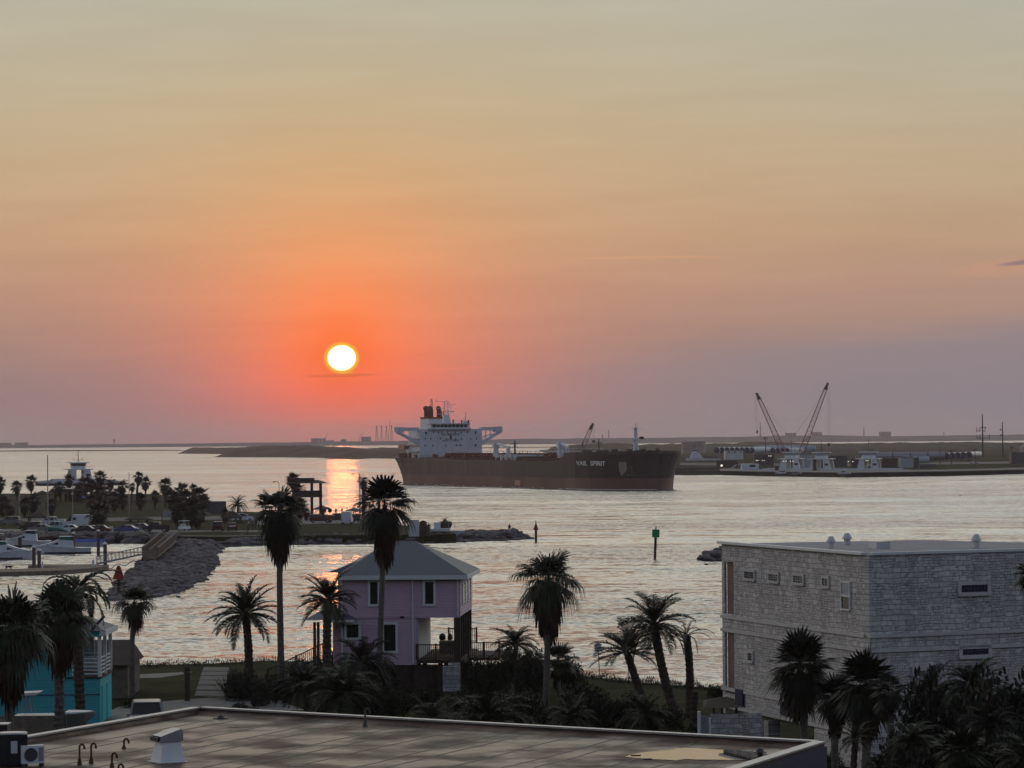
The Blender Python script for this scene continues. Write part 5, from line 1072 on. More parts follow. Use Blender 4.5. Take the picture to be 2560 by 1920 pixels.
q = WD(285, 1100, 10800); t = thing('water_tower', 'round headed water tower on the far shore at the left', 'water tower', (q.x, 10800, 2)); k = 10800 / FPX; z = EYE + (hor(285) - 1101) * k - 2
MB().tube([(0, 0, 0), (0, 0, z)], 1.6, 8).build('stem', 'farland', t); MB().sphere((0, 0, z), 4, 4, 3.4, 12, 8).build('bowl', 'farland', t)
q = WD(2200, 1100, 10800); t = thing('water_tower', 'flared water tower on the far shore right of the cranes', 'water tower', (q.x, 10800, 2)); z = EYE + (hor(2200) - 1080) * k - 2
MB().tube([(0, 0, 0), (0, 0, z * .6), (0, 0, z)], [3, 2, 4.5], 10).build('body', 'farland', t)
def stack(label, x, yt, w=2.2, name='chimney'):
    q = WD(x, 1100, 10700); z = EYE + (hor(x) - yt) * k - 2; t = thing(name, label, name, (q.x, 10700, 2), 0, 'hazy stacks on the far shore'); MB().tube([(0, 0, 0), (0, 0, z)], [w, w * .6], 8).build('shaft', 'farland', t); return t, z
for lab, x, yt in (('tall hazy chimney between crane hook and boom', 1901, 1056), ('hazy mast on the far shore left of the second flared tower', 2160, 1068), ('hazy thin stack behind the tanker foredeck', 1506, 1086), ('hazy mast behind the tanker foredeck, the taller one', 1522, 1076), ('thin hazy mast left of the left storage tank', 1806, 1090), ('far thin stack above the water right of the pylon row', 2360, 1079)): stack(lab, x, yt)
for i, x in enumerate((942, 954, 966, 979)):
    t, z = stack(['first', 'second', 'third', 'fourth'][i] + ' hazy rig crane from the left, beside the tanker bridge', x, 1068 if i < 3 else 1067, .8, 'rig_crane'); t['category'] = 'rig'; t['group'] = 'hazy rig cranes on the far shore'
    b = MB()
    for s in (-1, 1): b.beam((s * 6.5, 0, 0), (s * .7, 0, z), 1.1)
    for j in range(6): h0 = z * j / 6; h1 = z * (j + 1) / 6; w0 = 6.5 - 5.8 * j / 6; w1 = 6.5 - 5.8 * (j + 1) / 6; b.beam((-w0, 0, h0), (w1, 0, h1), .5)
    b.build('legs', 'farland', t); MB().box(-2.2, 2.2, -2, 2, z, z + 4).build('head', 'farland', t)
for lab, x0, y0, x1, y1 in (('hazy slanting jib right of the row of far boxes', 813, 1098, 819, 1081), ('hazy slanting jib left of the stepped far block', 899, 1096, 906, 1077), ('hazy slanting jib among the rig cranes', 972, 1080, 975, 1052)):
    a = WD(x0, y0, 10700); c = WD(x1, y1, 10700); t = thing('far_jib', lab, 'crane', (a.x, 10700, 2), 0); MB().beam((0, 0, 0), (0, 0, a.z - 2), 1.5).build('mast', 'farland', t); MB().beam((0, 0, a.z - 2), (c.x - a.x, 0, c.z - 2), 1.2).build('jib', 'farland', t)

# ================================================================ PINK HOUSE
HD = 231.0
def HP(x, y, D=HD): return WD(x, y, D)
q0 = HP(848, 1663); q1 = HP(1152, 1663); base = Vector((q1.x, HD, 1.5)); t = thing('pink_house', 'pink two storey wooden house on piles with a grey hip roof', 'house', base, radians(-3.6))
kh = HD / FPX
def hx(px): return WD(px, 1550, HD).x - base.x
def hz(px, py): return WD(px, py, HD).z - base.z
xl, xr = hx(848), 0.0; xo = hx(1041); zt_, zm, zf = hz(1000, 1440), hz(1100, 1541), hz(1000, 1663)
DP = 10.5  # depth of the house
wall = MB().box(xl, xr, 0, .2, zm, zt_).box(xl, xo, 0, .2, zf, zm - .002).box(xr - .2, xr, .2, DP, zm, zt_).box(xl, xl + .2, .2, DP, zf, zt_).box(xl + .2, xr - .2, DP - .2, DP, zm, zt_).box(xo - .2, xo, .2, DP, zf, zm - .002).box(xl + .2, xo - .2, DP - .2, DP, zf, zm - .002).build('wall', 'pink_siding', t)
MB().box(xl + .2, xr - .2, .2, DP - .2, zm, zm + .25).build('upper_floor', 'wood_dark', t)
# rear left wing seen past the corner
xw = hx(829); MB().box(xw, xl - .01, 3.5, DP, zf, zt_ + .35).build('side_wing', 'pink_siding', t)
# roof
ex = .45; xe0, xe1 = xl - .1, hx(1170); ye0, ye1 = -ex, DP + ex; zr = hz(1020, 1355) ; ze = zt_ + .06; rx0, rx1 = hx(955) * 1.0, hx(1022)
rf = MB().add([(xe0, ye0, ze), (xe1, ye0, ze), (xe1, ye1, ze), (xe0 - .9, ye1, ze), (rx0, DP / 2, zr - .1), (rx1, DP / 2, zr - .1)], [(3, 2, 1, 0), (0, 1, 5, 4), (1, 2, 5), (2, 3, 4, 5), (3, 0, 4)]).build('roof', 'roof_metal', t)
MB().box(xe0, xe1, ye0 - .03, ye0 + .05, ze - .3, ze - .01).box(xe1 - .05, xe1 + .03, ye0 + .06, ye1, ze - .3, ze - .01).build('fascia', 'trim', rf)
MB().add([(xl - 1.15, 2.6, ze + .1), (xl + 1.2, 2.6, ze + .1), (xl + 1.2, DP, ze + .1), (xl - 1.15, DP, ze + .1), (xl + 1.1, 4, ze + .9), (xl + 1.1, DP - 1, ze + 1.2)], [(0, 1, 4), (3, 0, 4, 5), (2, 3, 5), (3, 2, 1, 0)]).build('side_roof', 'roof_metal', rf)
b = MB()
for i in range(1, 20):
    k = i / 20; b.beam((xe0 + (xe1 - xe0) * k, ye0, ze + .03), (max(rx0, min(rx1, xe0 + (xe1 - xe0) * k)), DP / 2 if rx0 < xe0 + (xe1 - xe0) * k < rx1 else ye0 + (DP / 2 - ye0) * min(1, (xe0 + (xe1 - xe0) * k - xe0) / (rx0 - xe0), (xe1 - (xe0 + (xe1 - xe0) * k)) / (xe1 - rx1)), ze + .03 + (zr - .1 - ze) * min(1, (xe0 + (xe1 - xe0) * k - xe0) / (rx0 - xe0), (xe1 - (xe0 + (xe1 - xe0) * k)) / (xe1 - rx1))), .03) if False else None
def window(parent, x0, x1, z0, z1, y=0, fr=.16, tall=True, m_='glass'):
    w = MB().box(x0 - fr, x1 + fr, y - .07, y - .005, z1, z1 + fr).box(x0 - fr, x1 + fr, y - .09, y - .005, z0 - fr, z0).box(x0 - fr, x0, y - .07, y - .005, z0, z1).box(x1, x1 + fr, y - .07, y - .005, z0, z1).build('window', 'trim', parent)
    MB().box(x0, x1, y - .03, y - .006, z0, z1).build('pane', m_, w); return w
for a, c, u, v in ((925, 944, 1455, 1511), (1063, 1084, 1455, 1510), (865, 895, 1562, 1595), (959, 988, 1562, 1628)):
    window(t, hx(a), hx(c), hz(a, v), hz(a, u))
MB().box(xr - .22, xr - .12, -.1, -.01, zm, ze - .3).box(xl + .1, xl + .2, -.1, -.01, zf, ze - .3).build('corner_board', 'trim', t)
MB().tube([(xo - .25, -.08, ze - .3), (xo - .25, -.08, zf + .1)], .045, 8).build('downspout', 'trim', t)
MB().box(xl, xr, -.05, -.004, zm - .09, zm + .05).build('belt_board', 'pink_siding', t)
MB().box(hx(1000), hx(1010), -.14, -.01, hz(1005, 1545), hz(1005, 1541)).build('wall_lamp', 'black', t)
for i, (px_, w_) in enumerate(((1070, .5), (1090, .35), (1122, .45))): MB().sphere((hx(px_), DP + .9, zf + 1.2), w_ * .5, .25, .3, 8, 5).tube([(hx(px_), DP + .9, zf + .8), (hx(px_), DP + .9, zf + 1.0)], .12, 8).build('porch_plant', 'palm_dark', t)
# right side windows on the upper floor
for i in range(4):
    y0 = 1.4 + i * 2.4; w = MB().box(.005, .07, y0 - .12, y0 + 1.32, zm + .7, zm + 2.2).build('window', 'trim', t); MB().box(.071, .09, y0, y0 + 1.2, zm + .82, zm + 2.08).build('pane', 'glass', w)
# porch: posts, screens, deck, rails
MB().box(xo, xr + .3, -.1, DP + 1.5, zf + .1, zf + .35).build('porch_deck', 'wood_dark', t)
b = MB().box(xr - .45, xr - .02, -.02, .4, .2, zm - .01).build('porch_post', 'wood_dark', t)
for i in range(1, 6): MB().box(xr - .3, xr - .04, i * 2.1 - .1, i * 2.1 + .12, .2, zm - .01).build('porch_post', 'wood_dark', t)
MB().box(xo + .01, xo + .12, .3, DP - 1, zf + .36, zm - .02).build('screen_panel', 'white_dirty', t)
def railing(b, p, q, h=1.0, n=None, r_=.035, gap=.14):
    p = Vector(p); q = Vector(q); n = n or int((q - p).length / gap); up = Vector((0, 0, h)); b.beam(p + up, q + up, .07).beam(p + Vector((0, 0, .1)), q + Vector((0, 0, .1)), .05)
    for i in range(n + 1):
        c = p.lerp(q, i / n); b.beam(c, c + up, r_)
    for c in (p, q, p.lerp(q, .5)): b.beam(c, c + up * 1.08, .12)
    return b
railing(MB(), (xo, .0, zf + .36), (xr - .4, .0, zf + .36)).build('porch_railing', 'wood_dark', t)
railing(MB(), (xo + 1.2, DP + 1.4, zf + .8), (xr + .2, DP + 1.4, zf + .8)).build('porch_railing', 'wood_dark', t)
q = MB().box(-2.1, -.5, 7.5, 8.6, zf + .36, zf + 1.15).build('porch_bench', 'wood', t)
for i in range(3): q = MB().box(xr + .3 + 0, xr + 2.4, 3, DP, zf + .1, zf + .3) if i == 0 else None; (q.build('side_deck', 'wood_dark', t) if q else None)
railing(MB(), (xr + .3, 3, zf + .3), (xr + 2.4, 3, zf + .3)).build('deck_railing', 'wood_dark', t)
railing(MB(), (xr + 2.4, 3, zf + .3), (xr + 5.2, 3, .4)).build('stair_railing', 'wood_dark', t)
railing(MB(), (xl - 1.3, 2, zf + .4), (xl - 5.2, 2, .3)).build('stair_railing', 'wood_dark', t)
b = MB()
for i in range(12): k = i / 12; b.box(xl - 1.5 - k * 3.8 - .35, xl - 1.5 - k * 3.8, 1.9, 3.2, zf + .2 - k * (zf + .1) - .05, zf + .2 - k * (zf + .1) + .04)
b.build('stair_treads', 'wood', t)
# small entry roof on the left, held by dark posts
er = MB().pyramid(hx(763), hx(890), -1.2, 3, hz(800, 1549), hz(800, 1528), 1.5).build('entry_roof', 'roof_metal', t)
MB().box(hx(828), hx(890), -1.25, -1.18, hz(800, 1549) - .15, hz(800, 1549)).build('entry_fascia', 'trim', er)
for x in (788, 797, 820): MB().box(hx(x) - .09, hx(x) + .09, -.9, -.7, .0, hz(800, 1549) - .16).build('entry_post', 'wood_dark', t)
MB().box(hx(829), xl - .01, .3, 3.4, zf, hz(800, 1550)).build('entry_wall', 'pink_siding', t)
b = MB()
for x in [xl + .3 + i * (xr - xl - .6) / 5 for i in range(6)]:
    for y in (.4, DP / 2, DP - .4): MB().box(x - .15, x + .15, y - .15, y + .15, 0, zf).build('pile', 'wood_dark', t)
MB().box(xl + .1, xr - .1, .25, .3, .1, zf - .05).build('skirt_panel', 'wood_dark', t)
# outdoor units under the porch
for i, (a, c, u, v, lab) in enumerate(((1107, 1150, 1666, 1706, 'pale stone block stack at the right corner of the pink house'), (1124, 1150, 1657, 1700, 'second pale block behind the stone stack by the pink house'))):
    A_ = WD(a, v, HD - 1.0 + i * .7); C_ = WD(c, u, HD - 1.0 + i * .7); ob = MB().box(0, C_.x - A_.x, 0, .6, -(A_.z - 1.5) if A_.z > 1.5 else 0, C_.z - A_.z).build('stone_block', 'stone', None, loc=(A_.x, A_.y, A_.z)); tag(ob, lab, 'stone block')

# ================================================================ TURQUOISE HOUSE
TD = 206.0; q = WD(251, 1800, TD); base = Vector((q.x, TD, 1.5)); t = thing('turquoise_house', 'turquoise house with a white railed balcony at its upper corner', 'house', base, 0)
def tx(px): return WD(px, 1700, TD).x - base.x
def tz_(py, px=250): return WD(px, py, TD).z - base.z
zd_, ze, zt_ = tz_(1692), tz_(1592), tz_(1577); xb = tx(180); DW = 5.6
MB().box(-9.5, 0, 0, .2, 0, zd_ - .12).box(-9.5, -9.3, .2, DW, 0, ze).box(-.2, 0, .2, DW, 0, zd_ - .12).box(-9.5, 0, DW, DW + .2, 0, zd_ - .12).build('lower_wall', 'turquoise_siding', t)
MB().box(-9.5, xb, .0, .2, zd_ - .1, ze).box(xb - .2, xb, .2, DW, zd_ - .1, ze).build('upper_wall', 'turquoise_siding', t)
MB().box(xb - .3, .08, -.08, DW + .1, zd_ - .1, zd_).build('balcony_deck', 'wood_dark', t)
MB().box(xb, .08, -.1, .1, ze, zt_).box(-.1, .1, .1, DW, ze, zt_).box(-9.6, xb, -.1, .1, ze, zt_).build('beam', 'turquoise', t)
rf = MB().add([(-9.8, -.4, zt_), (.35, -.4, zt_), (.35, DW + .3, zt_), (-9.8, DW + .3, zt_), (-1.8, 2.9, zt_ + .95), (-9.8, 2.9, zt_ + 1.2)], [(0, 1, 4, 5), (1, 2, 4), (2, 3, 5, 4), (3, 2, 1, 0)]).build('roof', 'roof_metal', t)
MB().box(.02, .36, -.42, -.38, zt_ - .28, zt_ - .01).box(.36, .4, -.4, DW + .3, zt_ - .28, zt_ + .05).build('gutter', 'trim', rf)
for y in (.1, DW * .5, DW): MB().box(-.14, .06, y - .1, y + .1, zd_, ze).build('balcony_post', 'trim', t)
b = MB()
for i in range(5): z = zd_ + .18 + i * .23; b.beam((xb, .0, z), (-.14, .0, z), .05, .07).beam((-.04, .2, z), (-.04, DW, z), .05, .07).beam((xb, DW, z), (-.14, DW, z), .05, .06)
b.build('balcony_rails', 'trim', t)
MB().box(xb + .01, xb + .08, 1.5, 3.6, zd_ + .02, zd_ + 2.1).build('balcony_door', 'trim', t)
MB().box(xb - .02, tx(206), DW + .3, DW + .4, zd_, ze - .1).build('back_panel', 'window_light', t)
for y in (.7, 3.2): MB().box(.005, .05, y, y + 1.9, .05, 2.2).build('garage_door', 'turquoise', t)
for z, x in ((zd_ - 1.1, 0),): MB().box(-9.4, -.01, -.03, -.004, z, z + .05).build('joint_strip', 'navy', t)
MB().beam((-2.2, .4, zd_ + .45), (-1.3, .9, zd_ + .95), .5, .08).build('deck_chair', 'trim', t)
# bent heron shaped wind vane lying on the roof edge
MB().beam((-.5, -.2, zt_ + .05), (.3, -.1, zt_ + .9), .12, .16).build('roof_ornament', 'navy', t)
# shed behind
q = WD(315, 1750, 226); t = thing('brown_shed', 'brown gabled shed behind the turquoise house balcony', 'shed', (q.x, 226, 1.5), 0); k = 226 / FPX; z = lambda py: WD(315, py, 226).z - 1.5
MB().add([(-4.2, 0, z(1690)), (-.2, 0, z(1690)), (-.2, 9, z(1690)), (-4.2, 9, z(1690)), (-4.2, 3.6, z(1607)), (.0, 3.6, z(1607)), (.35, -.4, z(1662)), (.35, 8, z(1662)), (-4.2, -.4, z(1662)), (-4.2, 8, z(1662))], [(8, 6, 5, 4), (6, 7, 5), (7, 9, 4, 5), (6, 8, 9, 7)]).build('roof', 'roof_brown', t)
MB().box(-4.2, .1, .2, 7.5, 0, z(1664)).build('wall', 'wood', t); MB().box(.1, .14, 2, 3.2, .3, 2.2).build('door', 'wood_dark', t)
# boat on a trailer with its T-top
q = WD(150, 1815, 188); t = thing('trailer_boat', 'white centre console boat on a trailer in front of the turquoise wall', 'boat', (q.x, 188, 1.5), 0); k = 188 / FPX; z = lambda py: WD(150, py, 188).z - 1.5
X = lambda px: (px - 150) * k
MB().loft([[(X(px), -w, z(zt1)), (X(px), -w * .5, z(1822) + rise), (X(px), w * .5, z(1822) + rise), (X(px), w, z(zt1))] for px, w, zt1, rise in ((40, .9, 1786, 0), (120, 1.0, 1786, 0), (180, .95, 1783, .1), (215, .6, 1780, .3), (238, .05, 1778, .75))]).build('hull', 'steel', t)
MB().prism([(X(166), -.85), (X(180), -.9), (X(215), -.55), (X(236), 0), (X(215), .55), (X(180), .9), (X(166), .85)], z(1782), z(1778)).build('foredeck', 'white', t)
MB().xprism([(X(28), z(1738)), (X(30), z(1731)), (X(104), z(1728)), (X(96), z(1735))], -.8, .8).build('t_top', 'white_dirty', t)
b = MB()
for a_, c_ in ((62, 55), (66, 68), (75, 84)):
    for s in (-.6, .6): b.beam((X(a_), s, z(1736)), (X(c_), s, z(1782)), .05)
b.build('top_frame', 'steel', t)
MB().box(X(50), X(150), -.7, .7, .25, .4).build('trailer_bed', 'steel_dark', t)
for s in (-.9, .9): MB().tube([(X(80), s - .1, .3), (X(80), s + .1, .3)], .3, 12).build('wheel', 'black', t)
q = WD(162, 1835, 180); t = thing('boundary_fence', 'grey board fence with a pale post behind the roof edge', 'fence', (q.x, 180, 1.5)); k = 180 / FPX; z = lambda py: WD(162, py, 180).z - 1.5
b = MB()
for i in range(6): b.box(-3.4, -.15, -.05, 0, z(1850) + i * .22, z(1850) + i * .22 + .19)
b.build('boards', 'wood', t); MB().box(-.15, .1, -.1, .1, 0, z(1786)).build('post', 'trunk_grey', t)
q = W(468, 1752, 1.5); k = q.y / FPX; t = thing('timber_post', 'single thick dark timber post beside the driveway', 'post', (q.x, q.y, 1.5)); MB().tube([(0, 0, 0), (0, 0, 84 * k), (0, 0, 88 * k)], [.18, .19, .1], 10).build('shaft', 'wood_dark', t)
MB().box(-.22, .22, -.2, -.17, 70 * k, 74 * k).build('strap', 'steel_dark', t)
# birdhouse on a pole
q = W(1500, 1700, 1.5); k = q.y / FPX; t = thing('bird_house', 'round white birdhouse on a thin leaning pole by the water', 'birdhouse', (q.x, q.y, 1.5)); t.rotation_euler = (0, radians(-3), 0)
MB().tube([(0, 0, 0), (0, 0, 72 * k)], .035, 6).build('pole', 'steel', t); MB().tube([(0, 0, 72 * k), (0, 0, 88 * k)], .26, 8).build('house', 'white_dirty', t); MB().tube([(0, 0, 88 * k), (0, 0, 92 * k)], [.34, .1], 8).build('roof', 'steel_dark', t); MB().tube([(0, 0, 73 * k), (0, 0, 74 * k)], .36, 8).tube([(0, 0, 80 * k), (0, 0, 81 * k)], .34, 8).build('perches', 'steel_dark', t)
q = W(1571, 1700, 1.5); t = thing('garden_pole', 'thin pale pole with a small arm left of the leaning palms', 'pole', (q.x, q.y, 1.5)); MB().tube([(0, 0, 0), (0, 0, 1.3)], .03, 6).build('pole', 'steel', t); MB().beam((-.35, 0, 1.2), (.05, 0, 1.25), .04).build('arm', 'steel', t)

# ================================================================ STONE BUILDING
A_ = Vector((11.8, 193.4)); B_ = Vector((17.8, 173.3)); R_ = Vector((.894, .447)); Lf = (B_ - A_).length; dl = (B_ - A_).normalized(); ang = math.atan2(dl.y, dl.x); ZT = 12.45
t = thing('stone_building', 'three storey pale stone building with a flat roof at the right', 'building', (A_.x, A_.y, 0), ang)
def on_left(px, py, off=0.0):
    """(s, z) on the left face seen at photo px, py"""
    d = _ray(px, py); D2 = d.xy; n = Vector((-dl.y, dl.x)); o = A_ - n * off; den = dl.x * -D2.y + dl.y * D2.x; s = (-o.x * -D2.y - o.y * D2.x) / den; tt = ((o + dl * s).dot(D2)) / D2.dot(D2); return s, EYE + tt * d.z
# local frame: x runs along the left face towards the viewer, y points into the building
BW = 34.0; s0, s1 = on_left(1811, 1450)[0], on_left(1834, 1450)[0]
ZB = on_left(1843, 1775)[1]
sl = [(on_left(1820, 1535)[1], on_left(1820, 1404)[1]), (on_left(1820, 1733)[1], on_left(1820, 1571)[1])]
MB().box(0, s0, 0, .14, 1.0, ZT).build('corner_pier', 'stone', t)
b = MB().box(s1, Lf, 0, .14, ZB, ZT)
zs = [ZB, sl[1][0], sl[1][1], sl[0][0], sl[0][1], ZT]
for i in (0, 2, 4): b.box(s0, s1, 0, .14, zs[i], zs[i + 1])
b.build('left_wall', 'stone', t)
MB().box(s0 + .02, s0 + (s1 - s0) * .80, .16, .24, ZB, ZT - .4).build('balcony_screen', 'balcony_pink', t)
for z in (sl[0][0] - .35, sl[1][0] - .35): MB().box(.05, 2.6, .46, BW - 1, z, z + .3).build('balcony_floor', 'concrete', t)
MB().box(2.6, 3.0, .46, BW - 1, ZB, ZT - .3).build('inner_wall', 'balcony_pink', t)
# right face as its own mesh so that the courses run along it
fr = MB().box(0, BW, -.45, 0, 1.0, ZT).build('right_wall', 'stone', t, loc=(Lf, 0, 0)); fr.rotation_euler = (0, 0, math.atan2(R_.y, R_.x) - ang); FRA = math.atan2(R_.y, R_.x)
# main roof
cnr = math.atan2(R_.y, R_.x) - ang
def loc2(px, py, z): p = W(px, py, z); v = Vector((p.x, p.y)) - A_; n = Vector((-dl.y, dl.x)); return (v.dot(dl), v.dot(n))
rv = Vector((cos(cnr), sin(cnr)))
roof = [(.02, .02), (Lf - .02, .0), (Lf + sin(cnr) * .43, -cos(cnr) * .43), (Lf + rv.x * BW + sin(cnr) * .43, rv.y * BW - cos(cnr) * .43), loc2(3000, 1362, ZT), loc2(2570, 1356.5, ZT), loc2(2290, 1350, ZT)]
MB().prism(roof, ZT - .3, ZT).build('roof', 'stone_roof', t)
b = MB().box(-.2, Lf + .12, -.22, .12, ZT + .005, ZT + .14); b.build('coping', 'trim', t)
o = MB().box(.15, BW, -.55, -.25, ZT + .005, ZT + .14).build('coping', 'trim', t, loc=(Lf, 0, 0)); o.rotation_euler = (0, 0, cnr)
for z in (8.35, 7.6, 4.3, ZB + .1):
    if z > 3: MB().box(-.06 if z > 4 else s1, Lf + .06, -.10, -.005, z - .09, z + .09).build('string_course', 'stone_trim', t)
    o = MB().box(.0, BW, -.56, -.455, z - .09, z + .09).build('string_course', 'stone_trim', t, loc=(Lf, 0, 0)); o.rotation_euler = (0, 0, cnr)
# low hipped skylight part of the roof

def win_left(x0, x1, y0, y1, m_='glass', two=False, frame='stone_trim', fr_=.14):
    sa, za = on_left(x0, y1); sb, zb = on_left(x1, y0); zc = on_left(x1, y1)[1]; za = zc
    w = MB().box(sa - fr_, sb + fr_, -.1, -.004, zb, zb + fr_).box(sa - fr_, sb + fr_, -.14, -.004, za - fr_, za).box(sa - fr_, sa, -.1, -.004, za, zb).box(sb, sb + fr_, -.1, -.004, za, zb).build('window', frame, t)
    if two:
        MB().box(sa, sb, -.05, -.006, za, (za + zb) / 2 - .05).build('pane', 'glass', w); MB().box(sa, sb, -.055, -.006, (za + zb) / 2 + .05, zb).build('pane', 'window_light', w); MB().box(sa, sb, -.07, -.006, (za + zb) / 2 - .05, (za + zb) / 2 + .05).build('sash_bar', 'trim', w)
    else:
        MB().box(sa, sb, -.05, -.006, za, zb).build('pane', m_, w)
        b = MB(); n = max(2, int((sb - sa) / .3)); [b.beam((sa + (sb - sa) * i / n, -.06, za), (sa + (sb - sa) * i / n, -.06, zb), .025) for i in range(1, n)]; [b.beam((sa, -.06, za + (zb - za) * i / 3), (sb, -.06, za + (zb - za) * i / 3), .025) for i in (1, 2)]; b.build('glass_block_grid', 'window_light', w)
for a, c, u, v in ((1864, 1888, 1431, 1447), (1925, 1947, 1437, 1453), (1987, 2010, 1441, 1458), (2059, 2073, 1447, 1465), (1873, 1883, 1634, 1652)): win_left(a, c, u, v)
win_left(2107, 2126, 1458, 1523, two=True, frame='trim', fr_=.08)
for a, c, u, v in ((1844, 1862, 1724, 1764), (1957, 1976, 1756, 1788), (2078, 2098, 1780, 1815)):
    sa, za = on_left(a, (u + v) / 2); sb, _ = on_left(c, (u + v) / 2); z1 = on_left((a + c) / 2, u)[1]; z0 = on_left((a + c) / 2, v)[1]
    MB().box(sa, sb, -.16, -.01, z0, z1).build('shutter', 'navy', t)
def on_right(px, py):
    d = _ray(px, py); D2 = d.xy; o = B_ - Vector((-R_.y, R_.x)) * .45; den = R_.x * -D2.y + R_.y * D2.x; s = (-o.x * -D2.y - o.y * D2.x) / den; tt = ((o + R_ * s).dot(D2)) / D2.dot(D2); return s, EYE + tt * d.z
for a, c, u, v in ((2401, 2467, 1463, 1481), (2404, 2469, 1620, 1638), (2287, 2312, 1677, 1690)):
    sa, z0 = on_right(a, v); sb, _ = on_right(c, v); z1 = on_right(a, u)[1]; b = MB(); f_ = .2
    b.box(sa - f_, sb + f_, -.56, -.455, z1, z1 + f_).box(sa - f_, sb + f_, -.6, -.455, z0 - f_, z0).box(sa - f_, sa, -.56, -.455, z0, z1).box(sb, sb + f_, -.56, -.455, z0, z1); w = b.build('window', 'stone_trim', t, loc=(Lf, 0, 0)); w.rotation_euler = (0, 0, cnr)
    MB().box(sa, sb, -.5, -.456, z0, z1).build('pane', 'navy', w); b = MB(); [b.beam((sa + (sb - sa) * i / 8, -.52, z0), (sa + (sb - sa) * i / 8, -.52, z1), .03) for i in range(1, 8)]; b.beam((sa, -.52, (z0 + z1) / 2), (sb, -.52, (z0 + z1) / 2), .03); b.build('glass_block_grid', 'steel_dark', w)
# undercroft: columns, soffit and rear wall
MB().box(.5, Lf - .1, .5, 12, ZB - .25, ZB - .01).build('soffit', 'concrete', t)
for px in (1914, 2045): s_ = on_left(px, 1800)[0]; MB().box(s_ - .35, s_ + .35, .02, .7, 0, ZB - .26).build('column', 'stone', t)
MB().box(on_left(2030, 1830)[0] + .3, Lf, .01, .44, 0, ZB - .02).build('lower_wall', 'stone', t); MB().box(0, Lf, 9, 9.4, 0, ZB - .26).build('rear_wall', 'wood_dark', t)

# roof vents
for i, (x, y, w, h, lab) in enumerate(((2078, 1371, 24, 30, 'leftmost'), (2118, 1362, 26, 30, 'second'), (2441, 1370, 26, 34, 'right'))):
    s_, n_y = loc2(x, y, ZT); k = 185 / FPX
    MB().tube([(0, 0, 0), (0, 0, h * k * .55)], w * k * .33, 10).tube([(0, 0, h * k * .5), (0, 0, h * k * .6), (0, 0, h * k)], [w * k * .5, w * k * .5, w * k * .22], 12).build('roof_vent', 'white_dirty', t, loc=(s_, n_y, ZT + .002))
s_, n_y = loc2(2198, 1371, ZT); MB().box(-.6, .6, -.4, .4, 0, .38).build('roof_hatch', 'white_dirty', t, loc=(s_, n_y, ZT + .002))
# low gate house with a curved metal roof in front
GD = 184.0; t = thing('gate_house', 'low stone gate house with a dark metal hip roof', 'gate house', (WD(1745, 1800, GD).x, GD, 1.0)); gx = lambda px: WD(px, 1800, GD).x - WD(1745, 1800, GD).x; gz = lambda py: WD(1800, py, GD).z - 1.0
MB().box(gx(1778), gx(1906), 0, .4, 0, gz(1784)).build('wall', 'stone', t); MB().box(0, gx(1752), 0, .4, 0, gz(1779)).build('gate_pier', 'trim', t); MB().box(gx(1773), gx(1778) - .01, -.03, .4, 0, gz(1795)).build('gate_frame', 'trim', t); MB().box(gx(1753), gx(1772), .1, .2, 0, gz(1790)).build('gate', 'steel', t)
MB().add([(gx(1757), .0, gz(1770)), (gx(1845), -.6, gz(1768)), (gx(1852), 3.5, gz(1764)), (gx(1768), 3.5, gz(1762)), (gx(1775), 1.4, gz(1755)), (gx(1822), 1.6, gz(1747)), (gx(1838), 1.4, gz(1752))], [(0, 1, 6, 5, 4), (1, 2, 6), (2, 3, 4, 5, 6), (3, 0, 4), (3, 2, 1, 0)]).build('roof', 'roof_brown', t)
for px in (1806, 1842, 1785): MB().box(gx(px) - .06, gx(px) + .06, .1, .3, gz(1784), gz(1768)).build('roof_post', 'wood_dark', t)

# ================================================================ FOREGROUND FLAT ROOF
ZR = 6.5
RC, RR, RL = W(500, 1784, ZR), W(2036, 1871, ZR), W(60, 1861, ZR); v1 = (RL - RC); v1 = v1 / v1.length
P3 = RC + v1 * 46; P4 = RR + v1 * 46
t = thing('flat_roof_building', 'flat roofed building with wet brown membrane roof in front', 'building', (RC.x, RC.y, 0))
L = lambda p: (p.x - RC.x, p.y - RC.y)
MB().prism([L(RC), L(RR), L(P4), L(P3)], ZR - .2, ZR).build('roof_membrane', 'membrane', t)
MB().prism([L(RC + Vector((.25, -.6, 0))), L(RR + Vector((-.2, -.3, 0))), L(P4), L(P3)], 0, ZR - .21).build('wall', 'tower_blue', t)
e1 = (RR - RC).normalized(); n1 = Vector((-e1.y, e1.x, 0)); n2 = Vector((v1.y, -v1.x, 0)) * -1
PH = .22
def parapet(p, q, nrm, th=.34):
    a, c = p, q; o = a + nrm * th, c + nrm * th
    b = MB().prism([L(a), L(c), L(o[1]), L(o[0])], ZR - .7, ZR + PH).build('parapet', 'roof_brown', t)
    a2, c2 = a - nrm * .04, c - nrm * .04; o2 = a + nrm * (th + .05), c + nrm * (th + .05)
    MB().prism([L(a2), L(c2), L(o2[1]), L(o2[0])], ZR + PH + .002, ZR + PH + .07).build('coping', 'steel', b)
parapet(RC, RR, n1); parapet(RC - n1 * 0, P3, -Vector((-v1.y, v1.x, 0)) if (Vector((-v1.y, v1.x, 0)).x > 0) else Vector((-v1.y, v1.x, 0)))
o_ = Vector((-v1.y, v1.x, 0)); o_ = o_ if o_.x > 0 else -o_
parapet(RR, P4, o_, .4)
MB().prism([L(RR + o_ * .42), L(P4 + o_ * .42), L(P4 + o_ * .5), L(RR + o_ * .5)], ZR - 1.0, ZR + .1).build('fascia', 'navy', t)
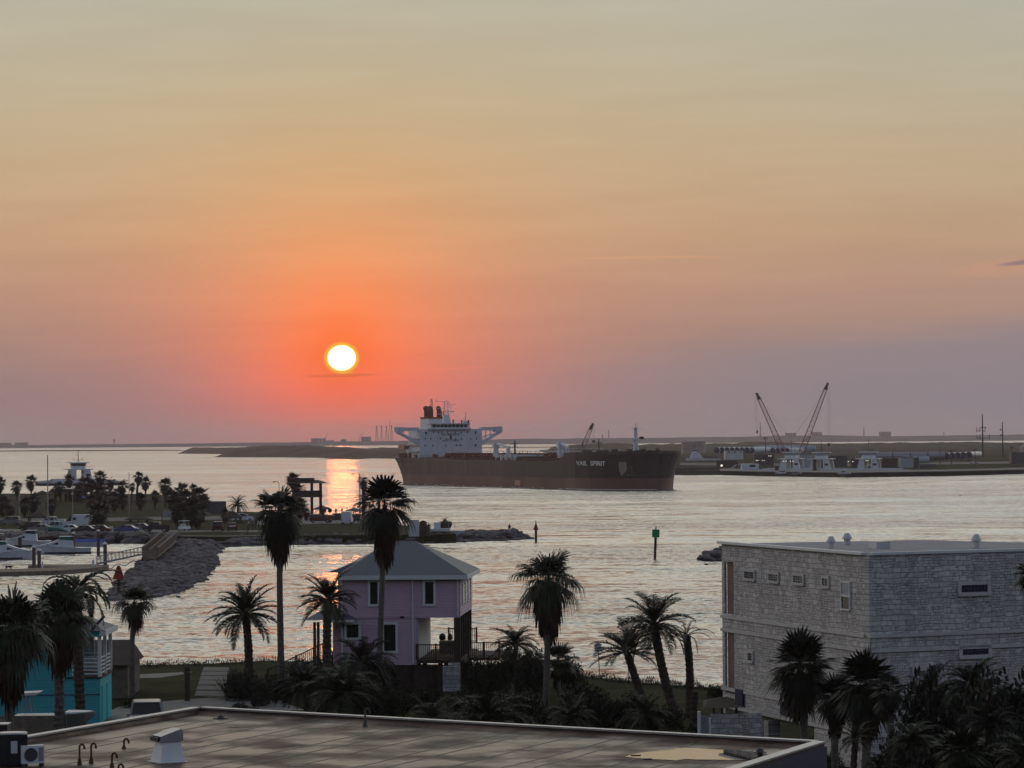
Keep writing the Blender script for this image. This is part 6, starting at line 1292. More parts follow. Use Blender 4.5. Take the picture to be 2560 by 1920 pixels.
MB().prism([L(RR + o_ * .51), L(P4 + o_ * .51), L(P4 + o_ * .53), L(RR + o_ * .53)], 1.5, ZR - .75).build('side_cladding', 'tower_blue', t)
# membrane seams
W_ = (RR - RC).length
for i in range(1, 17):
    p = RC + e1 * (W_ * (i + .22 * sin(i * 2.3)) / 17); fn = vnoise(40 + i); pv = None; b = MB()
    for j in range(46):
        c = p + v1 * j + e1 * ((fn(j * .35) - .5) * .22); c = Vector((*L(c), ZR + .006))
        if pv is not None: b.beam(pv, c, .085, .010)
        pv = c
    b.build('membrane_seam', 'seam', t)
b = MB(); 

for i in range(26):
    r9 = random.Random(500 + i); cx_ = RC + e1 * (W_ * r9.uniform(.05, .95)) + v1 * r9.uniform(1.5, 28); rr9 = r9.uniform(.06, .16)
    if i < 12: MB().prism([tuple((Vector(L(cx_)) + Vector((rr9 * 2.6 * cos(a) * r9.uniform(.8, 1.2), rr9 * 2.2 * sin(a) * r9.uniform(.8, 1.2))))) for a in [k_ * pi / 4 for k_ in range(8)]], ZR + .004, ZR + .013).build('roof_patch', 'seam', t)
# cant strip, paler against the far parapets
b = MB().add([(*L(RC), ZR + .16), (*L(RR), ZR + .16), (*L(RR - n1 * .5 + Vector((-.3, 0, 0))), ZR + .004), (*L(RC - n1 * .5 + Vector((.1, -.3, 0))), ZR + .004)], [(3, 2, 1, 0)]).add([(*L(RC), ZR + .16), (*L(RC - n1 * .5 + Vector((.1, -.3, 0))), ZR + .004), (*L(P3 + o_ * .5), ZR + .004), (*L(P3), ZR + .16)], [(3, 2, 1, 0)]); b.build('cant_strip', 'membrane', t)
# rain puddle, irregular outline
pp = [(x, y + 4) for x, y in [(1561, 1889), (1580, 1883), (1605, 1878), (1640, 1875), (1672, 1873), (1690, 1868), (1710, 1867), (1780, 1869), (1850, 1873), (1902, 1878), (1925, 1884), (1900, 1893), (1862, 1898), (1800, 1896.5), (1740, 1896), (1715, 1894.5), (1690, 1898), (1655, 1896), (1620, 1895), (1590, 1892)]]
tag(MB().prism([tuple(W(x, y, ZR).xy) for x, y in pp], ZR + .004, ZR + .02).build('rain_puddle', 'puddle'), 'bright rain puddle in the right corner of the flat roof', 'puddle')
# roof furniture
def roof_at(x, y): p = W(x, y, ZR); return p, p.y / FPX
p, k = roof_at(420, 1904); t = thing('roof_ventilator', 'pale sloping box ventilator with a slanted hood on the flat roof', 'ventilator', (p.x, p.y, ZR), radians(28))
MB().taper(-.5, .5, -.5, .5, 0, .78, .14, .14).build('curb', 'white', t); MB().add([(-.52, -.44, .78), (.44, -.44, .78), (.44, .44, .78), (-.52, .44, .78), (-.46, -.44, .98), (.36, -.44, 1.24), (.44, -.44, 1.12), (-.46, .44, .98), (.36, .44, 1.24), (.44, .44, 1.12)], [(3, 2, 1, 0), (0, 1, 6, 5, 4), (2, 3, 7, 8, 9), (4, 5, 8, 7), (5, 6, 9, 8), (1, 2, 9, 6)]).build('hood', 'steel', t); MB().box(-.56, -.5, -.38, .38, .80, .94).build('louvre', 'black', t)
MB().box(-.62, .62, -.62, .62, .003, .02).build('flashing', 'white_dirty', t)
def goose(label, x, y, hpx, s=1, m_='rust', r_=.05):
    p, k = roof_at(x, y); t = thing('vent_pipe', label, 'vent pipe', (p.x, p.y, ZR), radians(-5), 'rusty bent vent pipes on the roof'); h = hpx * k
    pts = [(0, 0, 0), (0, 0, h * .35), (0, 0, h - .12)] + [(.09 - .09 * cos(a), 0, h - .12 + .11 * sin(a)) for a in (.5, 1.0, 1.57, 2.1, 2.7)] + [(.19, 0, h - .2)]
    MB().tube(pts, [r_ * 1.0] + [r_ * .8] * (len(pts) - 1), 8).build('pipe', m_, t, smooth=True); MB().tube([(0, 0, 0), (0, 0, h * .3)], [r_ * 2.0, r_ * 1.05], 10).build('boot', m_, t)
goose('tall rusty bent pipe, leftmost of the four on the roof', 199, 1912, 52); goose('tall rusty bent pipe, second from the left', 228, 1908, 50); goose('short rusty bent pipe farthest back left of the ventilator', 310, 1872, 26); goose('rusty bent pipe just left of the ventilator', 280, 1918, 36); goose('rusty pipe cut by the bottom edge left of the ventilator', 296, 1932, 22); goose('single bent pipe against the far parapet', 913, 1817, 46, m_='trunk_grey', r_=.055)
p, k = roof_at(552, 1797); t = thing('roof_drain', 'small domed drain in the far corner of the roof', 'drain', (p.x, p.y, ZR), 0, 'roof drains'); MB().tube([(0, 0, 0), (0, 0, .05)], .32, 14).build('flange', 'steel_dark', t); MB().tube([(0, 0, .05), (0, 0, .13), (0, 0, .2)], [.18, .14, .04], 10).build('strainer', 'steel_dark', t)
p, k = roof_at(1900, 1889); t = thing('roof_drain', 'domed drain standing in the puddle at the right corner', 'drain', (p.x, p.y, ZR), 0, 'roof drains'); MB().tube([(0, 0, 0), (0, 0, .12)], [.1, .12], 10).build('neck', 'steel_dark', t); MB().tube([(0, 0, .12), (0, 0, .15)], .26, 14).build('flange', 'steel_dark', t); MB().tube([(0, 0, .15), (0, 0, .24), (0, 0, .3)], [.16, .13, .05], 10).build('strainer', 'steel_dark', t)
for x, y, lab in ((1589, 1890, 'small dark leaf at the left tip of the puddle'), (1617, 1899, 'small dark leaf below the puddle')):
    p, k = roof_at(x, y); tag(MB().prism([(-.18, 0), (-.05, -.09), (.16, -.03), (.2, .04), (0, .08)], 0, .025).build('fallen_leaf', 'black', None, loc=(p.x, p.y, ZR + .021)), lab, 'leaf')
# air conditioning units at the left
p, k = roof_at(42, 1914); t = thing('condenser_unit', 'large black condenser unit at the left edge of the roof', 'air conditioner', (p.x - .15, p.y, ZR), radians(8), 'air conditioning units')
MB().box(-.55, .55, -.5, .5, .05, 1.18).build('casing', 'black', t); MB().loft([[(w * cos(a), w * .9 * sin(a), z) for a in [i * pi / 10 for i in range(20)]] for z, w in ((1.19, .56), (1.24, .54))]).build('fan_guard', 'steel', t); MB().box(-.06, .18, -.53, -.505, .5, .95).build('data_plate', 'white_dirty', t)
p, k = roof_at(85, 1912); t = thing('condenser_unit', 'small pale split unit beside the large black condenser', 'air conditioner', (p.x + .02, p.y - .6, ZR), radians(24), 'air conditioning units')
MB().box(-.42, .42, -.17, .17, .12, .78).build('casing', 'white', t); MB().tube([(-.1, -.175, .45), (-.1, -.21, .45)], .25, 16).build('fan_grille', 'steel_dark', t); MB().box(.2, .38, -.19, -.172, .2, .7).build('coil_panel', 'steel', t)
for s in (-.35, .35): MB().box(s - .04, s + .04, -.2, .2, 0, .12).build('foot', 'steel_dark', t)
p, k = roof_at(5, 1900); t = thing('condenser_unit', 'black unit with a bright rim cut off by the left edge', 'air conditioner', (p.x - .4, p.y + 1.2, ZR), 0, 'air conditioning units'); MB().box(-.5, .5, -.45, .45, .05, 1.25).build('casing', 'black', t); MB().box(-.52, .52, -.47, .47, 1.252, 1.29).build('top_rim', 'steel', t)
# ================================================================ PALMS AND SHRUBS
def perp(d):
    s = d.cross(Vector((0, 0, 1)))
    return Vector((1, 0, 0)) if s.length < .05 else s.normalized()
def fan_leaf(b, o, d, pet, L_, r, nseg=15, spread=1.5, droop=.5, thread=True, w=1.0):
    """palmate leaf: petiole then a pleated fan of pointed segments"""
    s = perp(d); u = s.cross(d).normalized()
    p1 = o + d * (pet * .6) + Vector((0, 0, -.03 * pet)); p2 = o + d * pet + Vector((0, 0, -.12 * pet))
    i0 = len(b.v); wv = s * .02 * w; b.v += [tuple(o - wv), tuple(o + wv), tuple(p1 + wv), tuple(p1 - wv), tuple(p2 + wv * .8), tuple(p2 - wv * .8)]; b.f += [(i0, i0 + 1, i0 + 2, i0 + 3), (i0 + 3, i0 + 2, i0 + 4, i0 + 5)]
    dd = (d + Vector((0, 0, -.25))).normalized()
    for k in range(nseg):
        a = (k / (nseg - 1) * 2 - 1) * spread; l = L_ * (1 - .28 * abs(a) / spread) * r.uniform(.85, 1.1)
        e = (dd * cos(a) + s * sin(a)).normalized(); e = (e + u * r.uniform(-.1, .1)).normalized(); q = u.cross(e).normalized() if abs(u.dot(e)) < .95 else s
        hw = l * .060 * w * 15 / nseg
        m1 = p2 + e * (l * .5) + Vector((0, 0, -droop * l * .10)); m2 = p2 + e * (l * .78) + Vector((0, 0, -droop * l * .36)); tp = p2 + e * (l * (.90 if thread else 1)) + Vector((0, 0, -droop * l * (.95 if thread else .5)))
        i = len(b.v); b.v += [tuple(p2 - q * hw * .15), tuple(p2 + q * hw * .15), tuple(m1 + q * hw + u * hw * .4 * (1 if k % 2 else -1)), tuple(m1 - q * hw), tuple(m2 + q * hw * .55), tuple(m2 - q * hw * .55), tuple(tp)]
        b.f += [(i, i + 1, i + 2, i + 3), (i + 3, i + 2, i + 4, i + 5), (i + 5, i + 4, i + 6)]
def dirv(az, el): return Vector((cos(az) * cos(el), sin(az) * cos(el), sin(el)))
def fan_crown(seed, n=34, dead=26, R=1.0, nseg=15, emin=-35, skirt=.9, open_=1.0, petk=.33, droop=.5, thread=True):
    r = random.Random(seed); b = MB(); g = 2.39996
    for i in range(n):
        k = (i + .5) / n; el = radians(85 - (85 - emin) * k ** .85 + r.uniform(-12, 12)); az = i * g + r.uniform(-.35, .35)
        if r.random() < .10: continue
        fan_leaf(b, Vector((0, 0, 0)), (dirv(az, el) + Vector((.13, 0, 0)) * r.uniform(.4, 1.4)).normalized(), R * petk * r.uniform(.5, 1.3) * open_, R * (.62 if el > 0 else .55) * r.uniform(.7, 1.12), r, nseg, r.uniform(1.05, 1.6), droop * r.uniform(.6, 1.5) * (1.2 if el < .3 else .7), thread)
    dd = MB()
    for i in range(dead):
        k = (i + .5) / dead; el = radians(-48 - 38 * min(1, k * 1.3) + r.uniform(-6, 6)); az = i * g + r.uniform(-.4, .4); z = -skirt * k * R
        fan_leaf(dd, Vector((0, 0, z)), dirv(az, el), R * .25, R * .42 * r.uniform(.75, 1.2), r, 8, .75, .9, thread, 1.2)
    return b, dd
def frond(b, o, az, el0, L_, r, npair=24, curve=1.5, w=1.0, vee=.5, lf=.2):
    """pinnate frond, its rachis bending under its weight"""
    n = 9; p = Vector(o); el = el0; pts = [p.copy()]
    for i in range(n):
        el -= curve / n * (0.5 + 1.0 * i / n); p = p + dirv(az, max(el, -1.35)) * (L_ / n); pts.append(p.copy())
    b.tube(pts, [.018 * w * (1 - .85 * i / n) + .004 for i in range(n + 1)], 3, False)
    for j in range(npair):
        k = .16 + .82 * j / (npair - 1); f = k * n; i = min(int(f), n - 1); q = pts[i].lerp(pts[i + 1], f - i); d = (pts[i + 1] - pts[i]).normalized(); s = Vector((-sin(az), cos(az), 0)); u = d.cross(s).normalized()
        if u.z < 0: u = -u
        ll = L_ * lf * (sin(pi * min(1, k * .9 + .12)) ** .6) * r.uniform(.85, 1.15)
        for sg in (-1, 1):
            e = (s * sg * .8 + d * .75 + u * vee * r.uniform(.3, 1.2)).normalized(); h = d * (L_ * .014); tp = q + e * ll + Vector((0, 0, -ll * .22)); m_ = q + e * ll * .55
            i0 = len(b.v); b.v += [tuple(q - h), tuple(q + h), tuple(m_ + h * .9), tuple(m_ - h * .9), tuple(tp)]; b.f += [(i0, i0 + 1, i0 + 2, i0 + 3), (i0 + 3, i0 + 2, i0 + 4)]
def date_crown(seed, n=40, R=1.0, emin=-25, curve=1.35, npair=24, w=1.0, lf=.25, emax=85):
    r = random.Random(seed); b = MB(); g = 2.39996
    for i in range(n):
        k = (i + .5) / n; el = radians(emax - (emax - emin) * k ** .9 + r.uniform(-6, 6)); frond(b, (0, 0, 0), i * g + r.uniform(-.45, .45), el, R * 1.12 * r.uniform(.68, 1.1), r, npair, curve * r.uniform(.6, 1.45), w, .5, lf)
    return b
def trunk_mesh(pts, r0, r1, m_, seed, boots=True, ring=.16, name='trunk', flare=1.3):
    r = random.Random(seed); P = [Vector(p) for p in pts]; L_ = sum((P[i + 1] - P[i]).length for i in range(len(P) - 1)); n = max(8, int(L_ / ring)); q = []; rs = []
    for i in range(n + 1):
        k = i / n; f = k * (len(P) - 1); j = min(int(f), len(P) - 2); u = f - j
        q.append(P[j].lerp(P[j + 1], u)); rr = r0 + (r1 - r0) * k; rr *= 1 + (flare - 1) * max(0, 1 - k * 9); rs.append(rr * (1 + (.10 if i % 2 else -.05) * (1 if boots else .35) + r.uniform(-.04, .04)))
    b = MB().tube(q, rs, 10)
    if boots:
        for i in range(int(L_ / .09)):
            k = r.random(); f = k * (len(P) - 1); j = min(int(f), len(P) - 2); c = P[j].lerp(P[j + 1], f - j); az = i * 2.4; rr = (r0 + (r1 - r0) * k); o = c + dirv(az, 0) * rr * .9; e = dirv(az, .9) * rr * r.uniform(.4, .75); s = dirv(az + pi / 2, 0) * rr * .28
            i0 = len(b.v); b.v += [tuple(o - s), tuple(o + s), tuple(o + e), tuple(o + Vector((0, 0, -.12)))]; b.f += [(i0, i0 + 1, i0 + 2), (i0 + 1, i0 + 3, i0 + 2), (i0 + 3, i0, i0 + 2)]
    return b.mesh(name, m_)
def ground_y(D, x, z=1.5): return hor(x) + (EYE - z) * FPX / D
def near_palm(label, kind, cx, cy, R, bx, D, r=.2, lean=None, group=None, zb=1.5, seed=1, green='palm_green', trunk=None, **kw):
    lean = lean or (random.Random(seed).uniform(-.3, .3), random.Random(seed + 1).uniform(-.3, .3))
    C_ = WD(cx, cy, D); B2 = WD(bx, ground_y(D, bx, zb), D); Rw = R * D / FPX * (1.13 if kind == 'fan' else 1)
    nm = {'fan': 'fan_palm', 'date': 'date_palm'}[kind]; t = thing(nm, label, 'palm tree', (B2.x, D, zb), 0, group)
    c = Vector((C_.x - B2.x, lean[1], C_.z - zb)); mid = Vector((c.x * .5 + lean[0], c.y * .5, c.z * .5))
    pts = [Vector((0, 0, -.3)).lerp(mid, 0)] + []
    cur = [Vector((0, 0, -.3)) * (1 - k) ** 2 + mid * 2 * k * (1 - k) + c * k * k for k in [i / 8 for i in range(9)]]
    if c.z > .6:
        tm = trunk_mesh(cur, r, r * (.85 if kind == 'date' else .7), trunk or ('trunk' if kind == 'date' else 'trunk_grey'), seed, boots=(kind == 'date' or kw.get('boots', False)))
        place('trunk', tm, t)
    kw.pop('boots', None)
    if kind == 'fan':
        b, d = fan_crown(seed, R=Rw, **kw); b.build('crown', green, t, loc=c)
        if d.f: d.build('dead_skirt', 'palm_dead', t, loc=c)
    else: date_crown(seed, R=Rw, w=max(1.0, Rw), **kw).build('crown', green, t, loc=c)
    return t
G1 = 'palms in the near gardens'
near_palm('shaggy fan palm cut off by the left edge of the photo', 'fan', 28, 1575, 132, 20, 172, .28, seed=11, n=66, dead=34, nseg=18, skirt=.5, group=G1)
near_palm('shaggy fan palm in front of the turquoise wall', 'fan', 148, 1545, 112, 150, 180, .30, seed=12, n=60, dead=22, nseg=18, skirt=.3, group=G1, boots=True)
near_palm('palm with long arching feathery fronds above the turquoise roof', 'date', 195, 1480, 120, 205, 200, .3, seed=13, n=30, curve=2.2, emin=-10, npair=34, lf=.13, group=G1)
near_palm('fan palm standing between shed and mole', 'fan', 335, 1504, 66, 333, 222, .20, seed=14, n=34, dead=16, skirt=.25, group=G1)
near_palm('date palm with an even round crown by the garden path', 'date', 613, 1535, 98, 620, 236, .30, seed=15, n=52, curve=1.0, emin=-22, npair=28, lf=.19, group=G1)
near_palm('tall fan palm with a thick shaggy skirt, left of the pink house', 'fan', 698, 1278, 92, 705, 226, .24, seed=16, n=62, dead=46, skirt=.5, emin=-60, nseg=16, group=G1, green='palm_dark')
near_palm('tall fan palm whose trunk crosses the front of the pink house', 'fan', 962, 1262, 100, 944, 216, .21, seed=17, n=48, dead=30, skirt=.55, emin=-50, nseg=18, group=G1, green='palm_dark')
near_palm('dark date palm against the left wall of the pink house', 'date', 820, 1500, 84, 822, 224, .30, seed=18, n=40, curve=1.1, npair=26, group=G1)
near_palm('big fan palm with hanging dead leaves, right of the pink house', 'fan', 1370, 1452, 104, 1362, 205, .22, seed=19, n=46, dead=34, skirt=.5, nseg=22, open_=1.15, droop=.75, group=G1)
near_palm('leftmost of the three leaning date palms by the water', 'date', 1568, 1632, 92, 1622, 214, .28, (-.15, 0), seed=20, n=32, curve=.9, emin=-5, group=G1)
near_palm('tallest of the three leaning date palms by the water', 'date', 1636, 1560, 104, 1696, 205, .30, (-.35, 0), seed=21, n=36, curve=1.2, emin=-30, group=G1)
near_palm('thin half bare palm nearest the stone building', 'date', 1717, 1590, 76, 1722, 207, .27, seed=22, n=11, curve=2.2, emin=10, npair=18, lf=.10, group=G1)
near_palm('round headed fan palm in front of the stone wall', 'fan', 2000, 1668, 112, 2008, 163, .24, seed=23, n=90, dead=26, skirt=.35, emin=-78, thread=False, group=G1, green='palm_dark')
near_palm('second round headed fan palm in front of the stone corner', 'fan', 2165, 1712, 110, 2160, 158, .24, seed=24, n=90, dead=26, skirt=.35, emin=-78, thread=False, group=G1, green='palm_dark')
near_palm('smaller fan palm squeezed between the two round headed ones', 'fan', 2088, 1740, 76, 2090, 161, .2, seed=25, n=60, dead=30, skirt=.6, emin=-60, thread=False, group=G1, green='palm_dark')
near_palm('pale trunked fan palm just right of the second round headed one', 'fan', 2222, 1730, 60, 2228, 152, .22, seed=26, n=34, dead=14, skirt=.4, emin=-60, thread=False, group=G1, green='palm_dark')
near_palm('fan palm leaf tuft hanging in at the right edge of the photo', 'fan', 2575, 1440, 60, 2590, 150, .2, seed=27, n=30, dead=16, skirt=.5, group=G1)
for i, (lab, kd, x, y, R, D, nn) in enumerate((
    ('low date palm right of the house stairs', 'date', 1290, 1612, 72, 228, 34), ('small fan palm behind the big palm with hanging dead leaves', 'fan', 1395, 1650, 62, 226, 30), ('dense dark palm in the thicket below the lower stone window', 'date', 2330, 1745, 92, 150, 40),
    ('tall feathered palm crown in front of the lower stone window', 'date', 2430, 1720, 95, 148, 44), ('dark palm crown at the right edge below the stone windows', 'date', 2540, 1770, 92, 146, 40), ('spiky grey green fan palm in the bottom right thicket', 'fan', 2400, 1880, 92, 138, 60),
    ('arching frond palm in the bottom right corner', 'date', 2560, 1900, 90, 134, 40), ('small drooping palm left of the bottom right thicket', 'date', 2140, 1850, 55, 150, 26), ('young palm at the foot of the round headed pair', 'date', 2280, 1860, 78, 140, 40),
    ('dark palm between the two thicket palms at the right', 'date', 2480, 1820, 85, 142, 44), ('low palm at the bottom edge below the stone corner', 'date', 2200, 1925, 60, 140, 34),
    ('big sago like palm with arching fronds in the garden', 'date', 1215, 1810, 118, 180, 46), ('low palm with drooping fronds left of the big arching one', 'date', 1075, 1800, 70, 190, 36), ('low dark palm in front of the pink house steps', 'date', 905, 1660, 92, 212, 40), ('bushy palm left of the house steps', 'date', 760, 1720, 88, 208, 40), ('wide low palm in front of the house wall', 'date', 850, 1740, 110, 200, 46), ('low palm by the left end of the garden thicket', 'date', 1430, 1800, 80, 186, 36), ('dark low palm at the foot of the leaning palms', 'date', 1610, 1790, 75, 192, 36))):
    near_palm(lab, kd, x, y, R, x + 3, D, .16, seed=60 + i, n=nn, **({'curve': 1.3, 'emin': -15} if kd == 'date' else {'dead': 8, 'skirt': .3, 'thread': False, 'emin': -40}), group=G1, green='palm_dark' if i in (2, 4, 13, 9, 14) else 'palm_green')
q = W(1737, 1812, 1.5); t = thing('palm_stump', 'headless palm stump standing next to the half bare palm', 'stump', (q.x, 203, 1.5)); place('trunk', trunk_mesh([(0, 0, -.2), (0, 0, .9), (.05, 0, 1.9)], .26, .22, 'trunk', 99), t)
# spiky clumps
def spiky(label, x, y, R, D, seed, n=260, squash=.85, m_='palm_dark', cat='shrub'):
    r = random.Random(seed); C_ = WD(x, y, D); Rw = R * D / FPX; b = MB(); zc = C_.z - 1.5
    for i in range(n):
        az = r.uniform(0, 2 * pi); el = radians(r.uniform(-12, 88)); d = dirv(az, el); o = Vector((r.uniform(-.4, .4) * Rw, r.uniform(-.4, .4) * Rw, r.uniform(0, .45) * max(zc, .3))); s = perp(d) * Rw * .022; l = Rw * r.uniform(.6, 1.0); m1 = o + d * l * .6; tp = o + d * l + Vector((0, 0, -l * .08))
        tp.z = max(tp.z, .02); i0 = len(b.v); b.v += [tuple(o - s), tuple(o + s), tuple(m1 + s), tuple(m1 - s), tuple(tp)]; b.f += [(i0, i0 + 1, i0 + 2, i0 + 3), (i0 + 3, i0 + 2, i0 + 4)]
    o = b.build('spiky_shrub', m_, None, loc=(C_.x, D, 1.5)); tag(o, label, cat, 'shrubs in the near gardens'); return o
spiky('large spiky yucca clump in the middle of the garden', 1468, 1790, 112, 196, 1, 420); spiky('spiky clump left of the large yucca', 1385, 1760, 70, 200, 2, 240); spiky('low spiky bush around the foot of the round date palm', 600, 1735, 82, 226, 3, 360); spiky('spiky grass clump behind the boat in front of the turquoise house', 258, 1830, 38, 196, 4, 140); spiky('dark spiky shrub below the palm at the left edge', 40, 1830, 75, 172, 5, 260)
# leafy shrubs: leaf clusters spread through an uneven volume
def leafy(seed, n=3600, lobes=8):
    r = random.Random(seed); b = MB(); L_ = [(r.uniform(-.55, .55), r.uniform(-.45, .45), r.uniform(.15, .6), r.uniform(.28, .5)) for _ in range(lobes)]
    for i in range(n):
        lx, ly, lz, lr = r.choice(L_); d = dirv(r.uniform(0, 2 * pi), math.asin(r.uniform(-.6, 1))); k = r.uniform(.55, 1.08); p = Vector((lx, ly, lz)) + d * lr * k
        if p.z < .01: p.z = abs(p.z) * .5 + .01
        a = dirv(r.uniform(0, 2 * pi), r.uniform(-.6, 1.2)) * r.uniform(.05, .11); c = a.cross(Vector((r.random() - .5, r.random() - .5, r.random() - .5))).normalized() * r.uniform(.016, .034)
        i0 = len(b.v); b.v += [tuple(p - c * .3), tuple(p + a * .5 + c), tuple(p + a), tuple(p + a * .5 - c)]; b.f.append((i0, i0 + 1, i0 + 2, i0 + 3))
    return b
LM = [leafy(200 + i).mesh('shrub_leaves', 'shrub') for i in range(4)]; LM2 = [leafy(210 + i, 4000, 10).mesh('shrub_leaves', 'palm_dark') for i in range(2)]
def shrub(label, x, yb, w, h, D=None, v=0, dark=False):
    q = W(x, yb, 1.5); k = q.y / FPX; o = place('shrub', (LM2 if dark else LM)[v % (2 if dark else 4)], None, (q.x, q.y, 1.45), v * 1.3, (w * k * .5, w * k * .42, h * k)); return tag(o, label, 'shrub', 'shrubs in the near gardens')
for i, (x, yb, w, h, dk, lab) in enumerate((
    (700, 1755, 110, 80, 1, 'dark shrub at the foot of the left tall palm'), (800, 1790, 150, 110, 0, 'wide shrub in front of the pink house steps'), (900, 1800, 160, 120, 1, 'dark shrub in front of the pink house wall'), (990, 1800, 140, 90, 0, 'low shrub under the pink house wall'), (965, 1735, 120, 95, 1, 'dark rounded shrub against the pink wall'),
    (1240, 1745, 120, 110, 0, 'shrub right of the stone block stack'), (1330, 1740, 130, 130, 1, 'dark shrub below the low date palm'), (1170, 1790, 120, 70, 1, 'low dark shrub left of the arching palm'), (1290, 1830, 180, 110, 1, 'dark shrub between arching palm and yucca'), (1560, 1830, 170, 100, 1, 'dark shrub right of the yucca clump'),
    (1660, 1840, 150, 90, 1, 'dark shrub under the leaning palms'), (1420, 1720, 130, 90, 0, 'shrub behind the yucca clump'), (1745, 1850, 90, 60, 0, 'low shrub by the gate pier'), (330, 1768, 110, 32, 0, 'low shrub strip around the foot of the fan palm by the shed'), (1790, 1745, 60, 40, 0, 'small shrub against the stone corner'),
    (2320, 2070, 330, 390, 1, 'tall dark hedge shrub at the left of the right thicket'), (2450, 2080, 400, 430, 1, 'largest dark shrub in the right thicket'), (2590, 2080, 380, 400, 1, 'dark shrub at the right edge of the thicket'), (2150, 2060, 170, 130, 1, 'dark shrub at the bottom left of the thicket'), (2250, 2075, 260, 290, 1, 'dark shrub left of the spiky grey green fan palm'), (2380, 2130, 360, 300, 1, 'dark shrub in front of the spiky grey green fan palm'), (2520, 2140, 360, 310, 1, 'dark shrub under the corner palm'), (2080, 1930, 80, 60, 0, 'small shrub right of the flat roof corner'), (1340, 1690, 90, 60, 0, 'shrub by the water below the big hanging palm'), (620, 1790, 100, 40, 0, 'low shrub where the driveway ends'),
    (655, 1765, 110, 70, 1, 'dark shrub at the left foot of the left tall palm'), (745, 1745, 120, 110, 1, 'dark shrub between the tall palm and the house stairs'), (850, 1720, 130, 110, 1, 'dark shrub below the ground floor window of the pink house'), (1195, 1735, 110, 100, 1, 'dark shrub under the side deck stairs'), (1270, 1700, 110, 80, 1, 'dark shrub at the foot of the deck stairs'), (610, 1750, 120, 80, 1, 'dark bush at the foot of the round date palm'), (1480, 1830, 200, 130, 1, 'dark shrub in front of the yucca clump'),
    (30, 1880, 150, 90, 1, 'dark shrub behind the condenser units'), (780, 1700, 90, 60, 1, 'small dark shrub under the house stairs'), (1060, 1770, 130, 60, 0, 'low shrub on the lawn below the stone block stack'))):
    shrub(lab, x, yb, w, h, v=i, dark=bool(dk))
# scrub line along the shore of the near land: one mass of small leaves
r = random.Random(77); b = MB()
for i in range(5200):
    px = r.uniform(1150, 1810) if r.random() < .7 else r.uniform(240, 700); y = lerp_list(NEAR[:12], px)[0]; q = W(px, y, 1.5); clump = .5 + .5 * sin(px * .09) * sin(px * .031 + 1); h = .1 + .55 * clump * r.random(); p = Vector((q.x, q.y - r.uniform(0, 3.0), 1.5 + h * r.random()))
    a = dirv(r.uniform(0, 6.3), r.uniform(.2, 1.3)) * r.uniform(.12, .3); c = perp(a) * .035; i0 = len(b.v); b.v += [tuple(p - c), tuple(p + c), tuple(p + a)]; b.f.append((i0, i0 + 1, i0 + 2))
tag(b.build('shore_scrub', 'shrub'), kind='stuff')

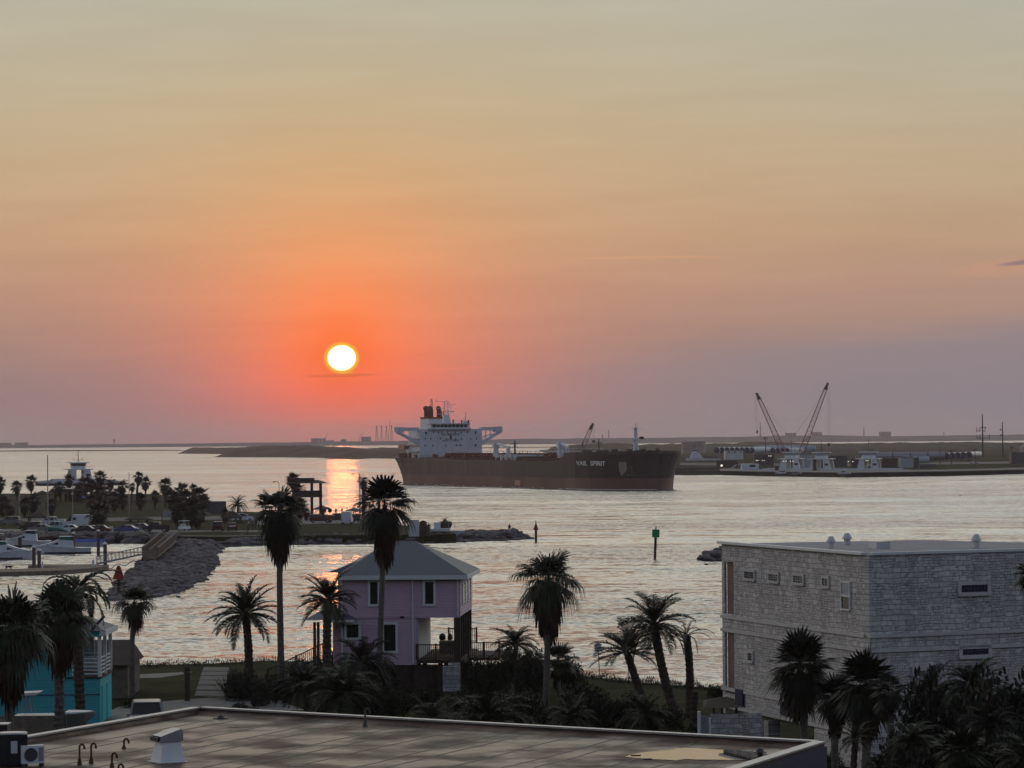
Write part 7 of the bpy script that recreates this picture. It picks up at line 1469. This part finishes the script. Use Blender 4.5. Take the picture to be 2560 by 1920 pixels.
# ---- park palms: a few kinds, copied with their parts
FM = []
for i in range(4):
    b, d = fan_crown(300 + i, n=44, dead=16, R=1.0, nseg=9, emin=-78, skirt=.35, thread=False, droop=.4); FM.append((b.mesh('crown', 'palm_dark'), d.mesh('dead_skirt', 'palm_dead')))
DM = date_crown(320, n=34, R=1.0, curve=1.5, npair=16, w=1.6, lf=.18).mesh('crown', 'palm_dark')
TM = [trunk_mesh([(0, 0, 0), (x, 0, .5), (y, 0, 1)], 0.05, .038, 'trunk', 5 + i, boots=False, ring=.06) for i, (x, y) in enumerate(((0, 0), (.03, .0), (-.03, 0), (0, .05)))]
PP = [  # crown x, y, radius, base y, label
    (0, 1208, 17, 1262, 'palm cut by the left photo edge in the park'), (42, 1215, 17, 1252, 'left of the pair of palms at the left end of the park'), (78, 1202, 18, 1236, 'thin trunked palm standing against the water at the left'), (5, 1258, 24, 1290, 'low palm below the edge palm at the left'), (82, 1252, 22, 1292, 'small palm in front of the pointed shelter'),
    (173, 1198, 17, 1250, 'palm in front of the ferry deckhouse'), (212, 1208, 22, 1256, 'wide palm right of the ferry deckhouse'), (248, 1192, 18, 1262, 'tall palm at the right end of the hall roof'), (276, 1206, 15, 1248, 'palm with a thin trunk over the hall end'), (243, 1228, 26, 1270, 'dense palm in front of the hall right end'),
    (246, 1283, 34, 1325, 'big round crowned palm beside the white van'), (283, 1246, 21, 1280, 'leaning palm on the lawn right of the hall'), (306, 1215, 17, 1276, 'palm left of the pale pole'), (308, 1246, 17, 1280, 'lower palm left of the pale pole'), (330, 1216, 11, 1262, 'slim palm just behind the pale pole'),
    (343, 1192, 15, 1262, 'tallest palm of the trio right of the pale pole'), (364, 1206, 16, 1248, 'palm with spreading dead leaves left of the low pale wall'), (351, 1246, 19, 1278, 'reddish round palm behind the long shelter roof'), (413, 1212, 21, 1268, 'palm at the left end of the big palm group'), (451, 1225, 22, 1280, 'top palm of the big palm group'),
    (440, 1262, 28, 1300, 'low left palm of the big palm group'), (446, 1280, 26, 1325, 'front left palm of the big group beside the golf cart'), (478, 1268, 30, 1324, 'front middle palm of the big group'), (497, 1238, 26, 1300, 'upper right palm of the big group'), (494, 1278, 28, 1322, 'front right palm of the big group'), (510, 1252, 20, 1305, 'outer right palm of the big group'), (484, 1221, 14, 1290, 'spiky topped palm in the big group'),
    (735, 1198, 20, 1296, 'tall ragged palm touching the lookout tower'), (746, 1222, 20, 1298, 'second palm beside the lookout tower'), (750, 1262, 24, 1300, 'low palm at the foot of the lookout tower'), (765, 1280, 14, 1302, 'small palm right of the lookout tower foot'), (705, 1243, 18, 1296, 'palm behind the crown of the left tall palm'),
    (909, 1200, 14, 1300, 'left of the two palms beside the tall street lamp'), (909, 1212, 13, 1300, 'second palm right behind the tall street lamp'), (948, 1208, 15, 1300, 'palm rising behind the crown of the palm before the pink house'), (130, 1262, 17, 1288, 'small palm between hall and flagpole'), (26, 1275, 16, 1300, 'low dark palm by the path at the left'), (228, 1250, 20, 1275, 'dense low palm in front of the hall'), (262, 1262, 18, 1292, 'low palm right of the dense ones by the hall'),
    (150, 1218, 16, 1258, 'palm at the left end of the hall roof'), (196, 1226, 17, 1262, 'dark palm before the middle of the hall'), (228, 1210, 16, 1256, 'palm touching the right side of the wide one by the hall'), (262, 1228, 18, 1266, 'palm between the dense ones and the lawn'), (297, 1232, 15, 1272, 'small palm on the lawn left of the pale pole'), (388, 1240, 15, 1272, 'small palm left of the big palm group'), (428, 1240, 22, 1290, 'shaggy palm inside the big palm group at its left'), (466, 1244, 24, 1300, 'shaggy palm in the middle of the big palm group'), (565, 1283, 16, 1306, 'low palm left of the thatched shelter'), (61, 1262, 18, 1296, 'low palm beside the small one at the pointed shelter'), (722, 1268, 20, 1300, 'low ragged palm between the left tall palm and the tower')]
protos = {}
for i, (x, y, R, yb, lab) in enumerate(PP):
    q = W(x, yb, 1.5); k = q.y / FPX; zc = WD(x, y, q.y).z - 1.5; v = i % 4
    if v not in protos:
        t = thing('fan_palm', lab, 'palm tree', (q.x, q.y, 1.5), 0, 'palms in the waterfront park'); place('trunk', TM[v], t); place('crown', FM[v][0], t); place('dead_skirt', FM[v][1], t); protos[v] = t
    else:
        t = copy_tree(protos[v]); t.location = (q.x, q.y, 1.5); t['label'] = lab
    t.rotation_euler = (0, 0, i * 1.7)
    for c in [c for c in bpy.data.objects if c.parent == t]:
        if c.name.startswith('trunk'): c.scale = (zc, zc, zc) if zc < 9 else (8, 8, zc)
        else: c.location = ((.05 * min(zc, 8)) if v == 3 else 0, 0, zc); c.scale = (R * k * 1.42, R * k * 1.42, R * k * 1.35)
for i, (x, y, R, yb, lab) in enumerate(((594, 1262, 34, 1304, 'feathery date palm beside the white estate car'), (1118, 1312, 14, 1326, 'small date palm in the round planter'))):
    q = W(x, yb, 1.5) if i == 0 else Vector((W(1118, 1330, 1.0).x, 622, 3.2)); k = q.y / FPX; zc = max(.3, WD(x, y, q.y).z - q.z)
    t = thing('date_palm', lab, 'palm tree', q); place('trunk', TM[0], t, None, 0, (zc, zc, zc)); place('crown', DM, t, (0, 0, zc), i, (R * k, R * k, R * k))

# ================================================================ HAZE
def haze():
    m_ = bpy.data.materials.new('haze'); m_.use_nodes = True; nt = m_.node_tree; nt.nodes.clear()
    o = nt.nodes.new('ShaderNodeOutputMaterial'); v = nt.nodes.new('ShaderNodeVolumePrincipled'); nt.links.new(v.outputs[0], o.inputs['Volume'])
    v.inputs['Color'].default_value = (.78, .66, .70, 1); v.inputs['Density'].default_value = HAZE_D; v.inputs['Anisotropy'].default_value = .6
    tag(MB().box(-9500, 9500, -260, 15500, -1.6, 75).build('haze', m_), kind='stuff')
HAZE_D = 5.5e-5
haze()
